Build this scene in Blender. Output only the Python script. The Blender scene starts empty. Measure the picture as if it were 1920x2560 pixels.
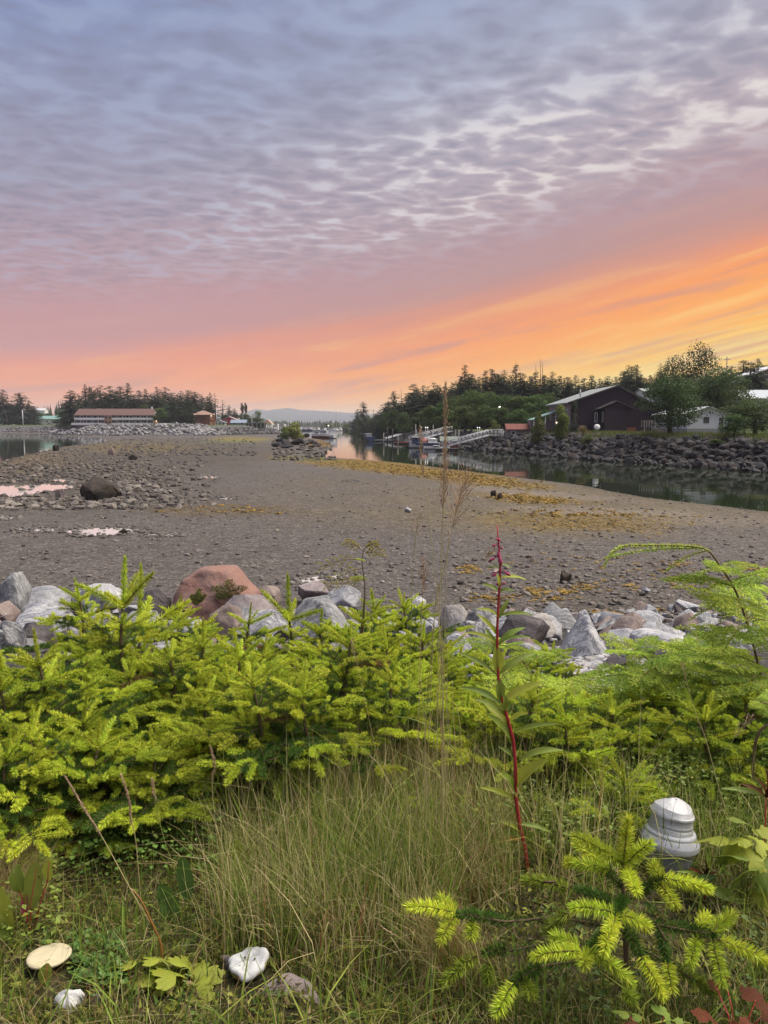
import bpy, bmesh, math, random
import numpy as np
from mathutils import Vector, Matrix, Euler, noise as mnoise

# ------------------------------------------------------------------ camera, sky, sun, exposure
scene = bpy.context.scene
COL = scene.collection
F = 1923.0                      # focal length in photo pixels (1920 x 2560)
CAMZ = 5.0
PITCH = math.atan(217.0 / F)
CP, SP = math.cos(PITCH), math.sin(PITCH)

cam_data = bpy.data.cameras.new('camera')
cam = bpy.data.objects.new('camera', cam_data)
COL.objects.link(cam)
cam.location = (0, 0, CAMZ)
cam.rotation_euler = (math.pi / 2 - PITCH, 0, 0)
cam_data.sensor_fit = 'VERTICAL'
cam_data.sensor_height = 36.0
cam_data.lens = 36.0 * F / 2560.0
cam_data.clip_start = 0.05
cam_data.clip_end = 30000
scene.camera = cam

scene.view_settings.view_transform = 'Standard'
scene.view_settings.look = 'None'
scene.view_settings.exposure = 1.5
scene.view_settings.gamma = 1.0
scene.view_settings.use_curve_mapping = False
scene.render.engine = 'CYCLES'
cy = scene.cycles
cy.max_bounces = 6
cy.diffuse_bounces = 3
cy.glossy_bounces = 3
cy.transmission_bounces = 3
cy.volume_bounces = 1
cy.transparent_max_bounces = 4
cy.use_denoising = True
cy.caustics_reflective = False
cy.caustics_refractive = False


def s2l(c):
    return tuple(((x / 255.0) / 12.92 if x / 255.0 <= 0.04045 else ((x / 255.0 + 0.055) / 1.055) ** 2.4) for x in c)


class NT:
    """small node-tree writer"""
    def __init__(self, nt):
        self.nt = nt
        nt.nodes.clear()

    def n(self, kind, **kw):
        nd = self.nt.nodes.new(kind)
        for k, v in kw.items():
            if k == 'inp':
                for kk, vv in v.items():
                    if isinstance(vv, bpy.types.NodeSocket):
                        self.nt.links.new(vv, nd.inputs[kk])
                    else:
                        nd.inputs[kk].default_value = vv
            else:
                setattr(nd, k, v)
        return nd

    def math(self, op, a, b=None, c=None, clamp=False):
        nd = self.n('ShaderNodeMath', operation=op, use_clamp=clamp)
        for i, v in enumerate((a, b, c)):
            if v is None:
                continue
            if isinstance(v, bpy.types.NodeSocket):
                self.nt.links.new(v, nd.inputs[i])
            else:
                nd.inputs[i].default_value = v
        return nd.outputs[0]

    def smooth(self, x, lo, hi, a=0.0, b=1.0):
        nd = self.n('ShaderNodeMapRange', interpolation_type='SMOOTHSTEP')
        self.nt.links.new(x, nd.inputs[0])
        for i, v in enumerate((lo, hi, a, b)):
            nd.inputs[i + 1].default_value = v
        return nd.outputs[0]

    def mix(self, f, a, b, blend='MIX'):
        nd = self.n('ShaderNodeMix', data_type='RGBA', blend_type=blend)
        for idx, v in ((0, f), (6, a), (7, b)):
            if isinstance(v, bpy.types.NodeSocket):
                self.nt.links.new(v, nd.inputs[idx])
            elif idx == 0:
                nd.inputs[idx].default_value = v
            else:
                nd.inputs[idx].default_value = (v[0], v[1], v[2], 1)
        return nd.outputs[2]

    def ramp(self, x, stops, interp='LINEAR'):
        nd = self.n('ShaderNodeValToRGB')
        cr = nd.color_ramp
        cr.interpolation = interp
        while len(cr.elements) < len(stops):
            cr.elements.new(0.5)
        for e, (p, c) in zip(cr.elements, stops):
            e.position = p
            e.color = (c[0], c[1], c[2], 1)
        self.nt.links.new(x, nd.inputs[0])
        return nd.outputs[0]

    def vec(self, x, y, z=0.0):
        nd = self.n('ShaderNodeCombineXYZ')
        for i, v in enumerate((x, y, z)):
            if isinstance(v, bpy.types.NodeSocket):
                self.nt.links.new(v, nd.inputs[i])
            else:
                nd.inputs[i].default_value = v
        return nd.outputs[0]

    def noise(self, vec, scale, detail=3.0, rough=0.5, dist=0.0):
        nd = self.n('ShaderNodeTexNoise')
        self.nt.links.new(vec, nd.inputs['Vector'])
        nd.inputs['Scale'].default_value = scale
        nd.inputs['Detail'].default_value = detail
        nd.inputs['Roughness'].default_value = rough
        nd.inputs['Distortion'].default_value = dist
        return nd.outputs['Fac']


# sky: a cloud deck lit by an afterglow low to the north-west (front, to the side of the channel)
world = bpy.data.worlds.new('World')
scene.world = world
world.use_nodes = True
w = NT(world.node_tree)
gen = w.n('ShaderNodeTexCoord').outputs['Generated']
sep = w.n('ShaderNodeSeparateXYZ', inp={0: gen})
dx, dy, dz = sep.outputs
DEG = 57.29578
elev = w.math('MULTIPLY', w.math('ARCSINE', dz), DEG)
az = w.math('MULTIPLY', w.math('ARCTAN2', dx, dy), DEG)
horiz = w.math('MAXIMUM', w.math('SQRT', w.math('ADD', w.math('MULTIPLY', dx, dx), w.math('MULTIPLY', dy, dy))), 0.001)
sinaz = w.math('DIVIDE', dx, horiz)
cosaz = w.math('DIVIDE', dy, horiz)
# height above the tilted glow band
zc = w.math('ADD', w.math('MAXIMUM', dz, 0.0), 0.035)
px_ = w.math('DIVIDE', dx, zc)
py_ = w.math('DIVIDE', dy, zc)
plane = w.vec(px_, py_, 0.0)
s2_ = w.math('MAXIMUM', sinaz, -0.45)
tilt = w.math('ADD', w.math('MULTIPLY', s2_, -9.9), w.math('MULTIPLY', w.math('MULTIPLY', s2_, s2_), -5.5))
t0 = w.math('ADD', elev, tilt)
streakv = w.vec(w.math('MULTIPLY', az, 0.045), w.math('MULTIPLY', t0, 0.30), 0.0)
warp = w.noise(streakv, 1.0, 4.0, 0.55, 0.3)
t = w.math('ADD', t0, w.math('MULTIPLY', w.math('SUBTRACT', warp, 0.5), 3.6))
tn = w.math('DIVIDE', w.math('ADD', t, 8.0), 68.0)


def stops(rows):
    return [((a + 8.0) / 68.0, s2l(c)) for a, c in rows]


warm = w.ramp(tn, stops([(-8, (255, 228, 110)), (-3.0, (255, 220, 92)), (0.2, (255, 196, 60)), (2.8, (255, 168, 62)), (4.9, (250, 154, 82)),
                         (6.6, (228, 146, 110)), (8.5, (190, 143, 138)), (11.4, (180, 149, 156)), (14, (184, 168, 176)), (18, (176, 170, 184)),
                         (23, (160, 164, 186)), (30, (144, 156, 187)), (40, (136, 151, 187)), (59, (130, 146, 186))]))
cool = w.ramp(tn, stops([(-8, (255, 170, 72)), (1, (255, 164, 80)), (4.4, (252, 154, 96)), (7.2, (236, 148, 122)),
                         (8.9, (200, 147, 148)), (10.6, (197, 147, 150)), (13.6, (178, 150, 160)), (19, (156, 151, 172)), (24, (142, 148, 178)),
                         (29, (132, 146, 186)), (42, (130, 146, 186)), (59, (130, 146, 186))]))
back = w.ramp(w.math('DIVIDE', elev, 90.0, clamp=True), [(0.0, s2l((196, 168, 180))), (0.12, s2l((170, 160, 184))), (0.35, s2l((146, 156, 190))), (1.0, s2l((134, 150, 188)))])
front = w.mix(w.smooth(az, -27.0, 12.0), cool, warm)
fr = w.smooth(cosaz, -0.1, 0.65)
base = w.mix(fr, back, front)
# streaks of brighter and duller cloud within the glow
st2 = w.noise(w.vec(w.math('MULTIPLY', az, 0.07), w.math('MULTIPLY', t0, 0.75), 3.3), 1.0, 5.0, 0.6, 0.5)
glowmask = w.math('MULTIPLY', w.smooth(t, 11.0, 4.0), fr)
base = w.mix(w.math('MULTIPLY', w.smooth(st2, 0.52, 0.74), w.math('MULTIPLY', glowmask, 0.55)), base, s2l((255, 208, 118)))
base = w.mix(w.math('MULTIPLY', w.smooth(st2, 0.50, 0.30), w.math('MULTIPLY', glowmask, 0.75)), base, s2l((196, 138, 126)))
# thin bright lines low in the glow, stronger toward the sunset
st3 = w.noise(w.vec(w.math('MULTIPLY', az, 0.025), w.math('MULTIPLY', t0, 1.15), 9.1), 1.0, 3.0, 0.5, 0.2)
lowmask = w.math('MULTIPLY', w.smooth(t0, 3.5, -1.0), w.smooth(az, -12.0, 20.0))
base = w.mix(w.math('MULTIPLY', w.smooth(st3, 0.50, 0.62), w.math('MULTIPLY', lowmask, 0.75)), base, s2l((255, 226, 128)))
# rippled altocumulus: ripples run across the view, wider than deep, in patches
rot = w.n('ShaderNodeVectorRotate', rotation_type='Z_AXIS', inp={'Vector': plane, 'Angle': math.radians(-10)}).outputs[0]
big = w.noise(plane, 0.55, 3.0, 0.5, 0.3)
rip_v = w.n('ShaderNodeMapping', inp={'Vector': rot, 'Scale': (8.4, 9.6, 1.0)}).outputs[0]
n1 = w.noise(rip_v, 1.0, 7.0, 0.62, 0.3)
rip_v2 = w.n('ShaderNodeMapping', inp={'Vector': rot, 'Scale': (2.0, 2.6, 1.0), 'Location': (4, 1, 0)}).outputs[0]
n2 = w.noise(rip_v2, 1.0, 4.0, 0.5, 0.5)
wv = w.n('ShaderNodeTexWave', wave_type='BANDS', bands_direction='Y', wave_profile='SIN', inp={'Vector': rot, 'Scale': 1.35, 'Distortion': 7.5, 'Detail': 2.0, 'Detail Scale': 0.8, 'Detail Roughness': 0.5}).outputs['Fac']
pw = w.n('ShaderNodeTexNoise', inp={'Vector': rot, 'Scale': 3.0, 'Detail': 3.0, 'Roughness': 0.55})
jit = w.n('ShaderNodeVectorMath', operation='SUBTRACT', inp={0: pw.outputs['Color'], 1: (0.5, 0.5, 0.5)}).outputs[0]
jit = w.n('ShaderNodeVectorMath', operation='SCALE', inp={0: jit, 'Scale': 0.42}).outputs[0]
pv1 = w.n('ShaderNodeVectorMath', operation='ADD', inp={0: rot, 1: jit}).outputs[0]
pv1 = w.n('ShaderNodeMapping', inp={'Vector': pv1, 'Scale': (7.4, 9.8, 1.0)}).outputs[0]
vo1 = w.n('ShaderNodeTexVoronoi', feature='SMOOTH_F1', voronoi_dimensions='2D', inp={'Vector': pv1, 'Scale': 1.0, 'Smoothness': 0.55, 'Randomness': 0.9}).outputs['Distance']
n1w = w.math('ADD', w.math('MULTIPLY', n1, 0.58), w.math('MULTIPLY', w.math('ADD', vo1, -0.02), 0.42))
cl = w.math('ADD', w.math('MULTIPLY', n1w, 0.70), w.math('MULTIPLY', n2, 0.30))
deck = w.math('MULTIPLY', w.smooth(t, 8.5, 15.0), w.smooth(elev, 4.0, 10.0))
light = w.math('MULTIPLY', w.smooth(cl, 0.445, 0.59), deck)
dark = w.math('MULTIPLY', w.smooth(cl, 0.465, 0.33), deck)
# the deck thins toward a diagonal bright gap above the glow
gap = w.math('MULTIPLY', w.smooth(t, 9.5, 14.5), w.smooth(t, 25.0, 16.0))
gapside = w.math('MULTIPLY', gap, w.smooth(az, -24.0, 12.0))
litc = w.mix(gapside, s2l((176, 190, 218)), s2l((238, 230, 226)))
lstr = w.math('ADD', 0.34, w.math('MULTIPLY', gapside, 0.50))
lstr = w.math('MULTIPLY', lstr, w.smooth(big, 0.30, 0.62, 0.55, 1.1))
base = w.mix(w.math('MULTIPLY', dark, 0.42), base, s2l((128, 129, 152)))
base = w.mix(w.math('MULTIPLY', light, lstr), base, litc)
bg = w.n('ShaderNodeBackground', inp={'Color': base, 'Strength': 0.354})
wo = w.n('ShaderNodeOutputWorld', inp={'Surface': bg.outputs[0]})
world.cycles.sampling_method = 'MANUAL'
world.cycles.sample_map_resolution = 512

# the broad glow behind the cloud deck, as one very soft sun
sun_data = bpy.data.lights.new('sun', 'SUN')
sun_data.energy = 2.3
sun_data.angle = math.radians(62)
sun_data.color = (1.0, 0.92, 0.78)
sun = bpy.data.objects.new('sun', sun_data)
COL.objects.link(sun)
SUN_EL, SUN_AZ = math.radians(60), math.radians(80)
sdir = Vector((math.sin(SUN_AZ) * math.cos(SUN_EL), math.cos(SUN_AZ) * math.cos(SUN_EL), math.sin(SUN_EL)))
sun.rotation_euler = sdir.to_track_quat('Z', 'Y').to_euler()

# ------------------------------------------------------------------ helpers
rng = np.random.default_rng(7)
random.seed(7)
R = random.Random(11)


def ray(u, v):
    a, b = (u - 960.0) / F, (1280.0 - v) / F
    return Vector((a, CP + b * SP, -SP + b * CP))


def at(u, v, d):
    """the point at depth d metres (world Y) seen at photo pixel u, v"""
    r = ray(u, v)
    k = d / r.y
    return Vector((r.x * k, d, CAMZ + r.z * k))


def gp(u, v, z=0.0):
    """the point at height z seen at photo pixel u, v"""
    r = ray(u, v)
    k = (z - CAMZ) / r.z
    return Vector((r.x * k, r.y * k, z))


def tag(o, label=None, cat=None, group=None, kind=None):
    if label: o['label'] = label
    if cat: o['category'] = cat
    if group: o['group'] = group
    if kind: o['kind'] = kind
    return o


def thing(name, label, cat, loc=(0, 0, 0), rz=0.0, group=None):
    o = bpy.data.objects.new(name, None)
    o.empty_display_size = 0.2
    COL.objects.link(o)
    o.location = loc
    o.rotation_euler = (0, 0, rz)
    return tag(o, label, cat, group)


def link(name, me, parent=None, loc=None, rot=None, scale=None, mtx=None):
    o = bpy.data.objects.new(name, me)
    COL.objects.link(o)
    if parent is not None: o.parent = parent
    if mtx is not None:
        o.matrix_basis = mtx
        return o
    if loc is not None: o.location = loc
    if rot is not None: o.rotation_euler = rot
    if scale is not None: o.scale = scale if hasattr(scale, '__len__') else (scale,) * 3
    return o


def mesh_np(name, V, T, mats, C=None, smooth=False, mi=None):
    """triangle mesh from numpy arrays; C = per-vertex colour"""
    V = np.asarray(V, dtype=np.float32).reshape(-1, 3)
    T = np.asarray(T, dtype=np.int32).reshape(-1, 3)
    me = bpy.data.meshes.new(name)
    me.vertices.add(len(V))
    me.vertices.foreach_set('co', V.ravel())
    me.loops.add(len(T) * 3)
    me.loops.foreach_set('vertex_index', T.ravel())
    me.polygons.add(len(T))
    me.polygons.foreach_set('loop_start', np.arange(0, len(T) * 3, 3, dtype=np.int32))
    me.polygons.foreach_set('use_smooth', np.full(len(T), smooth, dtype=bool))
    for m in (mats if isinstance(mats, (list, tuple)) else [mats]):
        me.materials.append(m)
    if mi is not None:
        me.polygons.foreach_set('material_index', np.asarray(mi, dtype=np.int32))
    if C is not None:
        C = np.asarray(C, dtype=np.float32).reshape(-1, 3)
        ca = me.color_attributes.new('Col', 'FLOAT_COLOR', 'POINT')
        ca.data.foreach_set('color', np.concatenate([C, np.ones((len(C), 1), np.float32)], 1).ravel())
    me.update()
    me.validate()
    return me


class MB:
    """collects boxes, quads, tubes, lathes into one mesh"""
    def __init__(self):
        self.V, self.Fc, self.S = [], [], []

    def add(self, vs, fs, smooth=False):
        b = len(self.V)
        self.V += [tuple(v) for v in vs]
        self.Fc += [tuple(i + b for i in f) for f in fs]
        self.S += [smooth] * len(fs)
        return self

    def box(self, x0, x1, y0, y1, z0, z1, m=None):
        vs = [(x, y, z) for x in (x0, x1) for y in (y0, y1) for z in (z0, z1)]
        if m is not None: vs = [m @ Vector(v) for v in vs]
        return self.add(vs, [(0, 1, 3, 2), (4, 6, 7, 5), (0, 4, 5, 1), (2, 3, 7, 6), (0, 2, 6, 4), (1, 5, 7, 3)])

    def prism(self, pts, axis, a, b):
        """polygon of 2D pts extruded from a to b along axis 'x','y' or 'z'"""
        n = len(pts)
        def P(p, q):
            return {'x': (q, p[0], p[1]), 'y': (p[0], q, p[1]), 'z': (p[0], p[1], q)}[axis]
        vs = [P(p, a) for p in pts] + [P(p, b) for p in pts]
        fs = [tuple(range(n)), tuple(range(2 * n - 1, n - 1, -1))]
        fs += [(i, n + i, n + (i + 1) % n, (i + 1) % n) for i in range(n)]
        return self.add(vs, fs)

    def tube(self, path, rad, n=6, cap=True, smooth=True):
        path = [Vector(p) for p in path]
        if not hasattr(rad, '__len__'): rad = [rad] * len(path)
        vs, fs = [], []
        ref = Vector((0.123, 0.37, 0.92)).normalized()
        for i, p in enumerate(path):
            d = (path[min(i + 1, len(path) - 1)] - path[max(i - 1, 0)]).normalized()
            a = d.cross(ref)
            if a.length < 1e-3: a = d.cross(Vector((1, 0, 0)))
            a.normalize()
            b = d.cross(a)
            for k in range(n):
                th = 2 * math.pi * k / n
                vs.append(p + (a * math.cos(th) + b * math.sin(th)) * rad[i])
        for i in range(len(path) - 1):
            for k in range(n):
                fs.append((i * n + k, i * n + (k + 1) % n, (i + 1) * n + (k + 1) % n, (i + 1) * n + k))
        if cap:
            fs.append(tuple(range(n))[::-1])
            fs.append(tuple((len(path) - 1) * n + k for k in range(n)))
        return self.add(vs, fs, smooth)

    def lathe(self, prof, n=16, c=(0, 0, 0), wob=None, smooth=True):
        vs, fs = [], []
        for i, (r, z) in enumerate(prof):
            for k in range(n):
                th = 2 * math.pi * k / n
                rr, zz = r, z
                if wob: rr, zz = wob(r, z, th)
                vs.append((c[0] + rr * math.cos(th), c[1] + rr * math.sin(th), c[2] + zz))
        for i in range(len(prof) - 1):
            for k in range(n):
                fs.append((i * n + k, i * n + (k + 1) % n, (i + 1) * n + (k + 1) % n, (i + 1) * n + k))
        if prof[0][0] > 1e-5: fs.append(tuple(range(n))[::-1])
        if prof[-1][0] > 1e-5: fs.append(tuple((len(prof) - 1) * n + k for k in range(n)))
        return self.add(vs, fs, smooth)

    def mesh(self, name, mat):
        me = bpy.data.meshes.new(name)
        me.from_pydata(self.V, [], self.Fc)
        for m in (mat if isinstance(mat, (list, tuple)) else [mat]): me.materials.append(m)
        me.polygons.foreach_set('use_smooth', self.S)
        bm = bmesh.new(); bm.from_mesh(me)
        bmesh.ops.recalc_face_normals(bm, faces=bm.faces)
        bm.to_mesh(me); bm.free()
        me.update()
        return me

    def build(self, name, mat, parent=None, **kw):
        return link(name, self.mesh(name, mat), parent, **kw)


# ------------------------------------------------------------------ materials
def mat(name, col=(0.5, 0.5, 0.5), rough=0.85, attr=False, nscale=None, var=0.25, detail=5.0, bump=0.0, bscale=None,
        rnd=0.0, spec=0.3, trans=0.0, col2=None, metal=0.0, stretch=None, tmix=(0.4, 0.6), hue=0.0, dist=0.02):
    m = bpy.data.materials.new(name)
    m.use_nodes = True
    g = NT(m.node_tree)
    tc = g.n('ShaderNodeTexCoord')
    v = tc.outputs['Object']
    if stretch: v = g.n('ShaderNodeMapping', inp={'Vector': v, 'Scale': stretch}).outputs[0]
    if rnd or True:
        oi = g.n('ShaderNodeObjectInfo').outputs['Random']
    if attr:
        c = g.n('ShaderNodeAttribute', attribute_name='Col').outputs['Color']
    else:
        c = g.n('ShaderNodeRGB'); c.outputs[0].default_value = (*col, 1); c = c.outputs[0]
    if nscale:
        vv = g.n('ShaderNodeVectorMath', operation='ADD', inp={0: v, 1: g.vec(g.math('MULTIPLY', oi, 37.0), g.math('MULTIPLY', oi, 11.0), 0.0)}).outputs[0]
        nz = g.noise(vv, nscale, detail, 0.6, 0.3)
        if col2 is not None:
            c = g.mix(g.smooth(nz, tmix[0], tmix[1]), c, col2)
        k = g.math('ADD', 1.0 - var, g.math('MULTIPLY', nz, 2 * var))
        c = g.mix(1.0, c, g.n('ShaderNodeCombineColor', inp={0: k, 1: k, 2: k}).outputs[0], 'MULTIPLY')
    if rnd or hue:
        hs = g.n('ShaderNodeHueSaturation', inp={'Color': c})
        g.nt.links.new(g.math('ADD', 1.0 - rnd, g.math('MULTIPLY', oi, 2 * rnd)), hs.inputs['Value'])
        if hue:
            r2 = g.math('FRACT', g.math('MULTIPLY', oi, 13.7))
            g.nt.links.new(g.math('ADD', 0.5 - hue, g.math('MULTIPLY', r2, 2 * hue)), hs.inputs['Hue'])
        c = hs.outputs[0]
    p = g.n('ShaderNodeBsdfPrincipled', inp={'Base Color': c, 'Roughness': rough, 'Specular IOR Level': spec, 'Metallic': metal})
    if bump:
        bn = g.noise(v, bscale or (nscale or 10.0) * 3, 6.0, 0.65)
        b = g.n('ShaderNodeBump', inp={'Strength': bump, 'Distance': dist, 'Height': bn})
        g.nt.links.new(b.outputs[0], p.inputs['Normal'])
    out = g.n('ShaderNodeOutputMaterial')
    sh = p.outputs[0]
    if trans:
        tl = g.n('ShaderNodeBsdfTranslucent', inp={'Color': c})
        mx = g.n('ShaderNodeMixShader', inp={0: trans, 1: sh, 2: tl.outputs[0]})
        sh = mx.outputs[0]
    g.nt.links.new(sh, out.inputs['Surface'])
    return m


def emat(name, col, strength):
    m = bpy.data.materials.new(name)
    m.use_nodes = True
    g = NT(m.node_tree)
    e = g.n('ShaderNodeEmission', inp={'Color': (*col, 1), 'Strength': strength})
    g.n('ShaderNodeOutputMaterial', inp={'Surface': e.outputs[0]})
    return m

# ------------------------------------------------------------------ the shape of the ground
NEAR_SHORE = [(3600, 1530), (2500, 1362), (1920, 1280), (1810, 1266), (1700, 1254), (1610, 1243), (1527, 1229), (1470, 1216), (1423, 1209), (1340, 1199), (1249, 1188),
              (1151, 1176), (1067, 1165), (1000, 1157), (946, 1152), (885, 1148), (811, 1143), (808, 1137), (814, 1130), (829, 1120), (833, 1114),
              (822, 1107), (800, 1101), (782, 1096), (745, 1089), (700, 1084), (650, 1080), (600, 1078), (600, 1071.5)]
FAR_SHORE = [(870, 1071.5), (880, 1076), (895, 1081), (915, 1085), (940, 1089), (970, 1094), (1000, 1100), (1050, 1108), (1100, 1115), (1150, 1121),
             (1200, 1126), (1300, 1134), (1400, 1142), (1500, 1151), (1640, 1161), (1770, 1170), (1920, 1181), (2500, 1222), (3600, 1300)]
W1 = np.array([gp(*p)[:2] for p in NEAR_SHORE + FAR_SHORE])
FS = np.array([gp(*p)[:2] for p in FAR_SHORE])
W2 = np.array([gp(*p)[:2] for p in [(-900, 1340), (-300, 1236), (0, 1156), (30, 1148), (55, 1140), (118, 1127), (160, 1116), (219, 1111), (262, 1106), (272, 1101), (262, 1097),
                                    (225, 1094), (162, 1091.5), (126, 1085.5), (0, 1083.5), (-300, 1082.5), (-900, 1082)]])
TOE = [(-900, 1081), (0, 1081.5), (128, 1083), (168, 1089), (300, 1091), (400, 1091), (500, 1091), (575, 1089), (640, 1087), (690, 1086), (706, 1084), (690, 1082), (640, 1078.6), (596, 1077), (596, 1071.5)]
TW = np.array([gp(*p)[:2] for p in TOE])
LP = np.vstack([TW, [[-300, 9000], [-9000, 9000], [-9000, TW[0][1]]]])
RP = np.vstack([FS, [[6000, FS[-1][1]], [6000, 9000], [FS[0][0], 9000]]])


def seg_dist(P, poly, closed=True):
    d = np.full(len(P), 1e9)
    n = len(poly)
    for i in range(n if closed else n - 1):
        a, b = poly[i], poly[(i + 1) % n]
        ab = b - a
        k = np.clip(((P - a) @ ab) / max(ab @ ab, 1e-9), 0, 1)
        q = a + k[:, None] * ab
        d = np.minimum(d, np.hypot(P[:, 0] - q[:, 0], P[:, 1] - q[:, 1]))
    return d


def inside(P, poly):
    x, y = P[:, 0], P[:, 1]
    r = np.zeros(len(P), bool)
    n = len(poly)
    for i in range(n):
        x0, y0 = poly[i]; x1, y1 = poly[(i + 1) % n]
        c = ((y0 > y) != (y1 > y)) & (x < (x1 - x0) * (y - y0) / (y1 - y0 + 1e-12) + x0)
        r ^= c
    return r


def sm(x, a, b):
    k = np.clip((x - a) / (b - a), 0, 1)
    return k * k * (3 - 2 * k)


ISL = gp(735, 1100, 0.3)


def ground(x, y, full=False):
    x = np.atleast_1d(np.asarray(x, float)); y = np.atleast_1d(np.asarray(y, float))
    P = np.stack([x, y], 1)
    in1, in2 = inside(P, W1), inside(P, W2)
    d1, d2 = seg_dist(P, W1), seg_dist(P, W2)
    wat = in1 | in2
    dw = np.where(in1, -d1, np.where(in2, -d2, np.minimum(d1, d2)))
    z = np.where(dw < 0, np.maximum(dw * 0.10, -1.5), 0.02 + 0.36 * (1 - np.exp(-np.maximum(dw, 0) / 14.0)))
    z = z + np.where(dw > 0, 0.05 * np.sin(x * 0.21 + 0.7) * np.sin(y * 0.13) * sm(dw, 2, 12), 0)
    # far side, by the channel
    inR = inside(P, RP)
    dR = seg_dist(P, FS, False)
    hill = np.interp(dR, [0, 0.6, 4.2, 7, 10, 40, 75, 150, 260, 420, 1500], [0, 0.1, 2.0, 3.2, 3.75, 4.3, 8.0, 14.5, 19, 20, 22])
    fade = sm(x + 0.33 * y, 60, 130)
    flat = np.interp(dR, [0, 0.6, 4.5, 8, 40, 500], [0, 0.1, 2.2, 3.2, 3.8, 5.0])
    zr = hill * fade + flat * (1 - fade)
    z = np.where(inR & ~wat, zr, z)
    # far side, by the long motel
    inL = inside(P, LP)
    dL = seg_dist(P, TW, False)
    zl = np.interp(dL, [0, 1, 13, 20, 120, 900], [0.25, 0.5, 4.6, 5.1, 5.6, 12.0])
    zl2 = np.interp(dL, [0, 1, 8, 30, 900], [0.25, 0.5, 2.6, 3.2, 4.0])
    k = sm(x, -75, -62)
    z = np.where(inL & ~wat, zl * (1 - k) + zl2 * k, z)
    # islet of boulders
    z = z + 1.1 * np.exp(-(((x - ISL.x) / 9.0) ** 2 + ((y - ISL.y) / 9.0) ** 2)) * (~wat)
    # the bank the photographer stands on
    yb = y + 0.35 * np.sin(x * 0.5 + 1.0) + 0.25 * np.sin(x * 1.3) * sm(y, 3, 6)
    bank = np.interp(yb, [-50, 3.5, 5.0, 7.5, 10.5, 15, 19, 21.5], [3.45, 3.45, 3.22, 2.7, 2.05, 1.05, 0.28, -0.2])
    bank = bank + 0.03 * np.sin(x * 2.1) * np.sin(y * 2.7 + 0.5) * sm(y, 1.0, 3.0)
    z = np.where(y < 22, np.maximum(z, bank), z)
    if full:
        return z, dw, inR, dR, inL, dL, bank
    return z


def gz(x, y):
    return float(ground(x, y)[0])


def project(x, y, z):
    """photo pixel of world points (numpy)"""
    zz = z - CAMZ
    dep = y * CP - zz * SP
    up = y * SP + zz * CP
    return 960 + F * x / dep, 1280 - F * up / dep


ang = np.concatenate([np.linspace(-180, -42, 24)[:-1], np.linspace(-42, -30, 14)[:-1], np.linspace(-30, 30, 330), np.linspace(30, 42, 14)[1:], np.linspace(42, 180, 24)[1:-1]])
rad = np.concatenate([[0.25, 0.6, 1.0], np.geomspace(1.4, 700, 520), np.geomspace(760, 11000, 24)])
A, RR = np.meshgrid(np.radians(ang), rad)
gx, gy = (RR * np.sin(A)).ravel(), (RR * np.cos(A)).ravel()
gzz, dw, inR, dR, inL, dL, bank = ground(gx, gy, True)
gu, gv = project(gx, np.where(gy > 0.5, gy, 0.5), gzz)
front = gy > 0.5
MUD, OCH, ALG, SOIL, ROCKD, TURF, GRAV, COB = [np.array(c) for c in
    ((0.141, 0.122, 0.111), (0.235, 0.150, 0.020), (0.150, 0.165, 0.045), (0.075, 0.066, 0.028), (0.06, 0.057, 0.055), (0.10, 0.14, 0.03), (0.27, 0.23, 0.20), (0.105, 0.085, 0.068))]
Cg = np.tile(MUD, (len(gx), 1))


def wob(s):
    return np.array([mnoise.noise(Vector((a * s, b * s, 3.1))) for a, b in zip(gx, gy)])


wb1 = wob(0.09); wb2 = wob(0.45)
wbb = wb1 * 0.6 + wb2 * 0.5


def patch(u0, v0, hu, hv, col, amt=1.0, soft=0.5, slope=0.0):
    q = np.sqrt(((gu - u0) / hu) ** 2 + ((gv - v0 - slope * (gu - u0)) / hv) ** 2) + wbb * 0.9
    k = (amt * (1 - sm(q, 1 - soft, 1 + soft)) * front)[:, None]
    Cg[:] = Cg * (1 - k) + col * k


# cobbled spit, weed along the channel edge, green algae, pale shell gravel
patch(210, 1190, 330, 85, COB, 0.85, 0.5)
patch(470, 1130, 260, 26, COB, 0.8, 0.5)
patch(60, 1150, 120, 30, np.array((0.20, 0.14, 0.06)), 0.5, 0.6)
patch(340, 1120, 150, 14, np.array((0.20, 0.15, 0.05)), 0.6, 0.6)
patch(1030, 1173, 250, 16, OCH, 0.95, 0.5, 0.09)
patch(1180, 1195, 160, 15, OCH, 0.8, 0.6, 0.10)
patch(840, 1156, 90, 9, OCH, 0.8, 0.6)
patch(800, 1108, 40, 9, np.array((0.24, 0.13, 0.02)), 0.8, 0.5)
patch(780, 1146, 70, 7, ALG, 0.7, 0.6)
patch(600, 1098, 70, 6, np.array((0.26, 0.21, 0.05)), 0.9, 0.5)
patch(570, 1104, 80, 4, ALG, 0.5, 0.5)
patch(1430, 1262, 560, 62, np.array((0.20, 0.145, 0.05)), 0.42, 0.9, 0.02)
patch(1490, 1302, 190, 24, OCH, 0.55, 0.9, 0.02)
patch(1330, 1245, 120, 12, OCH, 0.7, 0.8, 0.06)
patch(1340, 1234, 190, 7, GRAV, 0.6, 0.8, 0.08)
patch(1480, 1276, 180, 9, GRAV, 0.55, 0.8, 0.03)
patch(1720, 1300, 160, 14, GRAV, 0.35, 0.8, 0.05)
patch(560, 1275, 160, 12, np.array((0.14, 0.095, 0.035)), 0.7, 0.7)
patch(1500, 1520, 220, 40, COB, 0.6, 0.7)
patch(820, 1448, 90, 8, GRAV, 0.7, 0.7)
k = (sm(bank - gzz, -0.05, 0.02) * (gy < 21))[:, None]
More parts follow.
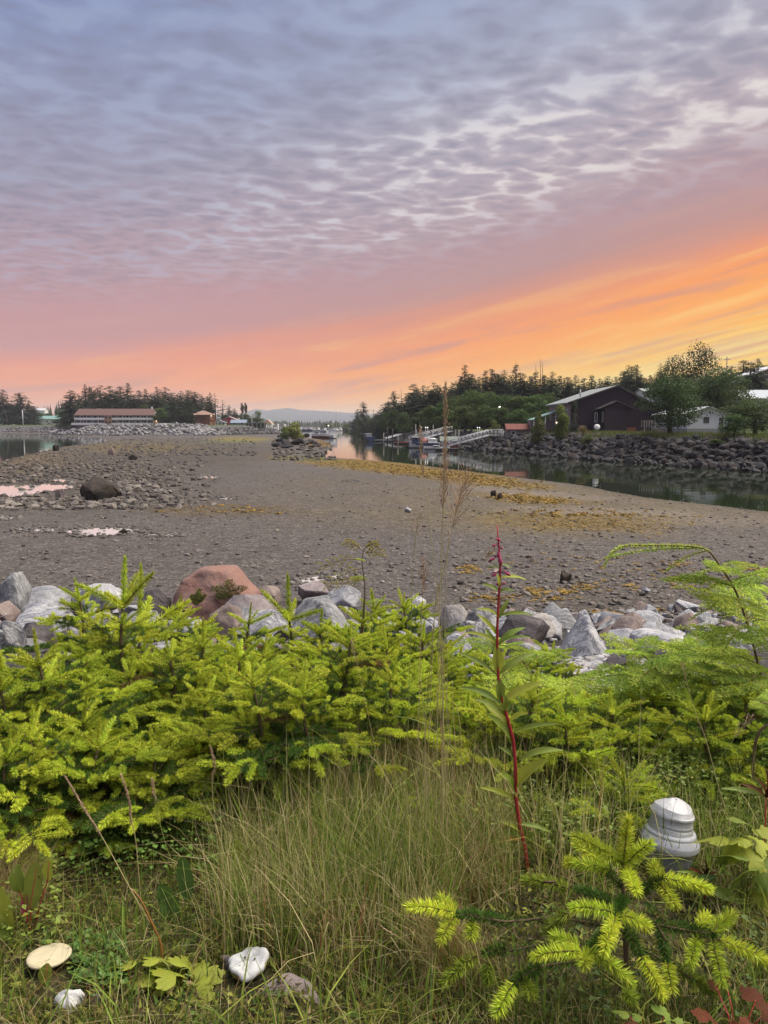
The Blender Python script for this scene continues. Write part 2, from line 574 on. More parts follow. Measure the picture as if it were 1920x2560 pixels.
Cg = Cg * (1 - k) + ROCKD * k
k = ((1 - sm(gy, 5.0, 6.2)))[:, None]
Cg = Cg * (1 - k) + SOIL * k
k = (inR * (1 - sm(dR, 9, 12)))[:, None]
Cg = Cg * (1 - k) + ROCKD * k
k = (inR * sm(dR, 8, 10.5))[:, None]
Cg = Cg * (1 - k) + TURF * k
k = (inL * (1 - sm(dL, 12, 15)))[:, None]
Cg = Cg * (1 - k) + np.array((0.13, 0.125, 0.125)) * k
k = (inL * sm(dL, 13, 16))[:, None]
Cg = Cg * (1 - k) + TURF * k
wet = ((dw < 1.2) & (dw > -20) & ~inR & ~inL)
Cg[wet] *= 0.8

na, nr = len(ang), len(rad)
ii, jj = np.meshgrid(np.arange(nr - 1), np.arange(na), indexing='ij')
a0 = (ii * na + jj).ravel(); a1 = (ii * na + (jj + 1) % na).ravel()
b0 = a0 + na; b1 = a1 + na
T = np.concatenate([np.stack([a0, b0, b1], 1), np.stack([a0, b1, a1], 1), np.stack([np.full(na, 0), np.arange(na), (np.arange(na) + 1) % na], 1)])

gm = bpy.data.materials.new('mud_gravel')
gm.use_nodes = True
g = NT(gm.node_tree)
gc = g.n('ShaderNodeAttribute', attribute_name='Col').outputs['Color']
po = g.n('ShaderNodeNewGeometry').outputs['Position']
f1 = g.noise(po, 14.0, 6.0, 0.75)
f2 = g.noise(po, 1.3, 5.0, 0.6)
f3 = g.noise(po, 0.16, 4.0, 0.6)
vor = g.n('ShaderNodeTexVoronoi', inp={'Vector': po, 'Scale': 16.0, 'Randomness': 1.0})
vc = g.n('ShaderNodeSeparateColor', inp={0: vor.outputs['Color']}).outputs[0]
vor2 = g.n('ShaderNodeTexVoronoi', inp={'Vector': po, 'Scale': 5.0, 'Randomness': 1.0})
vc2 = g.n('ShaderNodeSeparateColor', inp={0: vor2.outputs['Color']}).outputs[0]
k = g.math('ADD', 0.10, g.math('MULTIPLY', f1, 0.85))
k = g.math('ADD', k, g.math('MULTIPLY', f2, 0.38))
k = g.math('ADD', k, g.math('MULTIPLY', f3, 0.28))
k = g.math('MULTIPLY', k, g.math('ADD', 0.48, g.math('MULTIPLY', vc, 0.75)))
k = g.math('MULTIPLY', k, g.math('ADD', 0.66, g.math('MULTIPLY', vc2, 0.55)))
gc = g.mix(1.0, gc, g.n('ShaderNodeCombineColor', inp={0: k, 1: k, 2: k}).outputs[0], 'MULTIPLY')
# scattered pale shell bits
gc = g.mix(g.math('MULTIPLY', g.math('MULTIPLY', g.smooth(vc, 0.965, 0.99), g.smooth(g.n('ShaderNodeSeparateXYZ', inp={0: po}).outputs[1], 18.0, 21.0)), 0.5), gc, (0.42, 0.40, 0.37))
gp_ = g.n('ShaderNodeBsdfPrincipled', inp={'Base Color': gc, 'Roughness': 0.80, 'Specular IOR Level': 0.25})
bh = g.math('ADD', g.math('MULTIPLY', vor.outputs['Distance'], -0.05), g.math('MULTIPLY', f1, 0.06))
bh = g.math('ADD', bh, g.math('MULTIPLY', f2, 0.12))
bh = g.math('ADD', bh, g.math('MULTIPLY', vor2.outputs['Distance'], -0.10))
bp = g.n('ShaderNodeBump', inp={'Strength': 0.85, 'Distance': 1.0, 'Height': bh})
g.nt.links.new(bp.outputs[0], gp_.inputs['Normal'])
g.n('ShaderNodeOutputMaterial', inp={'Surface': gp_.outputs[0]})

ground_ob = link('mud_flat', mesh_np('mud_flat', np.stack([gx, gy, gzz], 1), T, gm, Cg, smooth=True))
tag(ground_ob, 'grey gravelly mud flat with ochre weed patches at low tide', kind='structure')

# water: one sheet at low-tide level, and shallow pools on the flat
wm = bpy.data.materials.new('water')
wm.use_nodes = True
g = NT(wm.node_tree)
po = g.n('ShaderNodeNewGeometry').outputs['Position']
mp = g.n('ShaderNodeMapping', inp={'Vector': po, 'Scale': (0.25, 0.8, 1.0)}).outputs[0]
n1 = g.noise(mp, 0.5, 3.0, 0.5)
n2 = g.noise(mp, 3.0, 3.0, 0.5)
hh = g.math('ADD', g.math('MULTIPLY', n1, 0.030), g.math('MULTIPLY', n2, 0.0022))
wp = g.n('ShaderNodeBsdfPrincipled', inp={'Base Color': (0.016, 0.024, 0.012, 1), 'Roughness': 0.025, 'IOR': 1.33, 'Specular IOR Level': 0.5})
bp = g.n('ShaderNodeBump', inp={'Strength': 0.35, 'Distance': 1.0, 'Height': hh})
g.nt.links.new(bp.outputs[0], wp.inputs['Normal'])
g.n('ShaderNodeOutputMaterial', inp={'Surface': wp.outputs[0]})
wv_ = [(-2500, 24, 0), (2500, 24, 0), (2500, 1600, 0), (-2500, 1600, 0)]
water = link('water', mesh_np('water', wv_, [(0, 1, 2), (0, 2, 3)], wm))
tag(water, 'still channel and inlet water mirroring the sunset', kind='structure')

pm = bpy.data.materials.new('pool_water_sky_tint')
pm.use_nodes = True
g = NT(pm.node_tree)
g.n('ShaderNodeOutputMaterial', inp={'Surface': g.n('ShaderNodeBsdfPrincipled', inp={'Base Color': (0.50, 0.46, 0.45, 1), 'Roughness': 0.04, 'IOR': 1.33}).outputs[0]})  # base colour paled to stand in for bright sky reflected in the pools


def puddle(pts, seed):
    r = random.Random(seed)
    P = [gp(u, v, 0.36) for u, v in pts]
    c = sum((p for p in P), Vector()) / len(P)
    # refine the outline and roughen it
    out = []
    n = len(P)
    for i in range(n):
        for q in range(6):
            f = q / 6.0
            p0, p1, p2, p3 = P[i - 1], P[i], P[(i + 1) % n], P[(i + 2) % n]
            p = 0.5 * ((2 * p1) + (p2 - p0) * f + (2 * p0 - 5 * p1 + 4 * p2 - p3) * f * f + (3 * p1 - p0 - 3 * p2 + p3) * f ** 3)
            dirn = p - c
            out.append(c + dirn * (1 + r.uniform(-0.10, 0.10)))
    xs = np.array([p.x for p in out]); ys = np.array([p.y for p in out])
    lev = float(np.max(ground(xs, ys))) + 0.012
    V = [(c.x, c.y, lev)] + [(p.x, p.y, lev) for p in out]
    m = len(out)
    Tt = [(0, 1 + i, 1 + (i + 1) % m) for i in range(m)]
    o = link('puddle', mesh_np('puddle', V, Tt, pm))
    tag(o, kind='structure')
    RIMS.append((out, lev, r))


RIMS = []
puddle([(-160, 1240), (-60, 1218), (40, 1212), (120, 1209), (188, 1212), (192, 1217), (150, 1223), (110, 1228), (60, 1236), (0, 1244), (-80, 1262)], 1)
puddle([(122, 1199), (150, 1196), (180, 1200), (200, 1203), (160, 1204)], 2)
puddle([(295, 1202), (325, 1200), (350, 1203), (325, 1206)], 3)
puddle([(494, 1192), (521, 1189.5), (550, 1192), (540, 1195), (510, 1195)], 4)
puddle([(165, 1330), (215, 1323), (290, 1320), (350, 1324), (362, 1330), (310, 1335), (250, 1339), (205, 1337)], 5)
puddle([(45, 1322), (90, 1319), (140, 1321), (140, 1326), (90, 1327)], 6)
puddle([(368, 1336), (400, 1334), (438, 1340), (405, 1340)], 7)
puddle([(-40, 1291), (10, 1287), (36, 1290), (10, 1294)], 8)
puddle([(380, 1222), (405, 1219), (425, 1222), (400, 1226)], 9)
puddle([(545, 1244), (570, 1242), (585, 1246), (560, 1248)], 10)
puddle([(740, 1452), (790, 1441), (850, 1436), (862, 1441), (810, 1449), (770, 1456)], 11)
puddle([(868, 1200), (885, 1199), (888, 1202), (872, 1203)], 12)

# far mountain ridge across the strait, and the air that pales it
def ridge():
    D = 7400.0
    prof = [(-2600, 1052), (-1500, 1046), (-700, 1040), (-200, 1042), (200, 1040), (520, 1040), (600, 1034), (625, 1026), (640, 1022), (652, 1023), (668, 1026), (690, 1023.5), (705, 1021.5), (716, 1020), (735, 1022),
            (750, 1026), (772, 1026), (800, 1027), (830, 1029), (860, 1031), (900, 1033), (960, 1036), (1100, 1038), (1400, 1042), (1900, 1046), (2800, 1050), (4200, 1055)]
    us = np.arange(-2600, 4200, 9.0)
    vs = np.interp(us, [p[0] for p in prof], [p[1] for p in prof])
    rows = []
    r = np.random.default_rng(3)
    rough = np.cumsum(r.normal(0, 0.25, len(us))); rough -= np.convolve(rough, np.ones(25) / 25, 'same')
    tops = [at(u, v + q, D) for u, v, q in zip(us, vs, rough)]
    V, n = [], len(us)
    for f, dd in ((1.0, 0), (0.8, -280), (0.55, -660), (0.3, -1080), (0.0, -1600), (-0.05, 0)):
        for i, p in enumerate(tops):
            z = 1.0 + (p.z - 1.0) * max(f, 0)
            wz = 0 if f in (1.0, 0.0, -0.05) else 12 * mnoise.noise(Vector((p.x * 0.0035, dd * 0.006, 0)))
            V.append((p.x, p.y + (dd if f >= 0 else 1200), max(0.5, z + wz)))
    V = V
    T = []
    for k in range(4):
        for i in range(n - 1):
            a = k * n + i
            T += [(a, a + 1, a + n + 1), (a, a + n + 1, a + n)]
    for i in range(n - 1):
        a, b = i, 5 * n + i
        T += [(a, b, b + 1), (a, b + 1, a + 1)]
    return mesh_np('mountain_ridge', V, T, mat('far_forest', (0.03, 0.04, 0.04), 1.0, nscale=0.01, var=0.3, spec=0.0), smooth=True)


tag(link('mountain_ridge', ridge()), 'low blue mountain ridge beyond the harbour masts', kind='structure')

hz = MB().box(-13000, 13000, -3000, 9600, -3.0, 190.0)
hm = bpy.data.materials.new('haze_air')
hm.use_nodes = True
g = NT(hm.node_tree)
pv = g.n('ShaderNodeVolumePrincipled', inp={'Color': (0.86, 0.88, 1.0, 1), 'Density': 0.00012, 'Anisotropy': 0.2})
g.n('ShaderNodeOutputMaterial', inp={'Volume': pv.outputs[0]})
hob = hz.build('haze', hm)
tag(hob, kind='stuff')

# ------------------------------------------------------------------ rocks
def rock_mesh(name, seed, n=16, size=(1, 1, 0.75), sub=0, disp=0.06, mats=None, flat=True, sharp=0.0, pts=None):
    r = random.Random(seed)
    bm = bmesh.new()
    for q in (pts or ()):
        bm.verts.new(tuple(c * s_ * r.uniform(.94, 1.06) for c, s_ in zip(q, size)))
    for i in range(0 if pts else n):
        v = Vector((r.gauss(0, 1), r.gauss(0, 1), r.gauss(0, 1))).normalized()
        q = r.uniform(0.82, 1.0)
        bm.verts.new((v.x * size[0] * q * 0.5, v.y * size[1] * q * 0.5, v.z * size[2] * q * 0.5))
    res = bmesh.ops.convex_hull(bm, input=bm.verts)
    bmesh.ops.delete(bm, geom=[e for e in res['geom_interior'] if isinstance(e, bmesh.types.BMVert)], context='VERTS')
    bmesh.ops.dissolve_limit(bm, angle_limit=0.22, verts=bm.verts, edges=bm.edges)
    if sub:
        bmesh.ops.triangulate(bm, faces=bm.faces)
        bmesh.ops.bevel(bm, geom=list(bm.edges), offset=0.022 * min(size), segments=1, affect='EDGES', profile=0.6)
        for _ in range(sub):
            bmesh.ops.triangulate(bm, faces=bm.faces)
            bmesh.ops.subdivide_edges(bm, edges=bm.edges, cuts=1, use_grid_fill=True)
        bm.normal_update()
        off = Vector((seed * 3.1, seed * 1.7, 0))
        for v in bm.verts:
            p = v.co / max(size)
            dd = mnoise.fractal(p * 3.2 + off, 0.8, 2.1, 5) * disp + mnoise.noise(p * 14 + off) * disp * 0.18
            v.co += v.normal * dd * max(size)
    bmesh.ops.triangulate(bm, faces=bm.faces)
    bm.normal_update()
    me = bpy.data.meshes.new(name)
    bm.to_mesh(me)
    bm.free()
    for m in (mats or []): me.materials.append(m)
    me.polygons.foreach_set('use_smooth', [sub > 0] * len(me.polygons))
    if sub:
        try:
            me.set_sharp_from_angle(angle=math.radians(38))
        except Exception:
            pass
    return me


def mesh_arrays(me):
    V = np.empty(len(me.vertices) * 3, np.float32); me.vertices.foreach_get('co', V)
    me.calc_loop_triangles()
    T = np.empty(len(me.loop_triangles) * 3, np.int32); me.loop_triangles.foreach_get('vertices', T)
    return V.reshape(-1, 3), T.reshape(-1, 3)


def rotm(e):
    return np.array(Euler(e).to_matrix())


class Heap:
    """many small pieces joined in one mesh, each with its own colour"""
    def __init__(self):
        self.V, self.T, self.C, self.n = [], [], [], 0

    def add(self, V, T, mtx, loc, col):
        self.V.append(V @ mtx.T + np.asarray(loc))
        self.T.append(T + self.n)
        self.C.append(np.tile(np.asarray(col, dtype=np.float32), (len(V), 1)))
        self.n += len(V)

    def build(self, name, m, parent=None, smooth=False):
        return link(name, mesh_np(name, np.concatenate(self.V), np.concatenate(self.T), m, np.concatenate(self.C), smooth), parent)


m_riprap = mat('riprap_stone', (0.050, 0.048, 0.050), 0.9, nscale=1.3, var=0.45, rnd=0.40, bump=0.6, bscale=5, spec=.12, col2=(0.044, 0.034, 0.029), tmix=(0.45, 0.62), hue=0.015, dist=0.06)
m_heap = mat('heap_stone', attr=True, rough=0.8, nscale=2.0, var=0.35, bump=0.5, bscale=7, dist=0.05)
RIP = [rock_mesh('boulder', 100 + i, 13 + i % 4, (1.15, 0.95, 0.8), 0, 0, [m_riprap]) for i in range(8)]
RIPA = [mesh_arrays(m) for m in RIP]
RIPD = [rock_mesh('boulder', 140 + i, 13 + i % 5, (1.15, 0.95, 0.8), 1, 0.03, [m_riprap]) for i in range(9)]

# stones banked along the far side of the channel
rb = thing('riprap_bank', 'long bank of dark angular stones along the far side of the channel', 'stone bank')
seglen = np.hypot(*np.diff(FS, axis=0).T)
cum = np.concatenate([[0], np.cumsum(seglen)])
i0 = 7
cand = []
for s in np.arange(cum[i0], cum[17] + 16, 0.72):
    sx, sy = np.interp(s, cum, FS[:, 0]), np.interp(s, cum, FS[:, 1])
    s2x, s2y = np.interp(s + 1, cum, FS[:, 0]), np.interp(s + 1, cum, FS[:, 1])
    tx, ty = s2x - sx, s2y - sy
    L = math.hypot(tx, ty) or 1
    nx, ny = -ty / L, tx / L          # towards the land (the shore list runs far to near)
    if not inside(np.array([[sx + nx, sy + ny]]), RP)[0]: nx, ny = -nx, -ny
    q = -0.6
    while q < 7.6:
        qq = q + R.uniform(-0.45, 0.45)
        cand.append((sx + nx * qq + R.uniform(-0.5, 0.5) * tx / L, sy + ny * qq + R.uniform(-0.5, 0.5) * ty / L, R.choice((0.7, 0.9, 1.0, 1.25, 1.5, 1.8)) * R.uniform(0.85, 1.15)))
        q += 0.85
cx = np.array([c[0] for c in cand]); cyy = np.array([c[1] for c in cand])
cz = ground(cx, cyy)
app = np.array([c[2] for c in cand]) / np.maximum(cyy, 10)
big = set(np.argsort(-app * (np.abs(cx / cyy) < 0.53))[:300].tolist())
hp = Heap()
for i, c in enumerate(cand):
    e = (R.uniform(-0.6, 0.6), R.uniform(-0.6, 0.6), R.uniform(0, 6.28))
    sc = c[2]
    loc = (c[0], c[1], float(cz[i]) + 0.12 * sc)
    if i in big:
        link('boulder', RIPD[i % 9], rb, loc, e, (sc, sc, sc))
    else:
        b = R.uniform(0.6, 1.4)
        wetk = 0.75 if cz[i] < 0.7 else 1.0
        brown = R.random() < 0.3
        col = np.array((0.05, 0.040, 0.034) if brown else (0.050, 0.048, 0.050)) * b * wetk
        V_, T_ = RIPA[i % 8]
        hp.add(V_, T_, rotm(e) * sc, loc, col)
tag(hp.build('boulder_fill', m_heap, rb), kind='stuff')

# stones below the motel, and the darker wall toward the harbour
def toe_bank(name, label, i0, i1, per, deep, size, tone, seed):
    r = random.Random(seed)
    root = thing(name, label, 'stone bank')
    h = Heap()
    seg = TW[i0:i1 + 1]
    cu = np.concatenate([[0], np.cumsum(np.hypot(*np.diff(seg, axis=0).T))])
    pts = []
    for _ in range(int(cu[-1] * deep * per)):
        s = r.uniform(0, cu[-1]); q = r.uniform(-1.5, deep)
        x, y = np.interp(s, cu, seg[:, 0]), np.interp(s, cu, seg[:, 1])
        x2, y2 = np.interp(min(s + 1, cu[-1]), cu, seg[:, 0]), np.interp(min(s + 1, cu[-1]), cu, seg[:, 1])
        if s + 1 > cu[-1]: x2, y2 = x + seg[-1][0] - seg[-2][0], y + seg[-1][1] - seg[-2][1]
        tx, ty = x2 - x, y2 - y
        L = math.hypot(tx, ty) or 1
        pts.append((x - ty / L * q, y + tx / L * q))
    P = np.array(pts)
    z = ground(P[:, 0], P[:, 1])
    for (x, y), zz in zip(pts, z):
        sc = size * r.uniform(0.5, 1.5)
        V_, T_ = RIPA[r.randrange(8)]
        b = r.uniform(0.55, 1.5)
        h.add(V_, T_, rotm((r.uniform(-.7, .7), r.uniform(-.7, .7), r.uniform(0, 6))) * sc, (x, y, zz + 0.2 * sc), np.array(tone) * b)
    tag(h.build('boulder_fill', m_heap, root), kind='stuff')


toe_bank('motel_riprap', 'pale grey stone bank below the long balconied motel', 2, 7, 0.48, 15, 1.6, (0.20, 0.19, 0.195), 5)
toe_bank('pond_riprap', 'low strip of grey stones along the far pond shore', 1, 2, 0.35, 9, 1.5, (0.14, 0.13, 0.13), 8)
toe_bank('harbour_riprap', 'low dark stone wall in front of the harbour pilings', 7, 10, 0.7, 8, 1.7, (0.09, 0.085, 0.085), 6)

# boulders heaped round the bushy islet
isl = thing('boulder_mound', 'mound of dark boulders under a green bush on the mud flat', 'rock pile', (0, 0, 0))
for (u, v, wd, hh_) in [(715, 1099, 34, 24), (741, 1096, 42, 26), (714, 1108, 42, 18), (692, 1104, 26, 20), (698, 1094, 28, 16), (719, 1087, 20, 20), (752, 1088, 22, 18), (763, 1100, 26, 18), (775, 1098, 20, 16),
                        (703, 1088, 24, 12), (735, 1086, 26, 16), (786, 1101, 20, 14), (766, 1090, 20, 16), (700, 1111, 24, 12), (757, 1107, 20, 10), (796, 1108, 18, 10), (777, 1110, 24, 9), (812, 1121, 16, 8),
                        (790, 1126, 20, 8), (770, 1133, 18, 7), (747, 1117, 14, 7), (806, 1131, 14, 8), (776, 1120, 30, 6)]:
    p = gp(u, v + hh_ * 0.5, 0.5)
    sc = wd / F * p.y
    link('boulder', RIPD[R.randrange(9)], isl, (p.x, p.y, gz(p.x, p.y) + hh_ / F * p.y * 0.30), (R.uniform(-.3, .3), R.uniform(-.3, .3), R.uniform(0, 6)), (sc, sc, hh_ / F * p.y * 1.2))

# cobbles on the flat: the larger ones singly, the small gravel joined
m_cob = mat('cobble_stone', (0.135, 0.115, 0.10), 0.7, nscale=3.0, var=0.4, rnd=0.5, hue=0.02, bump=0.4, bscale=12, dist=0.03)
COBM = [rock_mesh('cobble', 300 + i, 22, (1.15, 1.0, 0.72), 0, 0, [m_cob]) for i in range(6)]
COBA = [mesh_arrays(m) for m in COBM]
hp = Heap()
bigc = []
def field(n, u0, u1, v0, v1, s0, s1, pw, tone, dens=None):
    us, vs = rng.uniform(u0, u1, n), rng.uniform(v0, v1, n)
    P = [gp(u, v, 0.3) for u, v in zip(us, vs)]
    X = np.array([p.x for p in P]); Y = np.array([p.y for p in P])
    Z, dwx, iR, dRx, iL, dLx, bk = ground(X, Y, True)
    ok = (dwx > -0.4) & ~iR & ~iL & (bk < Z + 0.05)
    for x, y, z, o, u, v in zip(X, Y, Z, ok, us, vs):
        if not o: continue
        if dens is not None and R.random() > dens(u, v): continue
        if any(((u - a_) / b_) ** 2 + ((v - c_) / d_) ** 2 < 1 and R.random() < .93 for a_, c_, b_, d_ in ((60, 1228, 150, 22), (258, 1330, 104, 9), (95, 1323, 56, 5), (160, 1200, 44, 5), (325, 1203, 30, 4))): continue
        s = s0 + (s1 - s0) * R.random() ** pw
        b = R.uniform(0.5, 1.25)
        if R.random() < 0.04: b *= 1.8
        wet_ = 0.7 if dwx[0] < 1 else 1
        bigc.append((s / y, s, x, y, z, b, tone))
field(7600, -30, 540, 1096, 1275, 0.10, 0.72, 3.6, (0.105, 0.090, 0.080), lambda u, v: max(0.06, min(1, (560 - u) / 240)) * (1 if v < 1262 else .5))
field(1000, 300, 640, 1095, 1140, 0.15, 0.9, 4.0, (0.10, 0.09, 0.085))
field(5000, -20, 1940, 1150, 1500, 0.03, 0.24, 4.2, (0.14, 0.12, 0.11))
field(1800, 1150, 1940, 1390, 1640, 0.03, 0.28, 4.2, (0.145, 0.122, 0.105))
field(500, 680, 840, 1100, 1150, 0.15, 1.0, 2.5, (0.10, 0.085, 0.075))
bigc.sort(key=lambda q: -q[0])
for i, (a, s, x, y, z, b, tone) in enumerate(bigc):
    e = (R.uniform(-.25, .25), R.uniform(-.25, .25), R.uniform(0, 6.28))
    hgt = R.uniform(0.7, 1.3)
    if i < 290 and a * F > 7:
        link('cobble', COBM[i % 6], ground_ob, (x, y, z + 0.12 * s), e, (s, s * R.uniform(.7, 1), s * hgt))
    else:
        V_, T_ = COBA[i % 6]
        hp.add(V_, T_, rotm(e) * s, (x, y, z + 0.1 * s), np.array(tone) * b * np.array((1, R.uniform(.93, 1.03), R.uniform(.85, 1.05))))
for out, lev, r in RIMS:
    for p in out:
        for _ in range(3):
            s = r.choice((.08, .12, .18, .28)) * r.uniform(.7, 1.2)
            V_, T_ = COBA[r.randrange(6)]
            hp.add(V_, T_, rotm((r.uniform(-.3, .3), r.uniform(-.3, .3), r.uniform(0, 6))) * s, (p.x + r.gauss(0, .22), p.y + r.gauss(0, .4), lev + r.uniform(-.03, .04) * s), np.array((.12, .105, .095)) * r.uniform(.5, 1.3))
m_grav = mat('gravel_stone', attr=True, rough=0.7, nscale=6.0, var=0.3)
tag(hp.build('gravel', m_grav), 'scattered small stones across the tidal flat', kind='stuff')

# rockweed: low ochre tufts of fronds
def weed():
    VV, TT, CC = [], [], []
    n = 0
    spots = [(1000, 1170, 240, 15, 900, .09), (1180, 1195, 180, 15, 600, .10), (1490, 1302, 230, 28, 520, .02), (1330, 1245, 110, 11, 260, .06), (1370, 1495, 60, 16, 34, 0), (1500, 1542, 34, 10, 30, 0), (1530, 1560, 36, 8, 24, 0),
             (1640, 1530, 30, 8, 20, 0), (1680, 1560, 40, 10, 26, 0), (1180, 1430, 30, 9, 20, 0), (1165, 1420, 20, 6, 24, 0), (1330, 1480, 30, 10, 40, 0), (1410, 1483, 30, 8, 40, 0), (1700, 1450, 110, 26, 44, 0), (1850, 1470, 100, 28, 44, 0),
             (1880, 1420, 60, 10, 60, 0), (1690, 1410, 40, 6, 40, 0), (1560, 1460, 120, 26, 26, 0), (560, 1275, 170, 14, 34, 0), (800, 1110, 34, 6, 120, 0), (340, 1120, 140, 10, 160, 0), (1480, 1400, 320, 46, 60, 0), (1230, 1500, 60, 12, 40, 0), (1450, 1470, 40, 8, 40, 0)]
    for (u0, v0, hu, hv, cnt, sl) in spots:
        for _ in range(cnt):
            du, dv = R.gauss(0, 0.5), R.gauss(0, 0.5)
            p = gp(u0 + hu * du, v0 + hv * dv + sl * hu * du, 0.3)
            z, dwx = ground(p.x, p.y, True)[:2]
            if dwx[0] < 0.3: continue
            s = R.uniform(0.05, 0.17) * (1 if p.y < 40 else 1.9)
            b = R.uniform(0.6, 1.35)
            for _f in range(7):
                th = R.uniform(0, 6.28); L = s * R.uniform(.5, 1.1); wd_ = s * 0.2
                c, sn = math.cos(th), math.sin(th)
                x, y = p.x + R.gauss(0, s * .3), p.y + R.gauss(0, s * .3)
                zz = z[0]
                VV += [(x - sn * wd_, y + c * wd_, zz + 0.02), (x + sn * wd_, y - c * wd_, zz + 0.02), (x + c * L * .6, y + sn * L * .6, zz + s * R.uniform(.15, .4)), (x + c * L + sn * wd_, y + sn * L - c * wd_, zz + 0.03)]
                TT += [(n, n + 1, n + 2), (n + 1, n + 3, n + 2)]
                col = (0.25 * b, 0.155 * b, 0.026 * b)
                CC += [col] * 4
                n += 4
    return mesh_np('rockweed', VV, TT, mat('rockweed', attr=True, rough=0.6, trans=0.15), CC)


tag(link('rockweed', weed()), 'ochre rockweed tufts on the mud flat', kind='stuff')

# ------------------------------------------------------------------ trees on the far banks
m_bark = mat('bark', (0.075, 0.058, 0.045), 0.9, nscale=3, var=0.4, stretch=(1, 1, 0.2), bump=0.4)
m_conifer = mat('conifer_needles', attr=True, rough=0.8, rnd=0.30, hue=0.02, trans=0.12, spec=0.15)
m_leafy = mat('leafy_crown', attr=True, rough=0.7, rnd=0.25, hue=0.025, trans=0.28, spec=0.2)


def conifer(seed, H=12.0, rad=2.2, gap=0.0, low=0.06, tone=(0.050, 0.066, 0.036), lv=0.36, round_=0.68, flat_top=False):
    r = np.random.default_rng(seed)
    V, C = [], []
    z = H * low
    while z < H * 0.985:
        f = (z - H * low) / (H * (1 - low))
        env = (1 - f) ** round_ if not flat_top else min(1, (1.02 - f) * 2.6) * (0.55 + 0.45 * (1 - f))
        nb = int(r.integers(4, 8)) if f < 0.8 else 4
        for b in range(nb):
            if r.random() < gap: continue
            th = r.uniform(0, 6.283)
            L = rad * env * r.uniform(0.55, 1.18) + 0.12
            nc = max(2, int(L / 0.30))
            up = 0.30 if f > 0.75 else r.uniform(-0.12, 0.12)
            for c in range(nc):
                q = (c + 0.6) / nc
                px, pz = L * q, z + up * L * q - 0.22 * L * q * q + (0.10 * L * max(0, q - .7))
                k = 5 if f < .6 else 4
                cen = np.array([px * math.cos(th), px * math.sin(th), pz])
                tp_ = 0.40 + 0.60 * min(1, env * 1.9)
                wd = 0.32 * (0.5 + 0.7 * (1 - abs(q - .45))) * tp_
                for _ in range(k):
                    o = cen + r.normal(0, 1, 3) * np.array((wd * .6, wd * .6, wd * .35))
                    a = np.array((math.cos(th), math.sin(th), -0.25)) * r.uniform(.2, .48) * tp_ + r.normal(0, .09 * tp_, 3)
                    s = np.array((-math.sin(th), math.cos(th), r.normal(0, .4))) * r.uniform(.09, .23) * (0.4 + 0.6 * tp_)
                    V += [o - s, o + s, o + a]
                    kk = r.uniform(.62, 1.3) * (0.85 + 0.3 * q)
                    C += [np.array(tone) * kk] * 3
        z += lv * r.uniform(.7, 1.25) * (0.72 + 0.28 * (1 - f))
    V = np.array(V)
    crown = mesh_np('crown', V, np.arange(len(V)).reshape(-1, 3), m_conifer, np.array(C))
    trunk = MB().tube([(0, 0, -0.8), (0.03, 0, H * .4), (0, 0.03, H * .8), (0, 0, H * 1.0)], [H * .017, H * .013, H * .006, 0.015], 6).mesh('trunk', m_bark)
    return trunk, crown, H, 2 * rad


def leafy(seed, H=8.0, rad=3.2, tone=(0.068, 0.104, 0.026), blobs=10, n=3600, leaf=0.18, low=0.22, tall=1.0):
    r = np.random.default_rng(seed)
    bl = []
    for i in range(blobs):
        th = r.uniform(0, 6.283); q = r.uniform(0.15, 0.72)
        bz = H * r.uniform(low + .14, .84)
        f = 1 - abs(bz / H - .55) * 1.1
        bl.append((np.array((math.cos(th) * rad * q * f, math.sin(th) * rad * q * f, bz)), rad * r.uniform(.32, .55), r.uniform(.75, 1.2)))
    bl.append((np.array((0, 0, H * .86)), rad * .40, 1.1))
    V, C = [], []
    per = n // len(bl)
    for c, s, b in bl:
        for _ in range(per):
            d = r.normal(0, 1, 3); d /= np.linalg.norm(d)
            q = s * r.uniform(.45, 1.08) ** .6
            if r.random() < .12: q *= 1.18
            p = c + d * q * np.array((1, 1, .72 * tall))
            if p[2] > H * 1.02 or p[2] < H * low * .5: continue
            nrm = d + r.normal(0, .55, 3)
            a = np.cross(nrm, r.normal(0, 1, 3)); a /= np.linalg.norm(a) + 1e-6
            bb = np.cross(nrm, a); bb /= np.linalg.norm(bb) + 1e-6
            L = leaf * r.uniform(.6, 1.5)
            V += [p - a * L * .5, p + bb * L * .8 + a * L * .1, p + a * L * .55, p - bb * L * .7]
            C += [np.array(tone) * b * r.uniform(.65, 1.35)] * 4
    V = np.array(V)
    m = len(V) // 4
    base = np.arange(m)[:, None] * 4
    T = np.concatenate([base + [0, 1, 2], base + [0, 2, 3]])
    crown = mesh_np('crown', V, T, m_leafy, np.array(C))
    tb = MB().tube([(0, 0, -0.6), (0.05, 0, H * .3), (0.0, .1, H * .62)], [H * .028, H * .02, H * .009], 7)
    for c, s, b in bl[:7]:
        st = np.array((0.03, 0, H * r.uniform(.18, .4)))
        tb.tube([st, (st + c) * .5 + np.array((0, 0, .25)), c], [H * .011, H * .008, H * .003], 5)
    return tb.mesh('trunk', m_bark), crown, H, 2 * rad * .92


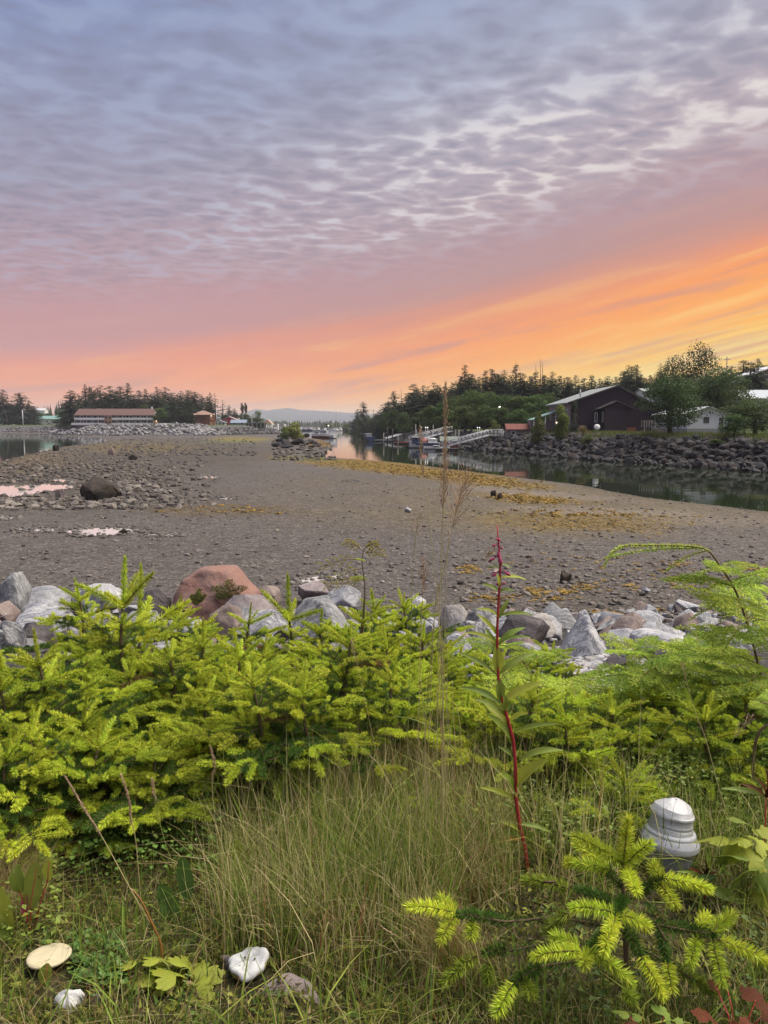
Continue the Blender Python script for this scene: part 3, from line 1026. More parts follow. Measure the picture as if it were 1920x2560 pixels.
CON = [conifer(1, 13, 2.3), conifer(2, 12, 2.7, 0.12), conifer(3, 13, 1.9, 0.08), conifer(4, 12, 3.1, 0.15, round_=0.55), conifer(5, 12, 2.6, 0.35, low=0.25), conifer(6, 13, 2.0, 0.62, low=0.1, lv=0.6)]
FUL = [conifer(11, 13, 4.2, 0.1, round_=0.5, lv=0.38), conifer(12, 12, 4.0, 0.08, flat_top=True, lv=0.4), conifer(13, 13, 3.6, 0.12, round_=0.6)]
LEA = [leafy(21), leafy(22, 8, 3.6, blobs=11, n=2700), leafy(23, 9, 3.0, tall=1.3), leafy(24, 7, 3.4)]
BIGL = leafy(25, 11, 5.0, blobs=20, n=9500, leaf=0.16, low=0.06, tone=(0.060, 0.090, 0.027))
AIRY = leafy(26, 10, 4.4, blobs=18, n=4600, leaf=0.16, tone=(0.050, 0.060, 0.026))
SHR = [leafy(31, 3, 1.25, (0.16, 0.19, 0.040), 8, 4200, .085, .02, 1.25), leafy(32, 3, 1.2, (0.13, 0.155, 0.042), 8, 3600, .085, .02, 1.2), leafy(33, 3, .9, (0.040, 0.055, 0.036), 6, 1300, .08, .03, 1.6), leafy(34, 1.4, 1.0, (0.17, 0.12, 0.06), 6, 800, .07, .03)]


def tree(kind, u, vtop, d, wpx=None, name='tree', label=None, cat='tree', group=None, rz=None):
    trunk, crown, H, W = kind
    p = at(u, vtop, d)
    zb = gz(p.x, d)
    h = max(1.0, p.z - zb)
    sz = h / H
    sx = sz if wpx is None else wpx / F * d / W
    o = thing(name, label, cat, (p.x, d, zb), R.uniform(0, 6.28) if rz is None else rz, group)
    for nm, me in (('trunk', trunk), ('crown', crown)):
        link(nm, me, o, scale=(sx, sx * R.uniform(.92, 1.08), sz))
    return o


def near_mark(u, marks):
    return min(marks, key=lambda m: abs(m[0] - u))[1]


SLOPE = [(945, 'the red waterfront building'), (985, 'the guyed pole on the slip'), (1015, 'the parked van on the slip'), (1045, 'the moored navy boat'), (1085, 'the dock lamps'), (1115, 'the far gangway'), (1150, 'the red float shed'), (1190, 'the middle of the channel gangway'),
         (1230, 'the gangway head'), (1262, 'the lit street lamp'), (1300, 'the rust-roofed garden shed'), (1345, 'the lit porch'), (1385, 'the eaves of the dark house'), (1430, 'the lower roof slope of the dark house'), (1480, 'the roof vent of the dark house'), (1530, 'the dark house ridge'), (1575, 'the far roof slope of the dark house'), (1620, 'the wooden steps'), (1680, 'the broad spreading tree'), (1760, 'the trailer gable'), (1830, 'the skyline pole'), (1895, 'the hillside house')]
MOTEL = [(165, 'over the pond end of the motel roof'), (205, 'over the first balconies from the pond'), (235, 'over the balconies before the stair tower'), (270, 'right above the motel stair tower'.replace('right ', 'straight ')), (305, 'over the middle balconies past the stair tower'), (340, 'over the last balconies of the motel'), (375, 'above the motel chimney'), (410, 'above the motel gable end'), (445, 'between the motel gable and the lodge'), (480, 'above the lodge roof'), (515, 'at the harbour end of the wood')]


# ---- wood behind the motel
G = 'spruces of the wood behind the motel'
for i, (u, v, w_) in enumerate([(176, 974, 60), (196, 985, 60), (212, 960, 26), (228, 965, 70), (250, 962, 80), (275, 963, 64), (288, 975, 60), (300, 964, 40), (318, 957, 46), (335, 985, 50), (347, 974, 34), (362, 972, 40),
                                (378, 985, 60), (392, 966, 66), (412, 966, 56), (430, 980, 60), (452, 976, 56), (470, 974, 60), (485, 978, 56), (502, 985, 50), (518, 990, 50), (165, 1000, 50), (265, 990, 70), (350, 1000, 70), (405, 995, 80), (460, 1000, 70), (310, 1000, 70), (215, 1000, 70)]):
    lab = {2: 'thin pointed spruce rising above the wood at its shore edge behind the motel', 8: 'tallest pointed spruce over the middle of the long motel roof', 0: 'dense spruce at the end of the wood nearest the white green-roofed house'}.get(i, ('dark full spruce ' if w_ > 55 else 'slim dark spruce ' if w_ < 45 else 'dark spruce ') + near_mark(u, MOTEL))
    tree(FUL[i % 3] if w_ > 48 else CON[(0, 2, 1)[i % 3]], u, v, 420 + (i * 7) % 30, w_ * 1.4, 'spruce_tree', lab, 'tree', G)
tree(FUL[1], 443, 985, 398, 78, 'spruce_tree', 'dark broad evergreen standing between the motel and the brown lodge', 'tree')
tree(FUL[0], 470, 995, 402, 56, 'spruce_tree', 'dark evergreen touching the wall of the brown lodge', 'tree')
tree(FUL[1], 425, 1000, 394, 50, 'spruce_tree', 'dark evergreen just behind the round green tree beside the motel', 'tree')
tree(LEA[0], 402, 1018, 382, 44, 'leafy_tree', 'round mid-green tree hiding the gable end of the motel', 'tree')
tree(LEA[1], 364, 1008, 404, 34, 'leafy_tree', 'yellow-green tree top showing above the motel roof', 'tree')
tree(LEA[2], 395, 1030, 381, 30, 'leafy_tree', 'small green tree against the motel end wall', 'tree')
for i, (u, v, w_, lab) in enumerate([(525, 980, 24, 'sparse ragged spruce right behind the brown lodge'), (537, 982, 26, 'open ragged spruce on the harbour side of the brown lodge'), (556, 998, 22, 'narrow bare-limbed spruce above the red-roofed house'),
                                     (572, 1012, 24, 'short ragged spruce over the red-roofed house'), (585, 1020, 22, 'low ragged spruce between the red-roofed house and the twin poplars')]):
    tree(CON[5] if i in (1, 2) else CON[4], u, v, 438 + 4 * i, w_ * 1.4, 'spruce_tree', lab, 'tree')
pop = leafy(41, 14, 1.5, (0.05, 0.06, 0.03), 9, 1300, .25, .05, 2.4)
tree(pop, 604, 1003, 460, 12, 'poplar_tree', 'first of two thin poplars, on the motel side', 'tree', 'twin poplars')
tree(pop, 613, 1003, 461, 12, 'poplar_tree', 'second of two thin poplars, on the harbour side', 'tree', 'twin poplars')
for i, (u, v, w_, lab) in enumerate([(590, 1036, 40, 'bushy green tree below the twin poplars'), (643, 1026, 30, 'round airy tree standing over the open pavilion'), (615, 1035, 36, 'dark leafy tree beside the twin poplars'), (560, 1036, 40, 'dark leafy tree behind the red roof'), (630, 1045, 46, 'low green bush line behind the pavilion'), (655, 1045, 30, 'low leafy tree at the pavilion gable')]):
    tree(LEA[i % 4], u, v, 455, w_, 'leafy_tree', lab, 'tree')
# ---- far trees at the pond
for i, (u, v, w_, d, lab) in enumerate([(6, 972, 66, 560, 'broad spruce cut by the picture edge over the pond'), (50, 980, 92, 565, 'broad layered spruce beside the white utility pole'), (42, 1000, 90, 575, 'low dark spruce filling behind the layered spruce'), (85, 1015, 50, 570, 'short dark spruce by the white green-roofed house'), (20, 1005, 60, 577, 'dark spruce behind the leaning pole'), (72, 1000, 40, 580, 'slim dark spruce behind the layered spruce')]):
    lab = lab.replace('cut by the picture edge ', 'with drooping boughs ')
    tree(FUL[(2, 0, 1)[i % 3]], u, v, d, w_, 'spruce_tree', lab, 'tree')
tree(LEA[3], 37, 1040, 558, 24, 'leafy_shrub', 'yellow-green bush on the lawn between the two poles', 'shrub')
for i, (u, v, w_, lab) in enumerate([(120, 1032, 44, 'dark shrubs behind the white green-roofed house'), (148, 1026, 30, 'pale leafy tree near the wood edge'), (160, 1045, 30, 'dark round bush between white house and wood'), (140, 1049, 36, 'low dark bush beside the white house'), (98, 1030, 40, 'soft green tree behind the white house roof')]):
    tree(LEA[i % 4], u, v, 600 if i != 3 else 578, w_, 'leafy_tree', lab, 'tree')

# ---- far wood that reads as one band
def far_wood():
    h = Heap()
    r = np.random.default_rng(5)
    def one(x, y, zb, H, W, tone):
        V, T = [], []
        k = 0
        for l in range(7):
            f = l / 7
            for b in range(5):
                th = r.uniform(0, 6.28); L = W * .5 * (1 - f) * r.uniform(.6, 1.2) + .2
                z0 = zb + H * (f + .02)
                c, s = math.cos(th), math.sin(th)
                V += [(x - s * L * .4, y + c * L * .4, z0), (x + s * L * .4, y - c * L * .4, z0), (x + c * L, y + s * L, z0 - .08 * H), (x, y, z0 + H * .24)]
                T += [(k, k + 2, k + 3), (k + 1, k + 3, k + 2), (k, k + 1, k + 3)]
                k += 4
        h.add(np.array(V), np.array(T), np.eye(3), (0, 0, 0), np.array(tone) * r.uniform(.6, 1.3))
    for _ in range(520):
        u = r.uniform(-330, 470); d = r.uniform(760, 1000)
        v = 1010 + 10 * math.sin(u * .02) + r.normal(0, 5)
        p = at(u, v, d); zb = gz(p.x, d)
        one(p.x, d, zb, max(5, p.z - zb) * r.uniform(.7, 1.05), 8, (0.05, 0.07, 0.04))
    for _ in range(260):
        u = r.uniform(640, 900); d = r.uniform(1450, 1700)
        p = at(u, 1056 + r.normal(0, 3), d)
        one(p.x, d, 2, max(4, p.z - 2), 14, (0.06, 0.075, 0.045))
    return h.build('far_forest', m_conifer)


tag(far_wood(), 'hazy far-off conifer wood beyond the pond and harbour', kind='stuff')

# ---- wooded hill beyond the channel
crest_u = [930, 945, 965, 985, 1005, 1035, 1060, 1085, 1110, 1130, 1150, 1163, 1180, 1200, 1215, 1230, 1245, 1260, 1275, 1290, 1310, 1325, 1340, 1360, 1380, 1400, 1420, 1440, 1460, 1480, 1500, 1520, 1540, 1560, 1572, 1592, 1610, 1625, 1650, 1690, 1730, 1800, 1830, 1860, 1895, 1915]
crest_v = [1046, 1026, 1004, 974, 1000, 956, 960, 953, 962, 954, 936, 908, 930, 938, 922, 917, 932, 921, 934, 906, 930, 936, 925, 935, 925, 936, 938, 934, 942, 934, 944, 936, 938, 922, 908, 908, 940, 936, 932, 934, 930, 918, 912, 896, 894, 908]
wd_ = [1.5, 1.5, 1.6, 1.1, 1.8, 1.7, 1.2, 1.9, 1.8, 1.3, 1.2, 1.0, 1.2, 1.3, 1.0, 1.1, 1.2, 1.1, 1.2, 1.0, 1.2, 1.2, 1.0, 1.3, 1.1, 1.2, 1.2, 1.1, 1.2, 1.0, 1.2, 1.1, 1.2, 1.2, 1.1, 1.1, 1.2, 1.2, 1.2, 1.3, 1.2, 1.1, 1.1, 1.4, 1.2, 1.2]
G = 'spruces along the hill crest over the channel'
special = {3: 'dark spruce top standing alone at the low end of the hill crest', 11: 'tall narrow pointed spruce that peaks highest over the channel bend', 19: 'bare-topped spruce snag on the crest behind the dark house roof', 34: 'first of two tall spruces just behind the dark house ridge', 35: 'second of two tall spruces behind the dark house ridge, nearer the big leafy tree', 43: 'spread-topped spruce on the skyline above the hillside house'}
for i, (u, v, k) in enumerate(zip(crest_u, crest_v, wd_)):
    d = float(np.interp(u, [930, 1000, 1150, 1400, 1920], [372, 330, 278, 245, 225]))
    lab = special.get(i, ('full ' if k >= 1.5 else 'narrow ' if k < 1.15 else 'pointed ') + 'crest spruce above ' + near_mark(u, SLOPE))
    tree(CON[(0, 2, 1, 3, 0, 2, 4)[i % 7]] if k < 1.5 else FUL[i % 3], u, v + 2, d, 54 * k, 'spruce_tree', lab, 'tree', G)
G = 'spruces on the slope under the crest'
for i in range(96):
    u = 955 + i * 10.1 + R.uniform(-6, 6)
    vc = float(np.interp(u, crest_u, crest_v))
    d = float(np.interp(u, [930, 1000, 1150, 1400, 1920], [355, 312, 262, 228, 205])) - R.uniform(0, 22)
    tree(CON[(1, 3, 0, 2)[i % 4]] if i % 3 else FUL[i % 2], u, vc + R.uniform(4, 32), d, R.uniform(58, 96), 'spruce_tree', ('broad' if i % 3 == 0 else 'dark') + ' slope spruce under the crest, above ' + near_mark(u, SLOPE), 'tree', G)
for u, v, d in [(1003, 972, 331), (1112, 950, 280), (1352, 898, 246), (1357, 905, 247), (1340, 912, 244), (1290, 903, 244)]:
    p = at(u, v, d); zb = gz(p.x, d)
    sg = thing('dead_snag', {1003: 'thin dead trunk rising at the low end of the hill crest', 1112: 'thin dead trunk amid the crest spruces over the gangways', 1352: 'tallest bare grey trunk on the crest above the dark house', 1357: 'bare grey trunk close beside the tallest one above the dark house', 1340: 'short bare grey trunk before the tallest one on the crest', 1290: 'thick broken grey trunk on the crest behind the alders'}[u], 'dead tree', (p.x, d, zb))
    h = p.z - zb
    MB().tube([(0, 0, -.3), (.05, 0, h * .5), (0, .05, h)], [.24, .16, .05], 6).build('trunk', m_bark, sg)
    sb = MB()
    for q in range(5):
        z = h * R.uniform(.55, .95); th = R.uniform(0, 6.28); L = R.uniform(.4, 1.1)
        sb.tube([(0, 0, z), (math.cos(th) * L, math.sin(th) * L, z - .1)], [.05, .02], 4)
    sb.build('limb', m_bark, sg)
G = 'leafy trees at the foot of the hill'
alders = [(1052, 1026, 50, 236), (1078, 1012, 60, 222), (1108, 1002, 70, 214), (1142, 986, 80, 206), (1180, 972, 84, 200), (1222, 976, 90, 198), (1262, 984, 80, 192), (1300, 986, 80, 188), (1338, 984, 80, 184), (1372, 978, 60, 190), (1120, 1022, 64, 196), (1165, 1012, 70, 186), (1210, 1010, 74, 180), (1256, 1016, 70, 176), (1296, 1022, 64, 170), (1010, 1030, 50, 262), (985, 1022, 46, 285), (965, 1030, 44, 310)]
alab = ['low leafy tree above the beach slip', 'leafy tree behind the dock lamps', 'leafy tree behind the far gangway', 'leafy tree rising behind the red float shed', 'tallest pale green alder over the channel gangway', 'broad green alder over the gangway head', 'green alder on the house side of the gangway head', 'green alder behind the red-roofed shed', 'green alder beside the dark house porch', 'green alder against the dark house eaves', 'shaded alder low behind the float shed', 'shaded alder low behind the channel gangway', 'dark-stemmed alder at the gangway head', 'shaded alder with the street lamp in its leaves', 'shaded alder just behind the red-roofed shed', 'leafy tree above the parked van on the slip', 'leafy tree by the utility poles over the slip', 'leafy tree near the red waterfront building']
for (u, v, w_, d), lab in zip(alders, alab):
    tree(LEA[R.randrange(4)], u, v, d, w_ * 1.15, 'alder_tree', lab, 'tree', G)
# ---- spruces by the harbour mouth
tree(CON[3], 908, 1003, 468, 50, 'spruce_tree', 'open-limbed spruce at the harbour mouth beside the red waterfront building', 'tree')
tree(FUL[1], 893, 1022, 462, 46, 'spruce_tree', 'dark dense spruce at the harbour mouth, on the water side', 'tree')
tree(FUL[0], 915, 1040, 460, 50, 'spruce_tree', 'low dark evergreen under the open-limbed harbour spruce', 'tree')
tree(FUL[1], 888, 1046, 456, 34, 'spruce_tree', 'low dark evergreen at the water edge of the harbour mouth', 'tree')
tree(LEA[2], 940, 1036, 440, 34, 'leafy_tree', 'dark round tree behind the red waterfront building', 'tree')
for u, v, w_, lab in [(815, 1058, 36, 'low green bush bank behind the white cabin boat'), (840, 1057, 40, 'low green bush bank between cabin boat and harbour mouth'), (868, 1060, 36, 'low green bush bank at the harbour mouth')]:
    tree(SHR[1], u, v, 690, w_, 'bush', lab, 'shrub')
# ---- trees beside the houses
tree(BIGL, 1680, 930, 112, 200, 'leafy_tree', 'broad spreading tree in front of the white trailer home', 'tree', rz=0.4)
tree(AIRY, 1745, 850, 168, 110, 'leafy_tree', 'tall airy tree standing highest against the yellow sky', 'tree')
tree(AIRY, 1692, 882, 172, 90, 'leafy_tree', 'airy tree on the house side of the tallest one against the sky', 'tree')
tree(AIRY, 1655, 906, 170, 60, 'leafy_tree', 'lowest airy tree on the skyline beside the dark house', 'tree')
tree(BIGL, 1800, 914, 150, 180, 'leafy_tree', 'wide green tree behind the white trailer home', 'tree')
tree(BIGL, 1720, 942, 148, 130, 'leafy_tree', 'dark green tree under the airy skyline trees', 'tree')
tree(LEA[1], 1850, 960, 138, 80, 'leafy_tree', 'dark reddish-shaded tree below the hillside house', 'tree')
tree(BIGL, 1892, 992, 100, 175, 'leafy_tree', 'broad light green tree hiding the end of the white trailer home', 'tree', rz=1.0)
tree(LEA[3], 1838, 1035, 97, 84, 'leafy_shrub', 'low light green bush against the white trailer wall', 'shrub')
tree(LEA[0], 1790, 1098, 96, 50, 'leafy_shrub', 'low grassy bush on the bank below the trailer', 'shrub')
tree(LEA[2], 1955, 985, 106, 110, 'leafy_tree', 'green tree at the far end of the stone bank', 'tree')
tree(SHR[0], 1401, 1012, 132, 56, 'bush', 'tall rounded yellow-green bush before the dark house', 'shrub')
tree(SHR[1], 1345, 1028, 137, 44, 'bush', 'rounded olive bush below the lit porch', 'shrub')
tree(SHR[2], 1437, 1000, 134, 34, 'bush', 'dark narrow evergreen against the dark house corner', 'shrub')
tree(SHR[2], 1805, 1046, 121, 10, 'bush', 'tiny columnar evergreen at the trailer corner', 'shrub')
tree(SHR[3], 1458, 1064, 128, 38, 'bush', 'low russet bush beside the satellite dish', 'shrub')
tree(SHR[1], 1235, 1050, 160, 30, 'bush', 'small round bush by the gangway head', 'shrub')
tree(SHR[0], 737, 1056, 226, 66, 'bush', 'green bush on top of the boulder mound', 'shrub')
tree(SHR[1], 712, 1066, 224, 30, 'bush', 'darker bush low on the motel side of the mound', 'shrub')
tree(SHR[1], 1470, 1085, 122, 50, 'bush', 'pale green bank bush below the satellite dish', 'shrub')

# ------------------------------------------------------------------ buildings
def paint(name, c, **kw):
    k = dict(rough=0.75, nscale=1.2, var=0.12)
    k.update(kw)
    return mat(name, c, **k)


m_white = paint('white_paint', (0.62, 0.62, 0.64))
m_trim = paint('trim_white', (0.72, 0.72, 0.72))
m_glass = mat('window_glass', (0.02, 0.022, 0.03), 0.08, spec=0.6)
m_lit = emat('lit_lamp', (1.0, 0.78, 0.45), 1.6)
m_litw = emat('lit_lamp_white', (1.0, 0.95, 0.85), 1.6)
m_grey = paint('grey_concrete', (0.30, 0.30, 0.31))
m_post = paint('grey_timber', (0.20, 0.18, 0.165), stretch=(3, 3, .4))
m_metal = paint('galvanised_metal', (0.42, 0.42, 0.44), rough=0.5)
m_dark = paint('dark_fitting', (0.03, 0.03, 0.035))
WIN = {}


def window(parent, x, y, z, w_, h, face='-y', mull=1, frame=0.09, mt=None, name='window'):
    key = (w_, h, mull, frame, mt)
    if key not in WIN:
        f = MB()
        f.box(-w_ / 2 - frame, w_ / 2 + frame, -.06, 0.0, h / 2, h / 2 + frame).box(-w_ / 2 - frame, w_ / 2 + frame, -.07, 0.0, -h / 2 - frame, -h / 2)
        f.box(-w_ / 2 - frame, -w_ / 2, -.055, 0.0, -h / 2, h / 2).box(w_ / 2, w_ / 2 + frame, -.055, 0.0, -h / 2, h / 2)
        for i in range(1, mull):
            xx = -w_ / 2 + w_ * i / mull
            f.box(xx - .03, xx + .03, -.05, 0.0, -h / 2, h / 2)
        WIN[key] = (f.mesh('window', mt or m_trim), MB().box(-w_ / 2, w_ / 2, -.03, -.005, -h / 2, h / 2).mesh('pane', m_glass))
    fm, pm_ = WIN[key]
    rz = {'-y': 0, '+x': math.pi / 2, '-x': -math.pi / 2, '+y': math.pi}[face]
    o = link(name, fm, parent, (x, y, z), (0, 0, rz))
    link('pane', pm_, o)
    return o


def gable_walls(x0, x1, y0, y1, zb, ze, zp, pk):
    return MB().prism([(x0, zb), (x1, zb), (x1, ze[1]), (pk, zp), (x0, ze[0])], 'y', y0, y1)


def gable_roof(x0, x1, y0, y1, ze, zp, pk, ov=0.5, th=0.22):
    sl0 = (zp - ze[0]) / (pk - x0); sl1 = (zp - ze[1]) / (x1 - pk)
    e = 0.03
    pts = [(x0 - ov, ze[0] - sl0 * ov + e), (pk, zp + e), (x1 + ov, ze[1] - sl1 * ov + e), (x1 + ov, ze[1] - sl1 * ov + th), (pk, zp + th), (x0 - ov, ze[0] - sl0 * ov + th)]
    return MB().prism(pts, 'y', y0 - ov, y1 + ov)


def gable_roof_x(x0, x1, y0, y1, ze, zp, ov=0.5, th=0.22):
    """ridge along x"""
    ym = (y0 + y1) / 2
    s = (zp - ze) / (ym - y0)
    e = 0.03
    pts = [(y0 - ov, ze - s * ov + e), (ym, zp + e), (y1 + ov, ze - s * ov + e), (y1 + ov, ze - s * ov + th), (ym, zp + th), (y0 - ov, ze - s * ov + th)]
    m = MB()
    n = 6
    vs = [(x0 - ov, p[0], p[1]) for p in pts] + [(x1 + ov, p[0], p[1]) for p in pts]
    return m.add(vs, [tuple(range(n)), tuple(range(2 * n - 1, n - 1, -1))] + [(i, n + i, n + (i + 1) % n, (i + 1) % n) for i in range(n)])


def house_x(root, L, D, ze, zp, wallm, roofm, ov=0.5, zb=-0.6):
    """simple block, ridge along x, front at y=0"""
    ym = D / 2
    m = MB()
    pts = [(0, zb), (D, zb), (D, ze), (ym, zp), (0, ze)]
    vs = [(0, p[0], p[1]) for p in pts] + [(L, p[0], p[1]) for p in pts]
    m.add(vs, [tuple(range(5)), tuple(range(9, 4, -1))] + [(i, 5 + i, 5 + (i + 1) % 5, (i + 1) % 5) for i in range(5)])
    m.build('wall', wallm, root)
    gable_roof_x(0, L, 0, D, ze, zp, ov).build('roof', roofm, root)


# dark shingled house with a low-pitched grey roof
HX, HY = 33.5, 139.0
HZ = gz(40, 140)
dh = thing('shingled_house', 'big dark plum shingled house with a grey low-pitched gable roof', 'house', (HX, HY, HZ))
m_shing = mat('dark_shingle', (0.036, 0.022, 0.033), 0.8, nscale=2.0, var=0.2, bump=0.4, bscale=14, stretch=(1, 1, 5), dist=0.03)
m_roofg = paint('grey_green_metal_roof', (0.26, 0.28, 0.27), rough=0.55)
m_roofdk = paint('dark_roof_edge', (0.07, 0.06, 0.065))
m_lav = paint('mauve_siding', (0.23, 0.18, 0.19), stretch=(1, 1, 6))
ze, zp = at(1424, 1006, HY).z - HZ, at(1537, 967, HY + 1).z - HZ
W_, D_ = 16.0, 18.0
gable_walls(0.02, W_, 0.25, D_, 0.0, (ze, ze - 1.1), zp, 8.2).build('wall', m_shing, dh)
MB().box(-.02, 0.018, 0.26, D_ - .01, 0.35, ze - .12).build('side_wall', m_lav, dh)
MB().box(0.0, W_ + .04, 0.22, D_ - .2, -1.0, 0.34).build('foundation', m_grey, dh)
gable_roof(0, W_, .25, D_, (ze, ze - 1.1), zp, 8.2, 0.7, 0.24).build('roof', m_roofg, dh)
fb = MB()
for (xa, za, xb, zb2) in ((-.7, ze - .24, 8.2, zp), (8.2, zp, W_ + .7, ze - 1.1 - .36)):
    fb.add([(xa, -.48, za - .02), (xb, -.48, zb2 - .02), (xb, -.48, zb2 + .27), (xa, -.48, za + .27), (xa, -.455, za - .02), (xb, -.455, zb2 - .02), (xb, -.455, zb2 + .27), (xa, -.455, za + .27)], [(0, 1, 2, 3), (7, 6, 5, 4), (0, 4, 5, 1), (3, 2, 6, 7)])
fb.build('barge_board', m_roofdk, dh)
# projecting bay with its own small gable
bx0, bx1 = 5.4, 9.5
bay = gable_walls(bx0, bx1, -2.2, .24, 0.0, (ze - 0.9, ze - 0.9), ze - .1, 7.4).build('bay', m_shing, dh)
gable_roof(bx0 - .6, bx1 + .6, -2.2, .24, (ze - 1.1, ze - 1.1), ze + .06, 7.4, .45, .16).build('bay_roof', m_roofdk, bay)
window(dh, 5.4 - .02, -1.3, 2.9, .35, 1.5, '-x', 1, .12)
window(dh, 4.6, .25, 2.9, .28, 1.5, '-y', 1, .12)
for yy, zz in ((3.0, 3.75), (9.5, 3.75), (13.5, 3.75), (7.0, 1.5), (12, 1.5)):
    window(dh, -.02, yy, zz, 1.3, 1.1, '-x', 2, .12)
MB().box(9.4, 11.6, -.6, .2, .0, 1.1).build('steps', paint('red_brown_wood', (0.22, 0.07, 0.045)), dh)
MB().tube([(5.6, 4, zp - .3), (5.6, 4, zp + .9)], .06).tube([(2.4, 3.2, zp - 1.7), (2.4, 3.2, zp - .4)], .12).build('roof_vent', m_metal, dh)
m_teal = paint('teal_metal_roof', (0.20, 0.33, 0.29), rough=0.5)
pr = MB().add([(-4.9, 10.0, 2.55), (-4.9, 16, 2.55), (-.03, 16, 4.3), (-.03, 10.0, 4.3), (-4.9, 10.0, 2.4), (-4.9, 16, 2.4), (-.03, 16, 4.14), (-.03, 10.0, 4.14)], [(0, 1, 2, 3), (7, 6, 5, 4), (0, 3, 7, 4), (1, 5, 6, 2), (0, 4, 5, 1), (3, 2, 6, 7)]).build('porch_roof', m_teal, dh)
for px_2 in (-4.6, -2.4, -.4):
    MB().tube([(px_2, 10.3, 0), (px_2, 10.3, 2.5 + (px_2 + 4.6) * .3)], .09).build('porch_post', m_trim, dh)
MB().box(-4.8, -.1, 12, 15.8, 0, 2.35).build('porch_wall', m_lav, dh)
for lx, ly in ((-3.1, 11.9), (-.35, 9.6)):
    MB().lathe([(0, -.16), (.13, -.08), (.16, .04), (.1, .14), (0, .17)], 10, (lx, ly, 1.95)).build('lamp', m_lit, dh)

# satellite dish on its short mast
sd = thing('satellite_dish', 'white round satellite dish standing before the dark shingled house', 'satellite dish', (at(1492, 1068, 133).x, 133, gz(at(1492, 1068, 133).x, 133)))
dsh = MB().lathe([(0, .16), (.25, .135), (.45, .07), (.60, 0.0), (.62, 0.02), (.46, .095), (.25, .16), (0, .185)], 24)
dsh.build('dish', paint('dish_white', (0.68, 0.66, 0.66), rough=.5), sd, loc=(0, -.1, at(1492, 1068, 133).z - sd.location.z), rot=(math.radians(78), 0, math.radians(-8)), scale=.85)
MB().tube([(0, .1, -.3), (0, .1, at(1492, 1068, 133).z - sd.location.z)], .05).build('mast', m_metal, sd)

# white trailer home
TX, TY = at(1718, 1060, 123).x, 123.0
TZ = gz(TX + 3, TY)
tr = thing('trailer_home', 'white gabled trailer home with a low grey skirt', 'house', (TX, TY, TZ))
zt = at(1769, 1018, TY).z - TZ
we = at(1769, 1034, TY).z - TZ
TWd = (1818 - 1718) / F * TY
m_wsid = paint('white_siding', (0.58, 0.58, 0.62), nscale=2, var=.06, stretch=(1, 1, 8))
gable_walls(0, TWd, 0, 15, .75, (we, we), zt, TWd * .5).build('wall', m_wsid, tr)
MB().box(.02, TWd - .02, .03, 14.97, -.8, .748).build('skirt', m_grey, tr)
gable_roof(0, TWd, 0, 15, (we, we), zt, TWd * .5, .45, .14).build('roof', paint('pale_metal_roof', (0.5, 0.5, 0.52), rough=.5), tr)
window(tr, TWd * .47, 0, 2.15, .75, .8, '-y', 1, .06, m_dark)
wn = window(tr, TWd * .84, 0, 1.85, .8, 1.35, '-y', 1, .1)
MB().box(-.42, .42, -.065, -.004, -.03, .03).build('mullion', m_trim, wn)
for yy, h_ in ((.9, 1.9), (5, 1.2), (9, 1.2)):
    window(tr, 0, yy, 1.95, .7, h_, '-x', 1, .1)
# porch steps by the trailer
st = thing('wooden_steps', 'weathered wooden porch steps with railings beside the white trailer', 'steps', (at(1612, 1085, 124).x, 124, gz(at(1635, 1085, 124).x, 124)))
mb = MB()
for k in range(6):
    MB().box(1.2 + k * .28, 1.5 + k * .28, 0, 1.3, .18 + k * .2, .24 + k * .2).build('tread', m_post, st)
MB().box(-.2, 1.2, -.1, 1.5, 1.30, 1.42).build('landing', m_post, st)
for yy in (-.08, 1.3):
    mb = MB().tube([(-.2, yy, 2.2), (1.2, yy, 2.2), (3.1, yy, 1.0)], .05).tube([(1.2, yy, 1.3), (3.1, yy, .1)], .07)
    for k in range(9):
        xx = -.15 + k * .4
        zt_ = 2.2 if xx < 1.2 else 2.2 - (xx - 1.2) * .63
        mb.tube([(xx, yy, zt_ - (1.9 if xx < 1.2 else 1.0)), (xx, yy, zt_)], .04, 4)
    mb.build('railing', m_post, st)
MB().tube([(-.1, 0, -.5), (-.1, 0, 1.3)], .08).tube([(1.1, 0, -.5), (1.1, 0, 1.3)], .08).build('post', m_post, st)

# low shed with a rust-red roof
p = at(1268, 1085, 152)
rs = thing('garden_shed', 'low grey shed with a rust-red roof beside the dark house porch', 'shed', (p.x, 152, gz(p.x + 2, 152)))
zz = at(1268, 1062, 152).z - rs.location.z
house_x(rs, 4.4, 3.2, zz - .95, zz, m_post, paint('rust_red_roof', (0.16, 0.052, 0.040), var=.25, nscale=.8), .25)
window(rs, 1.2, 0, zz - 1.6, .7, .6)

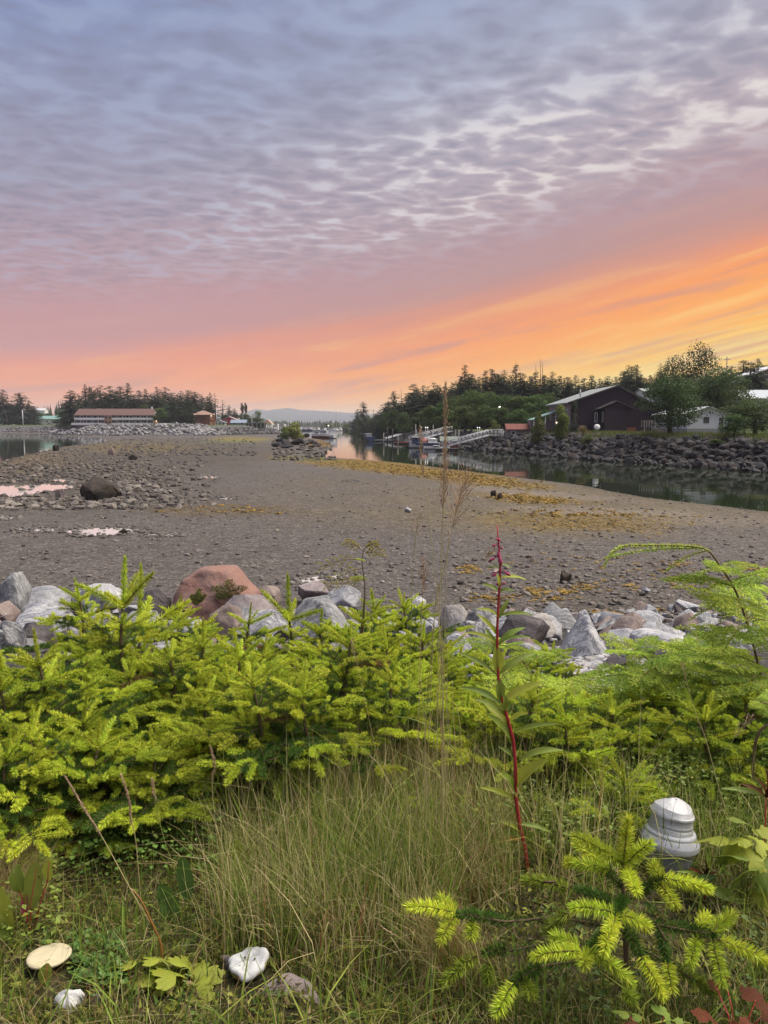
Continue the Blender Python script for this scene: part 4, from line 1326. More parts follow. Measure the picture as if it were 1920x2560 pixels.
# houses up the slope
p = at(1852, 952, 190)
uh = thing('hillside_house', 'brown hillside house with a pale gable seen above the trees', 'house', (p.x, 190, gz(p.x + 6, 190)))
zz = p.z - uh.location.z
m_tanw = paint('tan_siding', (0.20, 0.14, 0.11))
gable_walls(3.6, 12, 0, 9, -1, (zz + 1.6, zz + 1.6), zz + 3.4, 7.8).build('wall', m_tanw, uh)
gable_roof(3.6, 12, 0, 9, (zz + 1.6, zz + 1.6), zz + 3.4, 7.8, .6, .25).build('roof', m_white, uh)
MB().box(0, 3.58, 1, 8, -1, zz - .6).build('annex_wall', m_tanw, uh)
MB().add([(-.3, .6, zz - .55), (3.55, .6, zz + .9), (3.55, 8.4, zz + .9), (-.3, 8.4, zz - .55), (-.3, .6, zz - .35), (3.55, .6, zz + 1.1), (3.55, 8.4, zz + 1.1), (-.3, 8.4, zz - .35)], [(0, 1, 2, 3), (4, 7, 6, 5), (0, 4, 5, 1), (3, 2, 6, 7), (0, 3, 7, 4), (1, 5, 6, 2)]).build('annex_roof', paint('grey_shingle', (0.22, 0.21, 0.2)), uh)
window(uh, 6, 0, zz + .9, 1.4, 1.0)
window(uh, 9.4, 0, zz + .9, 1.4, 1.0)
p = at(1858, 996, 152)
bh = thing('low_house', 'low house with a pale blue-grey roof below the hillside house', 'house', (p.x, 152, gz(p.x + 5, 152)))
zz = p.z - bh.location.z
house_x(bh, 13, 8, zz, zz + 1.6, m_wsid, paint('blue_grey_roof', (0.36, 0.39, 0.43), rough=.5), .5)
window(bh, 4, 0, zz - 1.0, 1.3, 1.0)
p = at(1610, 980, 165)
gh = thing('grey_roofed_house', 'small pale-roofed house half hidden between the dark house and trees', 'house', (p.x, 165, gz(p.x + 2, 165)))
house_x(gh, 4, 5, at(1610, 980, 165).z - gh.location.z, at(1610, 972, 165).z - gh.location.z, m_wsid, m_roofg, .3)
window(gh, 2, 0, 2.0, 1.0, 1.0)

# red waterfront building
p = at(934, 1075, 400)
rw = thing('waterfront_building', 'dark red two-storey waterfront building with a green gable roof', 'house', (p.x, 400, gz(p.x + 3, 402)))
m_redw = paint('red_siding', (0.115, 0.032, 0.028), var=.2)
zb = rw.location.z
L = (975 - 934) / F * 400
ze_ = at(934, 1044, 400).z - zb; zp_ = at(955, 1036, 400).z - zb
gable_walls(0, L, 0, 9, -3, (ze_, ze_), zp_, L / 2).build('wall', m_redw, rw)
gable_roof(0, L, 0, 9, (ze_, ze_), zp_, L / 2, .6, .25).build('roof', paint('green_roof', (0.045, 0.085, 0.06)), rw)
for k in range(3):
    window(rw, 1.5 + k * 2.6, 0, ze_ - 1.7, 1.7, 1.3, '-y', 3, .12)
window(rw, 6.6, 0, 1.5, 1.6, 1.1, '-y', 2, .12)
lt = MB().box(-3.6, -.02, 1, 8, -3, 2.9).build('lean_to', m_redw, rw)
MB().add([(-4, .6, 2.7), (-.03, .6, 3.9), (-.03, 8.4, 3.9), (-4, 8.4, 2.7), (-4, .6, 2.9), (-.03, .6, 4.1), (-.03, 8.4, 4.1), (-4, 8.4, 2.9)], [(0, 1, 2, 3), (4, 7, 6, 5), (0, 4, 5, 1), (3, 2, 6, 7), (0, 3, 7, 4), (1, 5, 6, 2)]).build('lean_to_roof', paint('green_roof_edge', (0.06, 0.10, 0.075)), lt)
MB().lathe([(0, -.3), (.26, -.15), (.3, .05), (.2, .25), (0, .3)], 10, (.4, -.4, 3.6)).build('lamp', m_litw, rw)
# red sheds and a leaning yellow pole on the slip
for (u0, v0, v1, wpx, d, nm, lab, mt) in [(1021, 1058, 1048, 14, 330, 'red_shed', 'small dark red shed among trees on the slip', m_redw), (996, 1054, 1044, 10, 335, 'red_shed', 'narrow red shed nearest the red waterfront building', m_redw)]:
    p = at(u0, 1070, d)
    s = thing(nm, lab, 'shed', (p.x, d, gz(p.x, d)))
    L = wpx / F * d
    house_x(s, L, 3, at(u0, v0, d).z - s.location.z, at(u0, v1, d).z - s.location.z, mt, m_roofdk, .2)
    window(s, L / 2, 0, .8, .6, .7)

# long motel with two balcony floors
MX, MY = at(190, 1060, 386).x, 386.0
MZ = gz(MX + 15, MY + 3)
ml = (385 - 190) / F * MY
mo = thing('motel', 'long two-storey motel with white balcony railings and a brown roof', 'motel', (MX, MY, MZ))
ze_ = at(190, 1037, MY).z - MZ; zp_ = at(190, 1023.5, MY + 5).z - MZ
m_tan = paint('tan_brick', (0.30, 0.175, 0.115), var=.2, nscale=.8)
m_brn = paint('brown_roof', (0.125, 0.07, 0.06), var=.15)
m_wallm = paint('dull_plaster', (0.30, 0.22, 0.20))  # one even dull brown for the motel wall
ym = 5.5
m = MB()
pts = [(0, -2.0), (11, -2.0), (11, ze_), (ym, zp_), (0, ze_)]
vs = [(0, p[0], p[1]) for p in pts] + [(ml, p[0], p[1]) for p in pts]
m.add(vs, [tuple(range(5)), tuple(range(9, 4, -1))] + [(i, 5 + i, 5 + (i + 1) % 5, (i + 1) % 5) for i in range(5)])
m.build('wall', m_wallm, mo)
MB().prism([(0, -2), (11, -2), (11, ze_), (ym, zp_), (0, ze_)], 'x', ml + .01, ml + .12).build('gable_wall', m_tan, mo)
gable_roof_x(0, ml, -1.6, 12.6, ze_ - .35, zp_ + .1, .3, .25).build('roof', m_brn, mo)
fl = ze_ / 2
tower0, tower1 = ml * .385, ml * .475
for k, z0 in ((0, 0.0), (1, fl)):
    MB().box(-1.5 * (1 - k), ml, -1.9, -.01, z0 - .15, z0 + .02).build('balcony_deck', m_grey, mo)
    for (xa, xb) in ((-1.5 * (1 - k), tower0 - .05), (tower1 + .05, ml)):
        rl = MB().box(xa, xb, -1.92, -1.86, z0 + .06, z0 + 1.02).box(xa, xb, -1.96, -1.82, z0 + 1.02, z0 + 1.1)
        for q in range(int((xb - xa) / 1.2)):
            rl.box(xa + q * 1.2, xa + q * 1.2 + .1, -1.98, -1.92, z0 + .02, z0 + 1.08)
        rl.build('railing', m_trim, mo)
    for q in range(11):
        xq = .9 + q * (ml - 1.8) / 10.6
        if tower0 - 1.6 < xq < tower1: continue
        MB().box(xq, xq + .85, -.03, 0.0, z0 + .03, z0 + 2.05).build('door', m_dark if q % 2 else paint('door_blue', (.06, .07, .1)), mo)
        window(mo, xq + 1.9, 0, z0 + 1.35, 1.5, 1.1, '-y', 1, .1)
for q in range(14):
    xq = q * ml / 13
    if tower0 - .1 < xq < tower1 + .1: continue
    MB().box(xq - .06, xq + .06, -1.84, -1.72, .03, ze_ - .4).build('post', m_trim, mo)
tw = MB().box(tower0, tower1, -2.1, -.02, -2, ze_ - .28).build('stair_tower', m_tan, mo)
for xx in (tower0 + .9, tower1 - .9):
    for zz in (fl * .55, fl * 1.5):
        window(tw, xx, -2.1, zz, .8, 1.0, '-y', 1, .06, m_dark)
MB().box(ml - 3, ml - 2.4, 5.2, 5.9, zp_ - .2, zp_ + 1.3).build('chimney', m_trim, mo)
bb = MB()
for s in (0, 1):
    ya, yb_ = (-1.9, 5.5) if s == 0 else (12.9, 5.5)
    bb.add([(ml + .32, ya, ze_ - .5), (ml + .32, yb_, zp_ + .1), (ml + .32, yb_, zp_ + .45), (ml + .32, ya, ze_ - .15), (ml + .4, ya, ze_ - .5), (ml + .4, yb_, zp_ + .1), (ml + .4, yb_, zp_ + .45), (ml + .4, ya, ze_ - .15)], [(0, 1, 2, 3), (4, 7, 6, 5), (0, 4, 5, 1), (3, 2, 6, 7)])
bb.build('barge_board', m_trim, mo)
MB().lathe([(0, -.2), (.16, -.1), (.18, .1), (0, .2)], 8, (ml + .3, 2.5, 2.0)).build('lamp', m_lit, mo)

# brown lodge with a hipped roof
p = at(483, 1062, 415)
lo = thing('lodge', 'square brown lodge with a hipped roof and lit timber balconies', 'building', (p.x, 415, gz(p.x + 4, 416)))
zb = lo.location.z
L = (524 - 483) / F * 415
ze_ = at(483, 1037, 415).z - zb; zp_ = at(500, 1026.5, 419).z - zb
m_lod = paint('brown_red_wall', (0.19, 0.065, 0.045))
MB().box(0, L, 0, 9, -2, ze_).build('wall', m_lod, lo)
MB().add([(-.9, -.9, ze_ + .01), (L + 1.4, -.9, ze_ + .01), (L + 1.4, 9.9, ze_ + .01), (-.9, 9.9, ze_ + .01), (L * .42, 4.5, zp_), (L * .58, 4.5, zp_)], [(3, 2, 1, 0), (0, 1, 5, 4), (1, 2, 5), (2, 3, 4, 5), (3, 0, 4)]).build('roof', paint('tan_roof', (0.28, 0.18, 0.14)), lo)
MB().box(-.02, L + .02, -.14, -.02, ze_ * .5 - .15, ze_ * .5 + .15).build('floor_band', m_dark, lo)
m_orw = paint('orange_timber', (0.42, 0.16, 0.06))
for q in range(6):
    MB().box(L + .98, L + 1.14, .0 + q * 1.75, .14 + q * 1.75, -1, ze_ - .02).build('post', m_orw, lo)
    if q < 5: window(lo, L, .9 + q * 1.75, ze_ * .75, .8, 1.4, '+x', 1, .08); window(lo, L, .9 + q * 1.75, ze_ * .25, .8, 1.4, '+x', 1, .08)
MB().box(L + .01, L + 1.1, 0, 9, ze_ * .5 - .1, ze_ * .5 + .02).build('balcony_deck', m_orw, lo)
for q in range(3):
    MB().box(L - 1.9 + q * .75, L - 1.78 + q * .75, -.2, -.05, 0, ze_ - .02).build('pilaster', m_orw, lo)
MB().lathe([(0, -.25), (.22, -.1), (.22, .1), (0, .25)], 8, (L + 1.0, -.5, ze_ - .6)).build('lamp', m_lit, lo)

# cottages and shelters between lodge and harbour
def cottage(u0, u1, vb, ve, vp, d, name, label, wallm, roofm, axis='x', deep=7, wins=2, cat='house'):
    p = at(u0, vb, d)
    r_ = thing(name, label, cat, (p.x, d, gz(p.x + 2, d + 1)))
    L = (u1 - u0) / F * d
    zE, zP = at(u0, ve, d).z - r_.location.z, at(u0, vp, d).z - r_.location.z
    if axis == 'x': house_x(r_, L, deep, zE, zP, wallm, roofm, .4, -2.5)
    else:
        gable_walls(0, L, 0, deep, -2.5, (zE, zE), zP, L / 2).build('wall', wallm, r_)
        gable_roof(0, L, 0, deep, (zE, zE), zP, L / 2, .5, .2).build('roof', roofm, r_)
    for k in range(wins):
        window(r_, L * (k + .5) / wins, 0, zE * .55, min(1.3, L / wins * .5), 1.1, '-y', 1, .12)
    return r_


cottage(84, 150, 1058, 1047.5, 1040, 590, 'cottage', 'white cottage with a pale green roof beyond the pond', m_white, paint('pale_green_roof', (0.20, 0.33, 0.30), rough=.5), 'x', 9, 3)
cottage(-14, 24, 1058, 1049, 1042, 592, 'cottage', 'green-roofed cottage behind the leaning brown pole', m_white, paint('green_metal_roof', (0.06, 0.20, 0.15), rough=.5), 'x', 8, 2)
cottage(87, 111, 1030, 1026, 1021, 680, 'cottage', 'distant roof showing above trees behind the white cottage', m_white, paint('white_roof', (.5, .5, .52)), 'x', 8, 1)
cottage(556, 590, 1064, 1049, 1043, 436, 'cottage', 'red cottage with a pinkish roof near the harbour', paint('bright_red_wall', (0.36, 0.06, 0.06)), paint('pink_grey_roof', (0.36, 0.22, 0.22)), 'y', 9, 2)
cottage(530, 562, 1066, 1057, 1050, 430, 'cottage', 'white-framed glazed gable shed beside the brown lodge', m_trim, paint('slate_blue_roof', (0.20, 0.22, 0.27)), 'y', 7, 4)
cottage(577, 614, 1066, 1057, 1050, 432, 'boat_shed', 'grey-blue metal boat shed between red cottage and pavilion', paint('blue_grey_metal', (0.24, 0.27, 0.32)), paint('blue_metal_roof', (0.22, 0.26, 0.33), rough=.5), 'x', 6, 2, 'shed')
p = at(612, 1068, 425)
pv_ = thing('pavilion', 'open shelter with a long flat roof on white posts by the harbour', 'shelter', (p.x, 425, gz(p.x + 6, 426)))
zz = at(612, 1058, 425).z - pv_.location.z
L = (662 - 612) / F * 425
MB().box(-.4, L, -.4, 5, zz, zz + .3).build('roof', paint('weathered_roof', (.25, .27, .24)), pv_)
for q in range(6):
    MB().box(q * L / 5 - .1, q * L / 5 + .1, 0, .2, -1, zz - .004).build('post', m_trim, pv_)
MB().add([(L - 1, 0, zz + .31), (L + 4.5, 0, zz - .8), (L + 1.4, 0, zz + 2.2), (L - 1, 5, zz + .31), (L + 4.5, 5, zz - .8), (L + 1.4, 5, zz + 2.2)], [(0, 1, 2), (5, 4, 3), (0, 3, 4, 1), (1, 4, 5, 2), (2, 5, 3, 0)]).build('gable', paint('peach_gable', (.5, .36, .26)), pv_)
MB().box(-.2, L, 4.6, 4.8, -1, zz - .01).build('back_wall', paint('green_board', (.16, .19, .12)), pv_)

# ------------------------------------------------------------------ poles, lamps, masts
def pole(u, vt, d, name, label, cat, r=.14, lean=0, mt=None, arm=None, lamp=None, zb=None):
    p = at(u, vt, d)
    z0 = gz(p.x, d) if zb is None else zb
    o = thing(name, label, cat, (p.x, d, z0))
    h = p.z - z0
    MB().tube([(-lean, 0, -1.2), (0, 0, h)], [r, r * .75], 7).build('pole', mt or m_post, o)
    if arm: MB().box(-arm, arm, -.08, .08, h - .75, h - .6).build('cross_arm', m_post, o)
    if lamp: MB().lathe([(0, -lamp), (lamp * .8, -lamp * .5), (lamp, 0), (lamp * .8, lamp * .5), (0, lamp)], 10, (0, 0, h + lamp * .7)).build('lamp', m_litw, o)
    return o


pole(56, 1025, 552, 'utility_pole', 'pale slim pole standing at the far edge of the pond', 'pole', .32, 0, m_white)
pole(12, 1024, 556, 'utility_pole', 'brown leaning pole beside the broad spruce', 'pole', .34, -2.2)
pole(541, 1024, 412, 'utility_pole', 'grey pole rising at the corner of the brown lodge', 'pole', .26, 0, m_metal)
pole(629, 1030, 424, 'utility_pole', 'grey pole rising from the open pavilion', 'pole', .24, 0, m_metal)
pole(933, 1024, 430, 'utility_pole', 'thin pole behind the red waterfront building', 'pole', .22, 0, None, 1.4)
pole(975, 1035, 338, 'utility_pole', 'dark pole at the corner of the red waterfront building', 'pole', .2)
pole(986, 1038, 332, 'utility_pole', 'grey pole with guy wire over the slip', 'pole', .2)
pole(1032, 1037, 300, 'utility_pole', 'grey pole at the edge of the leafy trees over the slip', 'pole', .18)
pole(1818, 892, 215, 'utility_pole', 'skyline utility pole between the airy tree and the hillside house', 'pole', .17, 0, None, .9)
pole(1249, 1019, 176, 'street_lamp', 'lit street lamp among the alders', 'lamp', .07, 0, m_metal, None, .20)
for u, v, lab in [(1053, 1069.5, 'lit dock lamp nearest the blue boat'), (1064, 1069.5, 'lit dock lamp in the middle of the row of three'), (1069, 1069.5, 'lit dock lamp at the shore end of the row of three')]:
    pole(u, v, 196, 'dock_lamp', lab, 'lamp', .08, 0, m_metal, None, .12, 0.3)
for u, v, lab in [(1194, 1069.5, 'small lit lamp on the bank below the alders'), (1199, 1069.5, 'small lit lamp close to the gangway trees')]:
    pole(u, v, 172, 'bank_lamp', lab, 'lamp', .06, 0, m_metal, None, .09)
pole(821, 1065, 560, 'harbour_lamp', 'bright lit lamp over the white cabin boat', 'lamp', .12, 0, m_metal, None, .42, 1)
G = 'dock pilings'
for i, (u, vt, d) in enumerate([(981, 1070, 190), (968.5, 1066, 214), (1039, 1061, 200), (1083, 1062, 190), (1096, 1073, 188), (1104, 1072, 186), (1112, 1074, 184), (1139, 1074, 178), (1147, 1074, 158), (959, 1082, 205), (995, 1088, 196)]):
    lab = ['black piling standing alone in the channel', 'dark piling behind the lone channel piling', 'piling on the seaward side of the dock lamps', 'tall grey piling between the two gangways', 'first short piling behind the grass head', 'second short piling behind the grass head', 'third short piling behind the grass head', 'grey piling behind the red float shed', 'tall grey piling beside the red float shed', 'short piling at the end of the far float', 'short piling beside the red float'][i]
    pole(u, vt, d, 'piling', lab, 'piling', .17, 0, m_post if i > 1 else m_dark, zb=-.5)
G = 'harbour pilings'
for i in range(16):
    u = 650 + i * 5.1 + R.uniform(-2, 2)
    o = pole(u, 1058 + R.uniform(-4, 6), 470 + R.uniform(0, 50), 'piling', 'grey piling in the harbour row behind the dark stone wall', 'piling', .42, 0, m_post if i % 3 else m_white, zb=-.5)
    o['group'] = G

# ------------------------------------------------------------------ boats, floats, gangways
def hull(L, B, H, bow=.35, stern=1.0, sheer=.25):
    n = 9
    V, Fc = [], []
    for i in range(n):
        f = i / (n - 1)
        wv = B / 2 * (stern if f < .45 else (1 - ((f - .45) / .55) ** 2.2) * stern + .02)
        zt_ = H * (1 + sheer * max(0, f - .3) ** 1.5)
        kz = -.15 + max(0, f - .8) * H * 1.6
        x = L * (f - .5) + (0 if f < .95 else .0)
        V += [(x, -wv, zt_), (x, -wv * .8, H * .25 + kz * .3), (x, 0, kz), (x, wv * .8, H * .25 + kz * .3), (x, wv, zt_)]
    for i in range(n - 1):
        for k in range(4):
            Fc.append((i * 5 + k, i * 5 + k + 1, (i + 1) * 5 + k + 1, (i + 1) * 5 + k))
        Fc.append((i * 5 + 4, i * 5, (i + 1) * 5, (i + 1) * 5 + 4))
    Fc += [(0, 1, 2, 3, 4), tuple((n - 1) * 5 + k for k in (4, 3, 2, 1, 0))]
    return MB().add(V, Fc)


m_navy = paint('navy_hull', (0.035, 0.05, 0.11), rough=.4)
m_hw = paint('white_hull', (0.62, 0.62, 0.62), rough=.4)
m_hr = paint('rust_hull', (0.25, 0.09, 0.06), rough=.5)
m_rope = paint('red_canvas', (0.30, 0.13, 0.11))


def boat(name, label, u, v, L, B, H, rz, hm_, cabins, mast=None, group=None, dep=None, strip=None):
    p = gp(u, v, 0.0) if dep is None else at(u, 1070, dep)
    o = thing(name, label, 'boat', (p.x, p.y, 0.0), rz, group)
    hull(L, B, H).build('hull', hm_, o)
    if strip: hull(L * .995, B * 1.02, H * .45, sheer=.1).build('hull_strip', strip, o)
    for (x0, x1, wb_, z0, z1, mt) in cabins:
        c = MB().box(x0, x1, -wb_ / 2, wb_ / 2, z0, z1).build('cabin', mt, o)
        MB().box(x0 - .12, x1 + .12, -wb_ / 2 - .1, wb_ / 2 + .1, z1 + .003, z1 + .08).build('cabin_roof', m_trim, c)
        if z1 - z0 > .8:
            for s in (-1, 1):
                nn = max(1, int((x1 - x0) / .9))
                for k in range(nn):
                    xx = x0 + (x1 - x0) * (k + .5) / nn
                    yb_ = s * wb_ / 2
                    MB().box(xx - .3, xx + .3, min(yb_, yb_ + s * .02), max(yb_, yb_ + s * .02), z1 - .62, z1 - .2).build('window', m_glass, c)
    if mast:
        mm = MB().tube([(mast[0], 0, H), (mast[0], 0, mast[1])], [.15, .09], 6).tube([(mast[0], 0, H + 1.6), (mast[0] - mast[1] * .35, 0, H + 1.5)], .05, 5)
        mm.build('mast', m_metal, o)
        MB().tube([(mast[0], 0, mast[1] - .2), (L * .48, 0, H * 1.1)], .018, 4).tube([(mast[0], 0, mast[1] - .2), (-L * .48, 0, H)], .018, 4).build('rigging', m_dark, o)
    return o


b1 = boat('fishing_boat', 'navy and white cabin boat moored below the channel gangway', 1062, 1120, 7.0, 2.5, 1.15, math.pi + .12, m_hw, [(1.2, 2.9, 1.8, 1.1, 2.35, m_navy), (-2.6, -.6, 1.9, 1.1, 1.9, m_hw)], None, None, None, None)
hull(7.06, 2.56, 1.2).box(-.01, .01, -.01, .01, 1, 1.01)
MB().box(-3.4, 2.2, -1.29, -1.26, .62, 1.1).box(-3.4, 2.2, 1.26, 1.29, .62, 1.1).build('hull_band', m_navy, b1)
MB().lathe([(0, 0), (.9, .05), (1.0, .45), (.6, .8), (0, .9)], 10, (.2, 0, 1.15), wob=lambda r_, z, t: (r_ * (1 + .2 * math.sin(3 * t)), z * (1 + .2 * math.cos(2 * t)))).build('net_heap', m_rope, b1)
MB().tube([(-2.3, -.4, 2.0), (-.8, -.4, 2.1)], .16).tube([(-2.3, .3, 2.0), (-.9, .3, 2.1)], .16).build('roof_roll', m_trim, b1)
MB().tube([(1.9, 0, 2.4), (1.9, 0, 4.0)], .04).tube([(1.2, .4, 2.4), (1.2, .4, 3.4)], .03).build('antenna', m_metal, b1)
boat('skiff', 'low white skiff moored under the foot of the gangway', 1092, 1124, 5.5, 1.7, .55, .05, m_hw, [(-.6, .3, .8, .5, .8, m_dark)])
boat('motor_boat', 'small dark outboard boat tied to the far float', 921, 1104, 5.0, 2.4, 1.5, math.pi / 2 + .3, m_navy, [(-.6, 1.2, 1.8, 1.4, 2.4, m_grey)])
boat('cabin_boat', 'white cabin boat afloat at the harbour mouth', 833, 1096, 7.5, 3.4, 1.1, -math.pi / 2 + .1, m_hw, [(-2.4, 1.6, 2.9, 1.0, 3.2, m_hw)], (-1.5, 7.5))
boat('work_boat', 'white and rust work boat moored beside the white cabin boat', 806, 1094.5, 8.5, 2.6, 1.6, .05, m_hw, [(-3.0, -1.4, 1.8, 1.4, 2.4, m_grey)], None, None, None, m_hr)
G = 'masted boats in the harbour'
for i in range(15):
    u = 655 + i * 14.0 + R.uniform(-4, 4)
    if 795 < u < 850: d = R.uniform(560, 700)
    else: d = R.uniform(560, 900)
    if u < 690: d = R.uniform(700, 900)
    boat('harbour_boat', ('dark-hulled' if i % 4 == 0 else 'white') + ' masted boat in the far harbour ' + near_mark(u, [(665, 'behind the harbour pilings'), (705, 'over the motel side of the mound bush'), (740, 'straight behind the mound bush'), (775, 'past the mound boulders'), (805, 'behind the rust work boat'), (835, 'behind the white cabin boat'), (862, 'before the harbour mouth spruces')]), u, 0, R.uniform(9, 14), 3.4, 1.3, R.uniform(.5, 2.4), m_navy if i % 4 == 0 else m_hw, [(-1.9, .9, 2.2, 1.5, 2.9, m_hw)], (R.uniform(-1, 1), R.uniform(11, 19) * d / 700), G, d)


def flt(u0, u1, v, d, name, label, mt, h=.45, deep=2.4):
    p0, p1 = at(u0, v, d), at(u1, v, d)
    o = thing(name, label, 'dock', (p0.x, d, 0))
    L = p1.x - p0.x
    MB().box(0, L, 0, deep, h - .12, h).build('deck', mt, o)
    MB().box(.05, L - .05, .06, deep - .06, -.3, h - .122).build('float_block', m_dark, o)
    return o


flt(1090, 1146, 1120, 153, 'float_dock', 'floating dock at the foot of the channel gangway', m_post)
flt(985, 1036, 1105, 205, 'float_dock', 'red-edged float stretching behind the lone pilings', paint('red_deck', (0.33, 0.09, 0.06)), .5, 2)
flt(936, 985, 1099, 238, 'float_dock', 'grey float holding the small outboard boat', m_metal, .5, 2)
flt(1030, 1112, 1106, 180, 'float_dock', 'long float at the foot of the far gangway', m_post)
p = at(1102, 1110, 165)
fs = thing('float_shed', 'dark red gabled shed on a float under the gangway', 'shed', (p.x, 165, .45))
L = (1144 - 1102) / F * 165
house_x(fs, L, 2.6, 1.15, 1.95, m_redw, paint('mossy_roof', (.17, .20, .17)), .2, -.5)
window(fs, L * .6, 0, .6, .5, .45)


def gangway(a, b, label, hgt=1.1, wid=1.5, npan=12, plat=None):
    a, b = Vector(a), Vector(b)
    d = b - a
    L = d.length
    o = thing('gangway', label, 'gangway', a)
    X = d.normalized(); Y = Vector((-X.y, X.x, 0)).normalized(); Z = X.cross(Y)
    M = Matrix((X, Y, Z)).transposed().to_4x4()
    MB().box(0, L, 0, wid, -.08, 0, M).build('deck', m_metal, o)
    for y in (-.05, wid + .05):
        m = MB()
        for zz in (0.06, hgt):
            m.tube([M @ Vector((0, y, zz)), M @ Vector((L, y, zz))], .065, 5)
        for k in range(npan + 1):
            x = L * k / npan
            m.tube([M @ Vector((x, y, .02)), M @ Vector((x, y, hgt))], .05, 4)
            if k < npan:
                x2 = L * (k + 1) / npan
                m.tube([M @ Vector((x, y, .02 if k % 2 else hgt)), M @ Vector((x2, y, hgt if k % 2 else .02))], .045, 4)
        m.build('truss', m_metal, o)
    if plat:
        P = MB().box(d.x, d.x + plat, d.y - .1, d.y + wid + .2, d.z - .25, d.z - .05)
        P.build('platform', m_metal, o)
        m = MB()
        for y in (d.y - .05, d.y + wid + .1):
            m.tube([(d.x, y, d.z + hgt), (d.x + plat, y, d.z + hgt)], .06, 5).tube([(d.x, y, d.z + hgt * .5), (d.x + plat, y, d.z + hgt * .5)], .045, 4)
            for k in range(4):
                m.tube([(d.x + plat * k / 3, y, d.z - (1.6 if k in (1, 3) else .1)), (d.x + plat * k / 3, y, d.z + hgt)], .055, 4)
        m.build('platform_rail', m_metal, o)
        MB().box(d.x + plat - .75, d.x + plat - .2, d.y - .16, d.y - .11, d.z + .35, d.z + 1.0).build('notice', m_trim, o)
    return o


gangway(at(1107, 1120, 153), at(1231, 1087, 156), 'long truss gangway sloping down the stone bank to the float', 1.05, 1.5, 14, 2.2)
gangway(at(1035, 1104, 181), at(1132, 1078, 190), 'far truss gangway sloping down behind the pilings', 1.2, 1.5, 12, None)
gangway(at(972, 1096, 240), at(1012, 1084, 262), 'narrow plank walkway rising from the grey float', .25, 1.2, 6, None)

# cars and vans
def car(u, v, d, label, mt, rz=0.0, tall=0, name='parked_car', cat='car'):
    p = at(u, v, d)
    o = thing(name, label, cat, (p.x, d, gz(p.x, d)), rz)
    MB().prism([(-2.1, .35), (2.1, .35), (2.15, .75), (1.2, .92), (.75 + .3 * tall, 1.45 + .4 * tall), (-1.2 - .7 * tall, 1.48 + .4 * tall), (-1.9 - .15 * tall, .95), (-2.15, .85)], 'y', -.85, .85).build('body', mt, o)
    MB().prism([(1.0, .95), (.66 + .25 * tall, 1.38 + .36 * tall), (-1.1 - .6 * tall, 1.4 + .36 * tall), (-1.6, .98)], 'y', -.865, .865).build('window', m_glass, o)
    for sx in (-1.3, 1.3):
        for sy in (-.8, .8):
            MB().tube([(sx, sy - .1, .33), (sx, sy + .1, .33)], .33, 12).build('wheel', m_dark, o)


car(68, 1056, 572, 'red parked car on the lawn beside the white utility pole', paint('red_car', (.25, .03, .03), rough=.3))
car(93, 1057, 574, 'dark parked car in front of the white cottage', paint('dark_car', (.03, .03, .035), rough=.3))
car(125, 1058, 574, 'pale small car at the end of the white cottage', paint('pale_car', (.4, .4, .42), rough=.3))
car(437, 1060, 388, 'silver car parked at the bank between motel and dark evergreen', paint('silver_car', (.45, .45, .47), rough=.3))
car(1012, 1066, 300, 'white van parked on the slip above the beach', paint('white_car', (.6, .6, .6), rough=.3), .3, 1, 'parked_van', 'van')
car(1022, 1068, 292, 'dark pickup parked beside the white van on the slip', paint('blue_car', (.06, .07, .1), rough=.3), .2, 0)

# driftwood logs on the motel bank
m_drift = paint('driftwood', (.42, .39, .37), stretch=(1, 4, 4))
for u0, v0, u1, v1, d, lab in [(395, 1078, 428, 1079, 366, 'pale driftwood log below the parked silver car'), (464, 1081, 512, 1077, 366, 'long pale driftwood log below the brown lodge'), (498, 1083, 542, 1078, 366, 'pale driftwood log at the harbour end of the stone bank'), (220, 1069, 246, 1070, 372, 'pale driftwood log beneath the motel corner')]:
    a, b = at(u0, v0, d), at(u1, v1, d)
    a.z = max(a.z, gz(a.x, a.y) + .5); b.z = max(b.z, gz(b.x, b.y) + .5)
    o = thing('driftwood_log', lab, 'log', a)
    MB().tube([(0, 0, 0), (b - a) * .5 + Vector((0, 0, .1)), b - a], [.42, .36, .22], 8).build('trunk', m_drift, o)
    MB().tube([(0, 0, 0), (-.5, .3, .7)], [.3, .1], 6).build('root', m_drift, o)

# ------------------------------------------------------------------ rough grass on the far bank
def bank_grass():
    V, T, C = [], [], []
    n = 0
    r = np.random.default_rng(9)
    X = r.uniform(20, 75, 14000); Y = r.uniform(84, 150, 14000)
    Z, dwx, iR, dRx, *_ = ground(X, Y, True)
    for x, y, z, ok, dd in zip(X, Y, Z, iR, dRx):
        if not ok or not (6.4 < dd < 24): continue
        tall_ = (dd < 13)
        if not tall_ and r.random() < .5: continue
        for _ in range(5 if tall_ else 3):
            h = r.uniform(.35, .95) if tall_ else r.uniform(.1, .3)
            th = r.uniform(0, 6.28); w__ = r.uniform(.05, .14)
            ox, oy = r.normal(0, .25, 2)
            c, s = math.cos(th), math.sin(th)
            V += [(x + ox - c * w__, y + oy - s * w__, z - .1), (x + ox + c * w__, y + oy + s * w__, z - .1), (x + ox + r.normal(0, .2), y + oy + r.normal(0, .2), z + h)]
            T.append((n, n + 1, n + 2)); n += 3
            k = r.uniform(.7, 1.35)
            C += [np.array((.115, .155, .036) if r.random() < .7 else (.20, .17, .07)) * k] * 3
    return mesh_np('bank_grass', V, T, mat('bank_grass_blades', attr=True, rough=.7, trans=.3), np.array(C))


tag(link('bank_grass', bank_grass()), 'rough green grass along the top of the far stone bank', kind='stuff')

